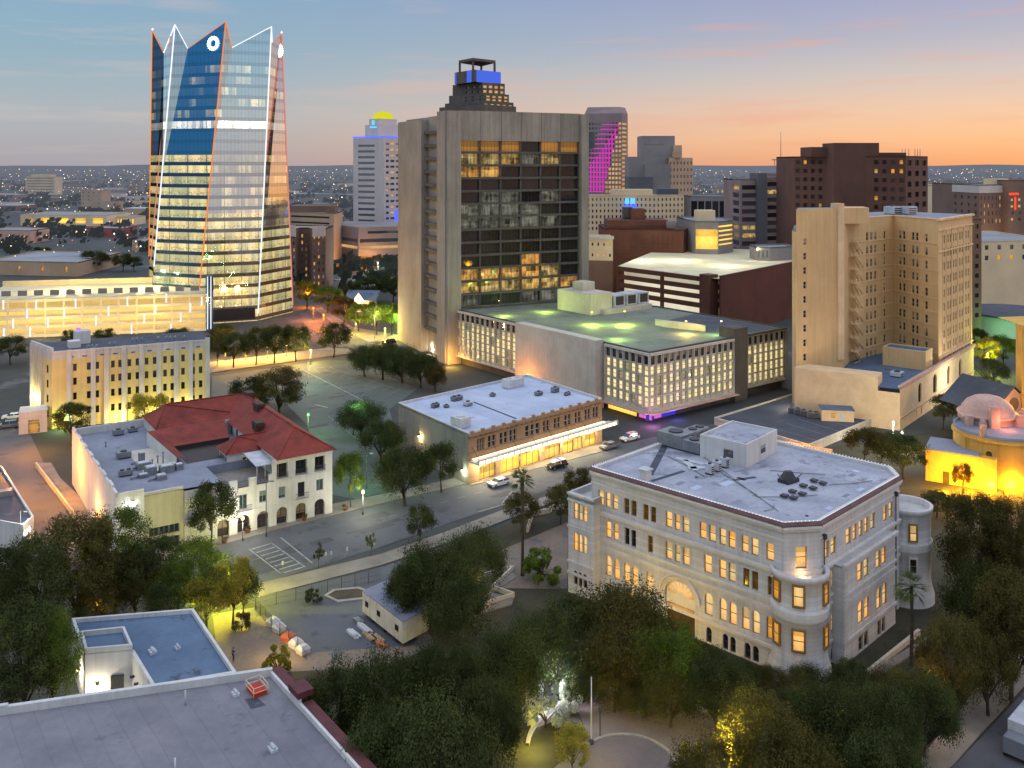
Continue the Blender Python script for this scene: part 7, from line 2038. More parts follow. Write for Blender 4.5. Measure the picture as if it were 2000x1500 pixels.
# terrace wall steps left of the hall
t = thing('terrace_wall', 'low stepped pale terrace wall beside the stone hall', 'wall', (*G(1060, 1010).xy, 0))
q = MB(); pts = gpoly((1030, 1040), (1040, 1008), (1072, 1002), (1080, 995), (1115, 993))
for a, b in zip(pts, pts[1:]):
    f = Fac(a, b); f.box(q, 0, f.L, 0, .9, -.2, .2)
q.build('wall', 'pale_concrete', t)
t = thing('ramp_wall', 'pale concrete ramp wall zigzagging through the garden', 'wall', (*G(960, 1160).xy, 0))
q = MB(); pts = gpoly((945, 1128), (1003, 1112), (962, 1152), (1004, 1166), (942, 1186))
for a, b in zip(pts, pts[1:]):
    f = Fac(a, b); f.box(q, 0, f.L, 0, .7, -.15, .15)
q.build('wall', 'pale_concrete', t)
t = thing('hall_retaining_wall', 'low pale retaining wall along the right foot of the stone hall', 'wall', (*G(1740, 1290).xy, 0))
q = MB(); f = Fac(G(1690, 1325).xy, G(1795, 1240).xy); f.box(q, 0, f.L, 0, .8, -.2, .2); q.build('wall', 'pale_concrete', t)
# far left dark roofed shop with white script sign
t = thing('corner_shop', 'dark roofed shop with white lit sign at the left edge of the street', 'shop', (*G(20, 1040).xy, 0))
zs = 4.0
cs = ccw([G(a, b, zs).xy for a, b in ((-60, 880), (5, 915), (66, 1012), (45, 1030), (-60, 1010))])
q = MB(); q.prism(cs, 0, zs, 0, 1); inn = parapet(q, cs, zs, zs + .4, .3); q.build('wall', ['white_render', 'roof_dark'], t)
q = MB(); fq = Fac(G(-20, 1016, zs).xy, G(45, 1031, zs).xy); fq2 = Fac(G(45, 1030, zs).xy, G(66, 1012, zs).xy)
x0 = .5
for i, (w_, h_) in enumerate(((.5, .9), (.3, .5), (.3, .5), (.2, .8), (.35, .5), (.3, .55), (.3, .9), (.35, .5))):
    fq2.box(q, x0 * .62, (x0 + w_) * .62, zs - 1.6, zs - 1.6 + h_, .02, .1); x0 += w_ + .16
q.build('sign', 'white_light', t)
q = MB(); q.box(G(10, 968, zs).xy, (1, .6), 1.2, .8, zs, zs + 1.0); q.build('roof_plant', 'metal_grey', t)
lamp_light((*G(30, 965).xy, 6.5), (255, 160, 62), 1500, .3)
lamp_light((*G(60, 885).xy, 6.5), (255, 160, 62), 1900, .3)
lamp_light((*G(105, 985).xy, 6.0), (255, 160, 62), 1300, .3)
lamp_light((*G(170, 1040).xy, 4.0), (255, 160, 60), 500, .3)
t = thing('garden_wall', 'low wall with planting along the left side of the white arcade building', 'wall', (*G(120, 960).xy, 0))
q = MB(); f = Fac(G(72, 912).xy, G(150, 1015).xy); f = Fac(f.B, f.A); f.box(q, 0, f.L, 0, 1.0, -.3, 0); q.build('wall', 'tan_trim', t)

# patched asphalt and covers on the streets
rp = random.Random(12)
q = MB()
for i in range(26):
    t_ = rp.random(); s_ = rp.random()
    a_ = Vector((440 + 720 * t_, 1075 - 195 * t_)); b_ = Vector((500 + 740 * t_, 1140 - 225 * t_)); m_ = a_ + (b_ - a_) * (.15 + .7 * s_)
    p_ = G(m_.x, m_.y).xy; q.box(p_, uM, rp.uniform(.6, 4.0), rp.uniform(.3, 1.1), .012, .0165 + i * .0005)
for i in range(16):
    p_ = G(rp.uniform(560, 760), rp.uniform(715, 850)).xy; q.box(p_, (uM.x, uM.y + rp.uniform(-.2, .2)), rp.uniform(.8, 3), rp.uniform(.4, 1.4), .008, .0105 + i * .0005)
q.build('road_patch', 'tar_patch', None, kind='structure')
# ------------------------------------------------------------------ trees
def leaf_cloud(seed, W, Hc, z0, nclump, nleaf, size, droop=0.0, flat=1.0):
    r = random.Random(seed); q = MB(); cl = []
    for i in range(nclump):
        a = r.uniform(0, 2 * math.pi); u_ = r.uniform(-.75, 1); rr = math.sqrt(max(0, 1 - u_ * u_ * .8)) * (.35 + .65 * r.random() ** .6)
        c = Vector((math.cos(a) * rr * W / 2, math.sin(a) * rr * W / 2, z0 + Hc * (.5 + .42 * u_ * flat)))
        cl.append((c, r.uniform(.09, .19) * W))
    for i in range(nleaf):
        c, R = cl[r.randrange(nclump)]
        d = Vector((r.gauss(0, 1), r.gauss(0, 1), r.gauss(0, 1) * .75 + .15)).normalized() * R * (.35 + .65 * r.random() ** .5) * r.choice((1, 1, 1, 1.18))
        p = c + d
        n = (d.normalized() * .9 + Vector((r.gauss(0, .4), r.gauss(0, .4), r.gauss(.4, .4)))).normalized()
        a_ = n.orthogonal().normalized(); b_ = n.cross(a_); s = size * r.uniform(.6, 1.35)
        t = r.uniform(0, 6.3); a2_ = a_ * math.cos(t) + b_ * math.sin(t); b2_ = n.cross(a2_)
        q.face([p - a2_ * s, p - b2_ * s * .55, p + a2_ * s, p + b2_ * s * .55])
    return q, cl
def trunk_mesh(seed, z0, Hc, cl, r0, nl=9):
    r = random.Random(seed); q = MB()
    lean = Vector((r.uniform(-.3, .3), r.uniform(-.3, .3), 0))
    q.tube([(0, 0, -.3), (0, 0, .2), tuple(lean * .5 + Vector((0, 0, z0 * .6))), tuple(lean + Vector((0, 0, z0 + Hc * .35)))], [r0 * 1.4, r0, r0 * .8, r0 * .4], 8)
    for c, R in r.sample(cl, min(nl, len(cl))):
        s_ = lean * .7 + Vector((0, 0, z0 * r.uniform(.6, 1.0) + .2)); m_ = (s_ + c) / 2 + Vector((0, 0, .3))
        q.tube([s_, m_, c], [r0 * .5, r0 * .3, r0 * .1], 5)
    return q
TREES = {}
def proto(kind, seed, W, Hc, z0, nclump, nleaf, size, r0, leafmat):
    q, cl = leaf_cloud(seed, W, Hc, z0, nclump, nleaf, size)
    TREES[kind] = (q.build('crown', leafmat, mesh_only=True), trunk_mesh(seed, z0, Hc, cl, r0).build('trunk', 'bark', mesh_only=True), max(2 * max(math.hypot(v[0], v[1]) for v in q.v) * .93, .1), max(v[2] for v in q.v) * .97)
proto('oak', 1, 12, 6.4, 2.0, 64, 24000, .135, .42, 'leaf_oak')
proto('oak2', 2, 13, 6.8, 1.8, 80, 25000, .135, .45, 'leaf_oak')
proto('tall', 3, 9, 10.5, 2.6, 74, 22000, .13, .32, 'leaf_brown')
proto('tall2', 4, 10, 11, 2.5, 84, 23000, .13, .34, 'leaf_green')
proto('round', 5, 6, 5.0, 2.0, 38, 9500, .115, .16, 'leaf_green')
proto('round2', 6, 7, 5.6, 2.0, 44, 10500, .12, .18, 'leaf_oak')
proto('small', 7, 3.2, 2.6, 1.4, 12, 1800, .1, .07, 'leaf_green')
proto('lite', 8, 9, 6.5, 1.6, 22, 1300, .5, .3, 'leaf_far')
proto('lite2', 9, 10, 6.0, 1.4, 26, 1500, .5, .3, 'leaf_far')
proto('bush', 10, 3.0, 2.2, .1, 14, 2200, .12, .08, 'leaf_green')
tr_r = random.Random(5)
def tree(px, ptop, pbase, wpx, kind, label, mat=None, name='tree', cat='tree', group=None):
    p = G(px, pbase); Y = p.y
    hh = max(ZZ(ptop, Y), 1.0); ww = wpx * Y / F
    cm_, tm_, W, HH = TREES[kind]
    t = thing(name, label, cat, tuple(p), group, rz=tr_r.uniform(0, 6.28))
    t.scale = (ww / W, ww / W, hh / HH)
    c_ = bpy.data.objects.new('crown', cm_); COL.objects.link(c_); c_.parent = t
    k_ = bpy.data.objects.new('trunk', tm_); COL.objects.link(k_); k_.parent = t
    if mat:
        c_.material_slots[0].link = 'OBJECT'; c_.material_slots[0].material = MATS[mat]
    return t
g_ = 'trees at the lower left'
for a in [
 (150, 1000, 1235, 175, 'tall', 'tall rusty brown tree behind the blue roof at lower left', 'leaf_brown'),
 (225, 985, 1200, 150, 'tall2', 'tallest green tree in front of the white arcade building wall', 'leaf_green'),
 (300, 1045, 1205, 150, 'tall2', 'dark green tree below the entrance of the white arcade building', 'leaf_oak'),
 (385, 1050, 1210, 150, 'tall2', 'dense green tree just left of the yellow lit tree', 'leaf_green'),
 (455, 1090, 1222, 100, 'round2', 'tree glowing yellow green round a street lamp at the kerb', 'leaf_yellow'),
 (402, 1120, 1238, 105, 'round', 'yellow green tree beside the blue roof corner under the lamp', 'leaf_yellow'),
 (62, 1040, 1290, 160, 'tall2', 'large dark green tree at the left edge behind the shop sign', 'leaf_oak'),
 (45, 1170, 1420, 180, 'tall', 'dark tree at the left edge beside the lit yard wall', 'leaf_oak'),
 (105, 1185, 1400, 120, 'tall2', 'dark tree touching the left wall of the blue roofed building', 'leaf_green'),
 (5, 1060, 1320, 130, 'tall', 'shadowy tree cut by the left frame edge', 'leaf_oak'),
 (265, 1065, 1215, 120, 'tall', 'brownish tree between the two greenest trees at lower left', 'leaf_brown'),
 (475, 1110, 1205, 80, 'round2', 'dark tree at the kerb right of the yellow lamp', 'leaf_oak'),
 (340, 1110, 1225, 120, 'oak', 'low dark tree hanging over the far edge of the blue roof', 'leaf_oak'),
 (190, 1120, 1240, 120, 'oak2', 'low dark tree over the back parapet of the blue roof', 'leaf_oak')]:
    tree(*a[:6], mat=a[6], group=g_)
for a in [
 (840, 1050, 1225, 170, 'oak', 'spreading dark oak over the far end of the site trailer', 'leaf_oak'),
 (925, 1015, 1175, 150, 'oak2', 'dark oak reaching toward the street beside the palm', 'leaf_oak'),
 (795, 1095, 1215, 110, 'oak', 'dark oak overhanging the street fence left of the trailer roof', 'leaf_oak'),
 (895, 1110, 1260, 170, 'oak2', 'broad dark oak right behind the site trailer', 'leaf_oak'),
 (1215, 1120, 1350, 260, 'oak2', 'big olive lit tree hiding the left foot of the stone hall', 'leaf_brown'),
 (1105, 1150, 1345, 170, 'oak', 'dim olive tree left of the big lit tree before the stone hall', 'leaf_oak'),
 (1300, 1195, 1385, 170, 'oak', 'olive tree under the great arch of the stone hall', 'leaf_green'),
 (1040, 1180, 1350, 150, 'oak2', 'dark tree between the ramp wall and the bluish lit bush', 'leaf_oak'),
 (665, 1275, 1480, 170, 'oak', 'dark oak leaning over the maroon roof edge', 'leaf_oak'),
 (760, 1245, 1490, 200, 'oak2', 'dark oak below the lumber pile in the yard', 'leaf_oak'),
 (880, 1235, 1480, 200, 'oak', 'dark oak below the near end of the site trailer', 'leaf_oak'),
 (985, 1200, 1440, 180, 'oak2', 'dark oak left of the white lit bush', 'leaf_oak'),
 (850, 1330, 1620, 260, 'oak2', 'large near oak at the bottom edge right of the flat roof', 'leaf_oak'),
 (735, 1370, 1610, 170, 'oak', 'near oak pressed against the maroon edge at the bottom', 'leaf_oak'),
 (950, 1310, 1560, 170, 'oak', 'near dark oak left of the plaza lawn', 'leaf_oak'),
 (1400, 1280, 1430, 170, 'oak', 'dark tree under the round front turret on its left', 'leaf_oak'),
 (1310, 1290, 1420, 120, 'oak2', 'dark tree behind the curved plaza kerb', 'leaf_brown')]:
    tree(*a[:6], mat=a[6], group='dark oaks round the yard and plaza')
for a in [
 (1480, 1340, 1580, 200, 'oak', 'dim brown tree between plaza and front turret', 'leaf_brown'),
 (1625, 1320, 1560, 220, 'oak2', 'dark tree right below the round front turret', 'leaf_oak'),
 (1725, 1330, 1520, 170, 'oak', 'dark tree below the right flank of the stone hall', 'leaf_oak'),
 (1390, 1420, 1640, 190, 'oak2', 'greyish tree at the bottom edge lit by a yellow lamp', 'leaf_brown'),
 (1560, 1410, 1680, 250, 'oak2', 'large dim tree at the bottom edge right of the lamp', 'leaf_brown'),
 (1720, 1420, 1660, 210, 'oak', 'dark tree at the bottom edge beside the sidewalk', 'leaf_oak'),
 (1805, 1290, 1480, 150, 'oak2', 'dark tree by the sidewalk of the lower right street', 'leaf_oak'),
 (1905, 955, 1200, 150, 'tall', 'brown tree standing right behind the far round turret', 'leaf_brown'),
 (1972, 965, 1200, 130, 'tall2', 'green brown tree in front of the church yard', 'leaf_brown'),
 (1915, 1085, 1310, 180, 'oak', 'dim tree right of the tall palm by the stone hall', 'leaf_oak'),
 (1975, 1110, 1370, 160, 'tall', 'dim brown tree at the right frame edge', 'leaf_brown'),
 (1860, 1180, 1400, 150, 'oak2', 'dark tree between the palm and the lower right street', 'leaf_brown'),
 (1930, 1230, 1400, 130, 'oak', 'low dark tree just above the lower right street', 'leaf_brown')]:
    tree(*a[:6], mat=a[6], group='trees at the lower right')
for a in [
 (1118, 1418, 1520, 85, 'round', 'small bright yellow green tree beside the plaza', 'leaf_yellow', None),
 (820, 990, 1062, 72, 'round2', 'dark round street tree on the median of the main street', 'leaf_oak', None),
 (725, 1040, 1085, 26, 'small', 'thin young tree on the median below the larger street tree', 'leaf_oak', 'saplings on the street median'),
 (622, 1060, 1110, 26, 'small', 'thin young tree on the median near the zebra crossing', 'leaf_oak', 'saplings on the street median'),
 (412, 945, 1068, 110, 'round2', 'round dark tree before the entrance of the white arcade building', 'leaf_oak', None),
 (140, 785, 868, 86, 'round', 'dark tree at the left foot of the cream block', 'leaf_oak', None),
 (290, 768, 842, 96, 'round2', 'tree glowing yellow green at the foot of the cream block', 'leaf_yellow', None),
 (545, 716, 812, 112, 'tall', 'brown green tree rising behind the red tiled roof', 'leaf_brown', None),
 (485, 738, 808, 90, 'round2', 'dark tree left of the brown one behind the red roof', 'leaf_oak', None),
 (685, 880, 992, 74, 'round2', 'dark green tree at the right corner of the white arcade building', 'leaf_green', None),
 (790, 865, 988, 140, 'oak', 'dark wide tree by the street between two buildings', 'leaf_oak', None),
 (862, 862, 962, 84, 'round2', 'tree against the side wall of the stone shop block', 'leaf_oak', None),
 (705, 775, 850, 118, 'oak2', 'dense dark shrubby tree in the parking lot', 'leaf_oak', None),
 (745, 815, 905, 110, 'oak', 'dark tree behind the side wall of the stone shop block', 'leaf_oak', None),
 (1018, 965, 1040, 90, 'round', 'feathery brown tree under the street palm', 'leaf_brown', None),
 (1095, 950, 1025, 80, 'round', 'brown leafless looking tree left of the stone hall corner', 'leaf_brown', None),
 (1130, 915, 985, 70, 'round2', 'brown tree at the kerb behind the stone hall corner', 'leaf_brown', None),
 (1060, 1075, 1135, 90, 'bush', 'low green bush bank left of the stone hall', 'leaf_green', None),
 (1065, 1335, 1420, 95, 'bush', 'bush lit bluish white beside the plaza', 'leaf_pale', None),
 (1115, 1320, 1385, 60, 'bush', 'small bush lit blue white behind the flagpole', 'leaf_pale', None),
 (540, 1265, 1315, 70, 'bush', 'dry yellow bush beside the maroon roof edge', 'leaf_yellow', None),
 (472, 1195, 1232, 38, 'bush', 'small dark shrub on the bare yard under the lamp', 'leaf_brown', None),
 (612, 1150, 1178, 36, 'bush', 'bluish shrub by the street fence', 'leaf_oak', None),
 (1350, 1450, 1540, 60, 'bush', 'yellow lit shrub at the bottom edge', 'leaf_yellow', None)]:
    tree(*a[:6], mat=a[6], group=a[7])
for i, a in enumerate([(1375, 1255, 1335, 110, 'oak', 'leaf_oak'), (1450, 1285, 1350, 95, 'oak2', 'leaf_oak'), (1505, 1300, 1362, 85, 'oak', 'leaf_brown'), (1580, 1296, 1372, 110, 'oak2', 'leaf_oak'), (1660, 1285, 1385, 110, 'oak', 'leaf_oak'), (1740, 1290, 1400, 110, 'oak2', 'leaf_brown'), (1540, 1345, 1450, 150, 'oak', 'leaf_oak'), (1680, 1340, 1460, 170, 'oak2', 'leaf_oak'), (1840, 1300, 1400, 100, 'oak', 'leaf_oak'), (1200, 1300, 1390, 130, 'oak', 'leaf_brown'), (1260, 1330, 1400, 90, 'oak2', 'leaf_oak'), (1140, 1270, 1370, 120, 'oak2', 'leaf_oak'), (700, 1330, 1480, 120, 'oak2', 'leaf_oak')]):
    tree(*a[:5], ['dark shrub tree left of the row under the arched basement windows', 'second dark shrub tree under the arched basement windows', 'brownish shrub tree left of the front turret foot', 'dark shrub tree hiding the front turret foot', 'dark shrub tree right of the front turret foot', 'brown shrub tree under the right flank corner', 'dim tree on the slope before the front turret', 'dim broad tree on the slope right of the front turret', 'small dark tree above the lower right sidewalk', 'brown low tree behind the plaza kerb at left', 'small dark tree behind the middle of the plaza kerb', 'dark low tree behind the flagpole', 'dark low oak beside the maroon roof step'][i], mat=a[5], group='shrub trees below the stone hall')
pl = ['leftmost tree of the row on the orange promenade', 'second tree from the left on the orange promenade', 'third tree from the left on the orange promenade', 'fourth tree from the left on the orange promenade', 'fifth tree from the left on the orange promenade', 'sixth tree of the promenade row below the crown tower']
for i, (px, pt, pb, w_) in enumerate([(424, 650, 716, 62), (456, 648, 718, 66), (500, 640, 714, 74), (536, 636, 710, 76), (578, 634, 706, 70), (436, 632, 690, 60)]):
    tree(px, pt, pb, w_, 'round' if i % 2 else 'round2', pl[i], 'leaf_oak', group='promenade trees')
tree(652, 632, 698, 78, 'round2', 'single round tree at the corner of the orange street', 'leaf_oak')
for i, (px, pt, pb, w_, lab) in enumerate([(712, 666, 735, 80, 'left end of the dark tree bank beside the concrete tower'), (748, 662, 742, 90, 'second tree of the dark bank beside the concrete tower'), (786, 668, 748, 90, 'third tree of the dark bank beside the concrete tower'), (822, 684, 757, 80, 'fourth tree of the dark bank beside the concrete tower'), (850, 702, 765, 56, 'brownish right end of the dark tree bank')]):
    tree(px, pt, pb, w_, 'oak' if i % 2 else 'oak2', lab, 'leaf_oak' if i < 4 else 'leaf_brown', group='dark tree bank')
for i, (px, pt, pb, w_, lab, m_) in enumerate([(600, 548, 602, 60, 'tree right of the crown tower edge line', 'leaf_green'), (640, 560, 612, 70, 'tree along the right side of the orange street', 'leaf_green'), (672, 578, 632, 66, 'orange tinged tree above the orange street bend', 'leaf_brown'), (700, 590, 648, 64, 'tree before the small blue roofed house', 'leaf_green'), (735, 588, 655, 64, 'green tree left of the concrete tower', 'leaf_green'), (765, 592, 655, 60, 'green tree touching the left pier of the concrete tower', 'leaf_green'), (768, 535, 590, 70, 'dark tree behind the small blue roofed house', 'leaf_oak'), (720, 540, 590, 70, 'dark tree by the bright white floodlight', 'leaf_oak'), (690, 548, 600, 50, 'dark low tree left of the small blue roofed house', 'leaf_oak')]):
    tree(px, pt, pb, w_, 'round' if i % 2 else 'round2', lab, m_, group='trees along the orange street')
for i, (px, pt, pb, w_, lab, m_) in enumerate([(1690, 835, 905, 90, 'olive tree left of the white wall lamps below the tan hotel', 'leaf_brown'), (1765, 848, 935, 110, 'dark tree between the stone hall roof and the yellow church', 'leaf_oak'), (1722, 842, 912, 70, 'olive tree under the bright white lamps', 'leaf_brown'), (1842, 768, 838, 56, 'tree before the arched windows of the tan hotel', 'leaf_brown'), (1868, 760, 830, 50, 'second tree before the arches of the tan hotel', 'leaf_brown'), (1892, 745, 818, 60, 'tree with a white glare beside the hotel corner', 'leaf_brown'), (1940, 700, 770, 70, 'dark tree left of the bell tower', 'leaf_oak'), (1928, 660, 725, 60, 'tree with yellow lit leaves beyond the hotel corner', 'leaf_yellow'), (1960, 655, 720, 60, 'tree with lit top before the bell tower', 'leaf_green'), (1910, 640, 700, 50, 'dark tree just right of the hotel corner', 'leaf_oak'), (1945, 495, 570, 90, 'dark tree mass below the flat beige building', 'leaf_oak'), (1990, 490, 575, 70, 'dark tree cut by the right edge below the beige building', 'leaf_oak'), (1880, 905, 965, 50, 'shrubby tree at the foot of the yellow church wall', 'leaf_brown'), (1830, 960, 1010, 80, 'dark tree in front of the low church wall', 'leaf_oak')]):
    tree(px, pt, pb, w_, 'round' if i % 2 else 'round2', lab, m_, group='trees round the hotel and church')
for i, (px, pt, pb, w_, lab) in enumerate([(20, 655, 712, 80, 'dark tree at the left edge below the glowing garage'), (205, 642, 672, 50, 'small tree rising behind the cream block roof'), (135, 645, 680, 40, 'small tree before the glowing garage'), (350, 640, 672, 60, 'tree behind the right end of the cream block'), (190, 490, 530, 60, 'dark tree behind the glowing garage roof'), (240, 495, 530, 50, 'second dark tree behind the glowing garage roof'), (80, 482, 505, 44, 'lone dark tree on the flat depot forecourt'), (262, 500, 530, 40, 'dark tree next to the crown tower left edge'), (170, 490, 525, 36, 'slim dark tree by the depot wall')]):
    tree(px, pt, pb, w_, 'round2', lab, 'leaf_oak', group='trees round the glowing garage')
# palms
def palm(px, ptop, pbase, wpx, label):
    p = G(px, pbase); Y = p.y; top = ZZ(ptop, Y); ww = wpx * Y / F / 2
    t = thing('palm_tree', label, 'palm tree', tuple(p))
    q = MB(); zc = top - ww * .75
    q.tube([V3(p, -.2), V3(p, .5), V3(p.xy + Vector((.1, 0)), zc * .6), V3(p, zc)], [.34, .26, .2, .24], 8); q.build('trunk', 'bark', t)
    r = random.Random(int(px)); q = MB()
    for k in range(46):
        az = r.uniform(0, 6.28); el_ = r.uniform(-.9, 1.35); d = Vector((math.cos(az) * math.cos(el_), math.sin(az) * math.cos(el_), math.sin(el_)))
        L_ = ww * r.uniform(.8, 1.05); c0 = V3(p, zc + .1); side = d.cross(Vector((0, 0, 1))).normalized(); up_ = side.cross(d)
        hub = c0 + d * L_ * .5
        q.tube([c0, hub], [.03, .02], 3)
        for j in range(11):
            a_ = (j - 5) / 5 * 1.15
            tip = hub + (d * math.cos(a_) + side * math.sin(a_)) * L_ * .52 - Vector((0, 0, .12 * L_))
            w_ = side * .05 + up_ * .03
            q.face([hub - w_, hub + w_, tip])
    q.build('fronds', 'leaf_palm', t)
    q = MB()
    for k in range(30):
        az = r.uniform(0, 6.28); c0 = V3(p, zc - r.uniform(0, ww * .3)); q.face([c0 + Vector((math.cos(az) * .2, math.sin(az) * .2, 0)), c0 + Vector((math.cos(az + .5) * .2, math.sin(az + .5) * .2, 0)), c0 + Vector((math.cos(az) * .5, math.sin(az) * .5, -ww * .5))])
    q.build('dead_skirt', 'leaf_brown', t)
palm(1020, 915, 1125, 62, 'tall slender palm beside the main street before the shop block')
palm(1780, 1117, 1300, 84, 'tall fan palm standing at the right flank of the stone hall')
palm(1951, 868, 935, 34, 'small palm in front of the yellow church wall')
palm(1992, 885, 950, 40, 'palm cut by the right edge before the church')
# wooded far city
rw = random.Random(9)
q = MB()
for i in range(5200):
    Y = math.exp(rw.uniform(math.log(430), math.log(5200))); px = rw.uniform(-150, 2150)
    if 285 < px < 575 and Y < 620: continue
    if 780 < px < 1350 and Y < 900: continue
    if 1350 < px < 1860 and Y < 520: continue
    if px < 320 and Y < 640: continue
    if mnoise.noise(Vector((px * .012, math.log(Y) * 5, 0))) < -.12: continue
    p = P(px, Y); w_ = rw.uniform(4, 9) * (1 + Y / 3500); h_ = rw.uniform(5, 10)
    for k in range(9):
        c_ = V3(p, 0) + Vector((rw.gauss(0, w_ * .4), rw.gauss(0, w_ * .3), rw.uniform(.25, 1) * h_)); s = w_ * rw.uniform(.22, .42)
        n = Vector((rw.gauss(0, .5), -1, rw.gauss(.6, .4))).normalized(); a_ = n.orthogonal().normalized(); b_ = n.cross(a_)
        q.face([c_ - a_ * s, c_ - b_ * s * .7, c_ + a_ * s * .9, c_ + b_ * s * .75])
q.build('distant_woodland', 'leaf_far', None, kind='stuff', label='dark tree canopy spread across the hazy far city', category='woodland')
# ------------------------------------------------------------------ lamps, poles, vehicles, people, yard clutter
def street_lamp(px, pbase, ptop, label, lightc=(255, 222, 140), e=900, globe='warm_light', style='globe', group=None):
    p = G(px, pbase); Y = p.y; z = ZZ(ptop, Y)
    t = thing('street_lamp', label, 'street lamp', tuple(p), group)
    q = MB(); q.tube([V3(p, 0), V3(p, .5), V3(p, .55), V3(p, z - .3)], [.16, .16, .08, .06], 8); q.build('pole', 'metal_dark', t)
    if style == 'globe':
        q = MB(); q.lathe(p.xy, [(.02, z - .32), (.2, z - .25), (.28, z), (.2, z + .25), (.02, z + .34)], 12); q.build('lamp_head', globe, t)
        q = MB(); q.lathe(p.xy, [(.24, z + .28), (.1, z + .42), (.02, z + .5)], 10); q.build('cap', 'metal_dark', t)
        lamp_light((p.x, p.y, z + .75), lightc, e * .4, .2); lamp_light((p.x, p.y - .5, z - .6), lightc, e * .6, .2)
    else:
        q = MB(); q.tube([V3(p, z - .3), V3(p, z), V3(p, z) + Vector((.9, -.2, .1))], .05, 6); q.build('arm', 'metal_grey', t)
        q = MB(); h_ = p.xy + Vector((1.0, -.2)); q.box(h_, (1, -.2), .4, .16, z + .02, z + .16); q.build('lamp_head', 'metal_grey', t)
        q = MB(); q.box(h_, (1, -.2), .3, .12, z - .03, z + .015); q.build('lens', globe, t)
        lamp_light((h_.x, h_.y, z - .35), lightc, e, .2)
    return t
street_lamp(709, 1005, 961, 'lit globe lamp at the street corner right of the white arcade building', (255, 244, 215), 480)
street_lamp(474, 1056, 1012, 'lit globe lamp in front of the arcade of the white building', (255, 246, 222), 340)
street_lamp(447, 1185, 1118, 'yellow lamp glowing inside the kerb tree at lower left', (240, 236, 60), 3200, 'yellow_light')
street_lamp(520, 1048, 940, 'tall unlit pale pole lamp before the arcade', (255, 255, 255), 1, 'metal_pale', 'arm')
street_lamp(716, 955, 885, 'pole lamp glowing green in the dark parking strip', (110, 255, 130), 260, 'green_light', 'arm')
street_lamp(602, 850, 810, 'small green lit lamp behind the red tiled roof', (170, 255, 110), 300, 'green_light', 'globe')
street_lamp(1425, 1590, 1462, 'yellow lit lamp post at the bottom edge', (250, 236, 90), 2400, 'yellow_light', 'globe')
street_lamp(245, 1090, 978, 'white lit pole lamp at the street corner of the white arcade building', (235, 245, 255), 800, 'white_light', 'arm')
street_lamp(40, 1075, 998, 'slim pale pole lamp beside the corner shop sign', (230, 245, 230), 300, 'white_light', 'arm')
street_lamp(607, 712, 684, 'pale lit lamp post among the promenade trees', (255, 214, 120), 2600, 'warm_light', 'globe')
street_lamp(732, 662, 608, 'tall pale pole lamp at the bend of the orange street', (255, 240, 180), 2200, 'warm_light', 'arm')
street_lamp(773, 652, 620, 'green tinged lamp beside the concrete tower pier', (170, 255, 110), 1500, 'green_light', 'globe')
street_lamp(1555, 808, 776, 'pale pole lamp at the street corner of the grid office', (255, 240, 200), 700, 'warm_light', 'globe')
street_lamp(1745, 880, 826, 'bright white lamp at the podium corner of the tan hotel', (255, 250, 225), 1200, 'white_light', 'globe')
street_lamp(1762, 880, 846, 'second white lamp low beside the podium corner', (255, 244, 210), 700, 'white_light', 'globe')
street_lamp(1905, 790, 746, 'glaring white lamp at the far corner of the tan hotel', (255, 250, 225), 1500, 'white_light', 'globe')
street_lamp(1929, 735, 693, 'lamp beside yellow lit leaves beyond the hotel corner', (240, 255, 90), 2600, 'yellow_light', 'globe')
street_lamp(738, 548, 514, 'dazzling white floodlight pole in the far parking lot', (255, 250, 235), 6000, 'white_light', 'globe')
street_lamp(843, 690, 678, 'white lamp at the foot of the concrete tower', (255, 240, 200), 260, 'white_light', 'globe')
street_lamp(868, 700, 681, 'orange lamp on the front pier foot of the concrete tower', (255, 160, 60), 160, 'orange_light', 'globe')
street_lamp(601, 750, 706, 'tall pole lamp standing in the middle of the green tinted parking lot', (214, 255, 220), 600, 'metal_pale', 'arm')
street_lamp(690, 850, 790, 'second pole lamp in the shaded end of the parking lot', (170, 255, 200), 420, 'metal_pale', 'arm')
for px, py, e in ((440, 706, 2600), (480, 704, 2600), (522, 700, 2600), (560, 696, 2600)):
    lb_ = {440: 'leftmost', 480: 'second', 522: 'third', 560: 'rightmost'}[px]
    street_lamp(px, py, py - 22, f'{lb_} orange lamp under the promenade trees', (255, 186, 80), e, 'warm_light', 'globe', 'promenade lamps')
for px, py, e, lb_ in ((612, 626, 3200, 'near'), (632, 640, 3000, 'middle'), (600, 600, 3200, 'far')):
    street_lamp(px, py, py - 24, f'{lb_} orange lamp along the orange street', (255, 130, 30), e, 'orange_light', 'globe', 'orange street lamps')
for px, py, e, lb_ in ((695, 655, 1500, 'left'), (752, 664, 1500, 'right')):
    street_lamp(px, py, py - 22, f'{lb_} yellow lamp under the trees by the concrete tower', (255, 220, 80), e, 'warm_light', 'globe', 'yellow street lamps')
wall_lamp(tuple(fL.p(fL.t(820), 5.2, .2)), 'lit lamp high on the side wall of the stone shop block', 160, (255, 220, 150), 1.6)
wall_lamp(tuple(fL.p(fL.t(905), 2.6, .3)), 'white lamp low on the side wall near the street corner', 120, (240, 255, 210), 1.4)
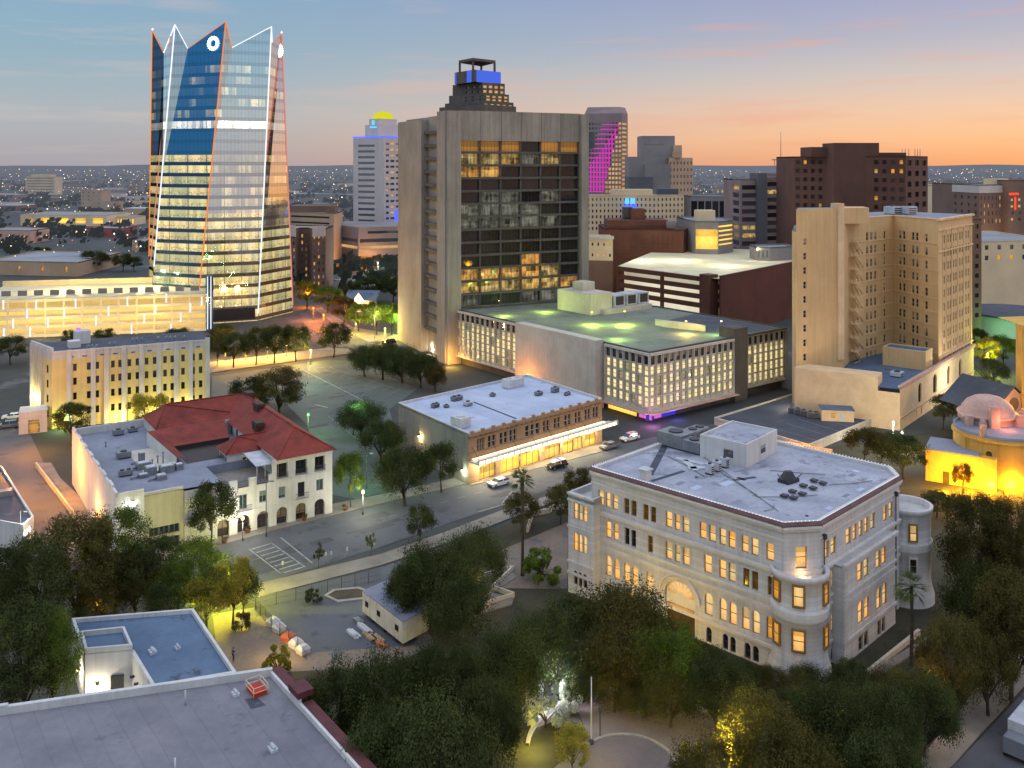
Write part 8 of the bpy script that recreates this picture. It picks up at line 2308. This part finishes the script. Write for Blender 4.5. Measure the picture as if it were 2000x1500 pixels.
# light on the hall garden and shrubs, plus bare fill lights added among the trees
for px, py, z_, c_, e in ((1235, 1262, 2.2, (255, 210, 60), 420), (1180, 1330, 1.0, (255, 200, 50), 260), (1330, 1330, 1.0, (255, 200, 60), 260), (1080, 1392, 3.0, (230, 240, 255), 420), (1110, 1345, 2.5, (120, 140, 255), 260), (1040, 1470, 2.0, (240, 220, 90), 300), (1560, 1345, 1.5, (255, 190, 90), 120), (545, 1290, 2.5, (255, 214, 120), 200), (1640, 1260, 1.0, (255, 200, 60), 80), (1455, 1600, 3, (255, 230, 90), 300), (1720, 960, 3, (255, 190, 60), 500), (1880, 960, 2, (255, 200, 40), 500), (1650, 835, 3, (255, 150, 40), 200), (300, 835, 1.5, (255, 236, 110), 500), (750, 1175, 3, (255, 240, 200), 90), (70, 1180, 5, (255, 170, 60), 160), (190, 1235, 4, (255, 170, 60), 160), (300, 1215, 4, (240, 230, 90), 120), (380, 1225, 3, (240, 240, 90), 200), (20, 1330, 6, (220, 255, 120), 120), (860, 1480, 6, (220, 240, 150), 120), (700, 1490, 5, (200, 230, 160), 90), (1000, 1400, 5, (255, 220, 110), 150), (1640, 1480, 5, (255, 200, 110), 120), (1800, 1420, 5, (255, 200, 110), 120), (1900, 1300, 5, (255, 190, 90), 150), (1480, 1480, 5, (255, 220, 110), 150), (930, 1200, 4, (255, 220, 150), 90), (1235, 1300, 9, (255, 214, 70), 90)):
    p = G(px, py); lamp_light((p.x, p.y, z_), c_, e, .25)
# flag pole and plaza lamp
p = G(1155, 1452); t = thing('flagpole', 'slender white flagpole standing on the plaza edge', 'flagpole', tuple(p))
q = MB(); q.tube([V3(p, 0), V3(p, ZZ(1322, p.y))], [.09, .05], 8); q.build('pole', 'metal_pale', t)
q = MB(); q.lathe(p.xy, [(.3, 0), (.28, .35), (.1, .5), (.02, .5)], 12); q.build('base', 'metal_dark', t)
p = G(1172, 1440); t = thing('plaza_post', 'dark unlit post lamp beside the flagpole', 'street lamp', tuple(p))
q = MB(); q.tube([V3(p, 0), V3(p, ZZ(1390, p.y))], .07, 8); q.build('pole', 'metal_dark', t)
q = MB(); z_ = ZZ(1390, p.y); q.lathe(p.xy, [(.02, z_), (.2, z_ + .05), (.24, z_ + .5), (.05, z_ + .65)], 10); q.build('lamp_head', 'metal_dark', t)
# parking meters on the median
for i, (px, py) in enumerate(((380 + 172, 1118), (636, 1100), (647, 1098), (678, 1090), (731, 1078))):
    p = G(px, py); t = thing('parking_meter', ['lone meter post at the zebra crossing', 'left of two meter posts by the thin young tree', 'right of two meter posts by the thin young tree', 'meter post midway along the median', 'meter post beside the second young tree'][i] + ' on the street median', 'parking meter', tuple(p))
    q = MB(); q.tube([V3(p, 0), V3(p, 1.2)], .05, 6); q.build('post', 'metal_grey', t)
    q = MB(); q.box(p.xy, (1, .6), .16, .1, 1.2, 1.65); q.lathe(p.xy, [(.16, 1.65), (.1, 1.78), (.02, 1.82)], 8); q.build('meter_head', 'metal_pale', t)
for i, (px, py) in enumerate(((438, 1062), (484, 1042), (594, 1018), (675, 998))):
    p = G(px, py); t = thing('planter', ['dark planter pot at the left end of the arcade', 'dark planter pot beside the arcade lamp', 'dark planter pot between the arcade arches', 'dark planter pot at the corner tree'][i], 'planter', tuple(p))
    q = MB(); q.lathe(p.xy, [(.35, .15), (.5, .8), (.45, .8), (.02, .75)], 12); q.build('pot', 'brick_brown', t)
    q, _c = leaf_cloud(i + 30, 1.1, .8, .6, 6, 300, .09); q.v = [(x_ + p.x, y_ + p.y, z_) for x_, y_, z_ in q.v]; q.build('plant', 'leaf_brown', t)
# vehicles
def car(loc, rz, label, paint='paint_white', cabin=None, suv=True, lights=(True, True), bar=None, group=None):
    t = thing('car', label, 'car', loc, group, rz)
    L_, W_, hb, ht = 4.8, 1.9, .98, 1.72 if suv else 1.45
    def part(name, mb, mats):
        me = mb.build(name, mats, mesh_only=True); o = bpy.data.objects.new(name, me); COL.objects.link(o); o.parent = t; return o
    prof = [(-2.4, .35), (-2.42, .75), (-2.3, .92), (-1.0, 1.0), (2.15, 1.0), (2.38, .85), (2.4, .38)]
    def ext(pr, hw, inset=0.0):
        m_ = MB(); n_ = len(pr)
        for sgn in (-1, 1):
            m_.face([(x_, sgn * hw, z_) for x_, z_ in (pr if sgn < 0 else reversed(pr))])
        for i in range(n_):
            a, b = pr[i], pr[(i + 1) % n_]; m_.face([(a[0], -hw, a[1]), (a[0], hw, a[1]), (b[0], hw, b[1]), (b[0], -hw, b[1])])
        return m_
    part('body', ext(prof, W_ / 2), paint)
    cab = MB()
    lo = [(-1.25, -.86), (2.2, -.86), (2.2, .86), (-1.25, .86)]; hi = [(-.55, -.7), (1.85 if suv else 1.2, -.7), (1.85 if suv else 1.2, .7), (-.55, .7)]
    cab.frustum([Vector(p_) for p_ in lo], 1.0, [Vector(p_) for p_ in hi], ht - .06); part('windows', cab, 'glass_dark')
    rf2 = MB(); rf2.prism([Vector((p_[0] * 1.02, p_[1] * 1.03)) for p_ in hi], ht - .06, ht, bottom=True)
    for x_ in (.35,): rf2.hexa([Vector((x_, -.885, 1.0)), Vector((x_ + .12, -.885, 1.0)), Vector((x_ + .12, .885, 1.0)), Vector((x_, .885, 1.0))], [Vector((x_, -.72, ht - .06)), Vector((x_ + .12, -.72, ht - .06)), Vector((x_ + .12, .72, ht - .06)), Vector((x_, .72, ht - .06))])
    part('roof', rf2, cabin or paint)
    for sx in (-1.5, 1.5):
        for sy in (-1, 1):
            m_ = MB(); m_.tube([(sx, sy * .72, .34), (sx, sy * .97, .34)], .34, 14); w_ = part('wheel', m_, 'rubber')
            m2 = MB(); m2.tube([(sx, sy * .965, .34), (sx, sy * .985, .34)], .2, 10); r2_ = m2.build('rim', 'metal_grey', mesh_only=True); ro_ = bpy.data.objects.new('rim', r2_); COL.objects.link(ro_); ro_.parent = w_
    for sy in (-1, 1):
        m_ = MB(); m_.box((-2.4, sy * .68), (1, 0), .04, .2, .68, .86); part('headlight', m_, 'white_light' if lights[0] else 'metal_pale')
        m_ = MB(); m_.box((2.39, sy * .72), (1, 0), .04, .16, .7, .92); part('taillight', m_, 'red_light' if lights[1] else 'cloth_red')
    m_ = MB(); m_.box((-2.41, 0), (1, 0), .05, .8, .38, .56); m_.box((2.41, 0), (1, 0), .05, .8, .38, .56); part('bumper', m_, 'metal_dark')
    if bar:
        m_ = MB(); m_.box((.4, 0), (0, 1), .6, .12, ht, ht + .14); part('light_bar', m_, bar)
    return t
ang = math.atan2(uM.y, uM.x)
car(tuple(G(975, 948)), ang + math.pi * 0, 'white car parked at the kerb below the lit canopy', 'paint_white', None, False, (False, False))
car(tuple(G(1088, 914)), ang, 'black and white police patrol car parked before the lit shop', 'paint_black', 'paint_white', True, (False, True), 'blue_panel')
car(tuple(G(1230, 860)), ang, 'white and dark car with red tail lights at the street corner', 'paint_white', 'paint_white', True, (False, True), 'red_light')
car(tuple(G(1190, 876)), ang, 'low red lit car at the end of the lit shop', 'paint_grey', None, False, (False, True))
for i, (px, py, rz, pt, lab) in enumerate([(15, 835, .4, 'paint_grey', 'grey car parked at the left edge beside the cream block porch'), (25, 818, .3, 'paint_white', 'pale car parked at the left edge behind the grey one'), (1930, 640, .2, 'paint_white', 'pale car with red lights before the curved pavilion'), (1958, 646, 1.2, 'paint_black', 'dark car near the curved pavilion'), (700, 541, .9, 'paint_white', 'white car in the far floodlit parking lot'), (660, 548, .9, 'paint_grey', 'grey car in the far floodlit parking lot'), (720, 556, .4, 'paint_black', 'dark car under the white floodlight'), (640, 586, -.7, 'paint_grey', 'parked car under the trees of the orange street'), (760, 672, .5, 'paint_black', 'dark car passing the yellow lit foot of the concrete tower'), (1245, 505, .2, 'paint_white', 'white car on the lit garage roof left'), (655, 518, .9, 'paint_white', 'small car near the tower podium')]):
    if px == 1245: continue
    car(tuple(G(px, py)), rz, lab, pt, None, i % 2 == 0, (i in (0, 4), i == 2))
# truck cut by the lower right corner
p = G(1995, 1470); t = thing('box_truck', 'grey box truck cut by the lower right corner', 'truck', tuple(p))
dv_ = Vector((.72, .69)); q = MB(); q.box(p.xy + dv_ * 3, dv_, 3.4, 1.25, .9, 3.3); q.build('cargo_box', 'metal_pale', t)
q = MB(); q.box(p.xy - dv_ * 1.4, dv_, .9, 1.1, .6, 2.3); q.build('cab', 'paint_grey', t)
for s_ in (-1.6, 1.5, 5.0):
    for sy in (-1, 1):
        c_ = p.xy + dv_ * s_ + Vector((-dv_.y, dv_.x)) * 1.05 * sy; q = MB(); n_ = Vector((-dv_.y, dv_.x, 0)) * .15; q.tube([V3(c_, .45) - n_, V3(c_, .45) + n_], .45, 14); q.build('wheel', 'rubber', t)
# site trailer
tp = [G(708, 1204).xy, G(787, 1268).xy, G(838, 1240).xy]; tp.append(tp[0] + tp[2] - tp[1])
TR = thing('site_trailer', 'long cream site office trailer with small dark windows in the fenced yard', 'trailer', (*tp[0], 0))
q = MB(); pp_ = ccw(tp); q.prism(pp_, .7, 3.5, 0); q.build('body', 'plastic_trailer', TR)
q = MB(); q.prism(pp_, 3.503, 3.62, 0); q.build('roof', 'roof_grey', TR)
ft = Fac(tp[0], tp[1]); q = MB()
for k in (.12, .42, .86): ft.box(q, ft.L * k - .45, ft.L * k + .45, 1.8, 2.6, .01, .05)
b_ = Budget(TR, 10)
for k in (.12, .42, .86): b_.window(ft, ft.L * k - .4, ft.L * k + .4, 1.85, 2.6, 'glass_dark', 'frame_dark', 'mull', -.02)
q = MB()
for k in (.2, .5, .8): q.box(ft.p(ft.L * k, 0, -1.2).xy, ft.d, .3, 1.0, 0, .7)
q.build('chassis', 'metal_dark', TR)
# fence of posts and mesh panels
def fence(name, label, pts, h=1.9, step=2.4):
    t = thing(name, label, 'fence', tuple(pts[0]))
    for a, b in zip(pts, pts[1:]):
        L_ = (b - a).length; k = max(1, round(L_ / step)); d = (b - a) / k; nrm = Vector((-d.y, d.x, 0)).normalized() * .02
        for i in range(k):
            a0 = a + d * i; q = MB(); q.tube([a0, a0 + Vector((0, 0, h))], .05, 5); q.build('post', 'metal_dark', t)
            m_ = MB()
            for j in range(1, 10):
                x_ = a0 + d * j / 10; m_.tube([x_ + Vector((0, 0, .1)), x_ + Vector((0, 0, h - .05))], .015, 3)
            for zz in (.1, h * .5, h - .05): m_.tube([a0 + Vector((0, 0, zz)), a0 + d + Vector((0, 0, zz))], .02, 3)
            m_.build('mesh_panel', 'metal_dark', t)
fence('site_fence', 'dark metal fence along the street side of the yard', [G(500, 1190), G(578, 1172), G(640, 1158), G(745, 1133)])
fence('yard_fence', 'dark fence running between bare yard and blue roofed building', [G(498, 1192), G(530, 1228), G(600, 1290)])
# yard clutter
rj = random.Random(4)
for i, (px, py, m_, lab) in enumerate([(533, 1222, 'tarp_white', 'white wrapped pallet bag farthest along the yard fence'), (545, 1233, 'tarp_white', 'second white pallet bag along the yard fence'), (562, 1252, 'tarp_orange', 'orange tinted pallet bag by the yard fence'), (578, 1264, 'tarp_white', 'pale pallet bag next to the orange one'), (592, 1276, 'tarp_white', 'nearest white pallet bag by the yard fence')]):
    p = G(px, py); t = thing('pallet_bag', lab, 'bag', tuple(p), 'bags along the yard fence')
    q = MB(); a = rj.uniform(0, 1)
    lo = [p.xy + Vector((math.cos(a + k * 1.571), math.sin(a + k * 1.571))) * .95 for k in range(4)]; mid = [p.xy + (x_ - p.xy) * 1.08 for x_ in lo]; hi = [p.xy + (x_ - p.xy) * .6 for x_ in lo]
    q.frustum(lo, .15, mid, .7); q.frustum(mid, .7, hi, 1.15); q.build('bag', m_, t)
    q = MB(); q.box(p.xy, (math.cos(a + .785), math.sin(a + .785)), .75, .75, 0, .14); q.build('pallet', 'lumber', t)
for i, (px, py, L_, m_, lab) in enumerate([(690, 1240, 2.6, 'metal_pale', 'bundle of pale metal sections lying left of the trailer'), (712, 1230, 3.4, 'tarp_white', 'white pipe bundle lying against the trailer side'), (722, 1246, 2.6, 'lumber', 'stack of timber beside the trailer end'), (745, 1262, 2.0, 'tarp_orange', 'reddish stack of boards nearest the dark oaks'), (738, 1250, 2.4, 'lumber', 'loose timber stack between pipes and red boards'), (700, 1215, 2.0, 'metal_grey', 'grey rods lying by the far trailer window')]):
    p = G(px, py); t = thing('material_stack', lab, 'building material', tuple(p), 'materials in the yard')
    d = Vector((.62, -.78)); n_ = Vector((.78, .62))
    for j in range(6):
        c_ = p.xy + n_ * (.28 * (j % 3 - 1)) + d * rj.uniform(-.3, .3); z_ = .08 + .2 * (j // 3)
        q = MB(); q.box(c_, d, L_ / 2 * rj.uniform(.8, 1.0), .12, z_ - .07, z_ + .1); q.build('piece', m_, t)
# people
def person(px, py, rz, label, top, legs, h=1.75, stride=.18):
    loc = G(px, py); t = thing('person', label, 'person', tuple(loc), None, rz)
    k = h / 1.75
    J = {'pel': (0, 0, .95), 'spine': (0, 0, 1.2), 'chest': (0, .0, 1.38), 'neck': (0, 0, 1.5), 'head': (0, -.02, 1.62), 'crown': (0, -.01, 1.72)}
    R = {'pel': .135, 'spine': .13, 'chest': .15, 'neck': .06, 'head': .095, 'crown': .07}
    E = [('pel', 'spine'), ('spine', 'chest'), ('chest', 'neck'), ('neck', 'head'), ('head', 'crown')]
    for s_, nm_ in ((-1, 'l'), (1, 'r')):
        J.update({f'sh{nm_}': (s_ * .19, 0, 1.42), f'el{nm_}': (s_ * .25, .03 * s_, 1.15), f'wr{nm_}': (s_ * .24, -.1 * s_, .92), f'ha{nm_}': (s_ * .24, -.12 * s_, .82), f'hi{nm_}': (s_ * .1, 0, .9), f'kn{nm_}': (s_ * .11, -stride * s_ * .6, .5), f'an{nm_}': (s_ * .11, -stride * s_ * .3, .09), f'to{nm_}': (s_ * .12, -stride * s_ * .3 - .18, .04)})
        R.update({f'sh{nm_}': .075, f'el{nm_}': .05, f'wr{nm_}': .035, f'ha{nm_}': .04, f'hi{nm_}': .1, f'kn{nm_}': .065, f'an{nm_}': .045, f'to{nm_}': .04})
        E += [('chest', f'sh{nm_}'), (f'sh{nm_}', f'el{nm_}'), (f'el{nm_}', f'wr{nm_}'), (f'wr{nm_}', f'ha{nm_}'), ('pel', f'hi{nm_}'), (f'hi{nm_}', f'kn{nm_}'), (f'kn{nm_}', f'an{nm_}'), (f'an{nm_}', f'to{nm_}')]
    names = list(J); idx = {n_: i for i, n_ in enumerate(names)}
    def skin(name, keep, mat, grow=0.0):
        ns = [n_ for n_ in names if n_ in keep]; ix = {n_: i for i, n_ in enumerate(ns)}
        me = bpy.data.meshes.new(name); me.from_pydata([Vector(J[n_]) * k for n_ in ns], [(ix[a], ix[b]) for a, b in E if a in ix and b in ix], []); me.materials.append(MATS[mat])
        o = bpy.data.objects.new(name, me); COL.objects.link(o); o.parent = t
        sm = o.modifiers.new('skin', 'SKIN'); sub = o.modifiers.new('sub', 'SUBSURF'); sub.levels = 1; sub.render_levels = 1
        for n_, sv in zip(ns, me.skin_vertices[0].data): sv.radius = ((R[n_] + grow) * k,) * 2; sv.use_root = (n_ == ns[0])
        return o
    skin('body', set(names), 'skin')
    skin('shirt', {'pel', 'spine', 'chest', 'shl', 'shr', 'ell', 'elr'}, top, .02)
    skin('trousers', {'pel', 'hil', 'hir', 'knl', 'knr', 'anl', 'anr'}, legs, .022)
    q = MB(); q.lathe((0, 0), [(.11, 1.62 * k), (.115, 1.68 * k), (.08, 1.75 * k), (.01, 1.77 * k)], 12); me = q.build('hair', 'hair', mesh_only=True); o = bpy.data.objects.new('hair', me); COL.objects.link(o); o.parent = t; o.location = (0, .01, 0)
person(456, 1291, 2.6, 'person in a blue top walking on the bare yard beside the blue roof', 'cloth_blue', 'cloth_dark')
person(514, 1027, 1.0, 'person in a red top standing under the arcade of the white building', 'cloth_red', 'cloth_dark', 1.7, .05)
# small blue roofed house amid the trees by the orange street
Y = G(700, 610).y
t = thing('blue_roof_house', 'small house with blue roof and lit gable among the street trees', 'house', (*P(700, Y), 0))
q = MB(); f = Fac(P(672, Y + 2), P(735, Y)); f.wall(q, 0, f.L, 0, 5.0); q.face([f.p(f.L * .28, 5), f.p(f.L * .62, 5), f.p(f.L * .45, 8.2)]); q.build('wall', 'white_render', t)
q = MB()
for s0, s1, a0 in ((0, .45, .28), (.45, 1, .62)):
    q.face([f.p(f.L * s0, 5, .4), f.p(f.L * s1, 5, .4), f.p(f.L * s1, 8.6, -6), f.p(f.L * s0, 8.6, -6)])
q.build('roof', 'roof_blue', t)
q = MB(); q.box(f.p(f.L * .45, 0, .3).xy, (1, 0), .5, .1, 5.6, 6.6); q.build('gable_lamp', 'warm_light', t)
lamp_light((*f.p(f.L * .45, 0, 2).xy, 5), (255, 200, 110), 1500, .3)
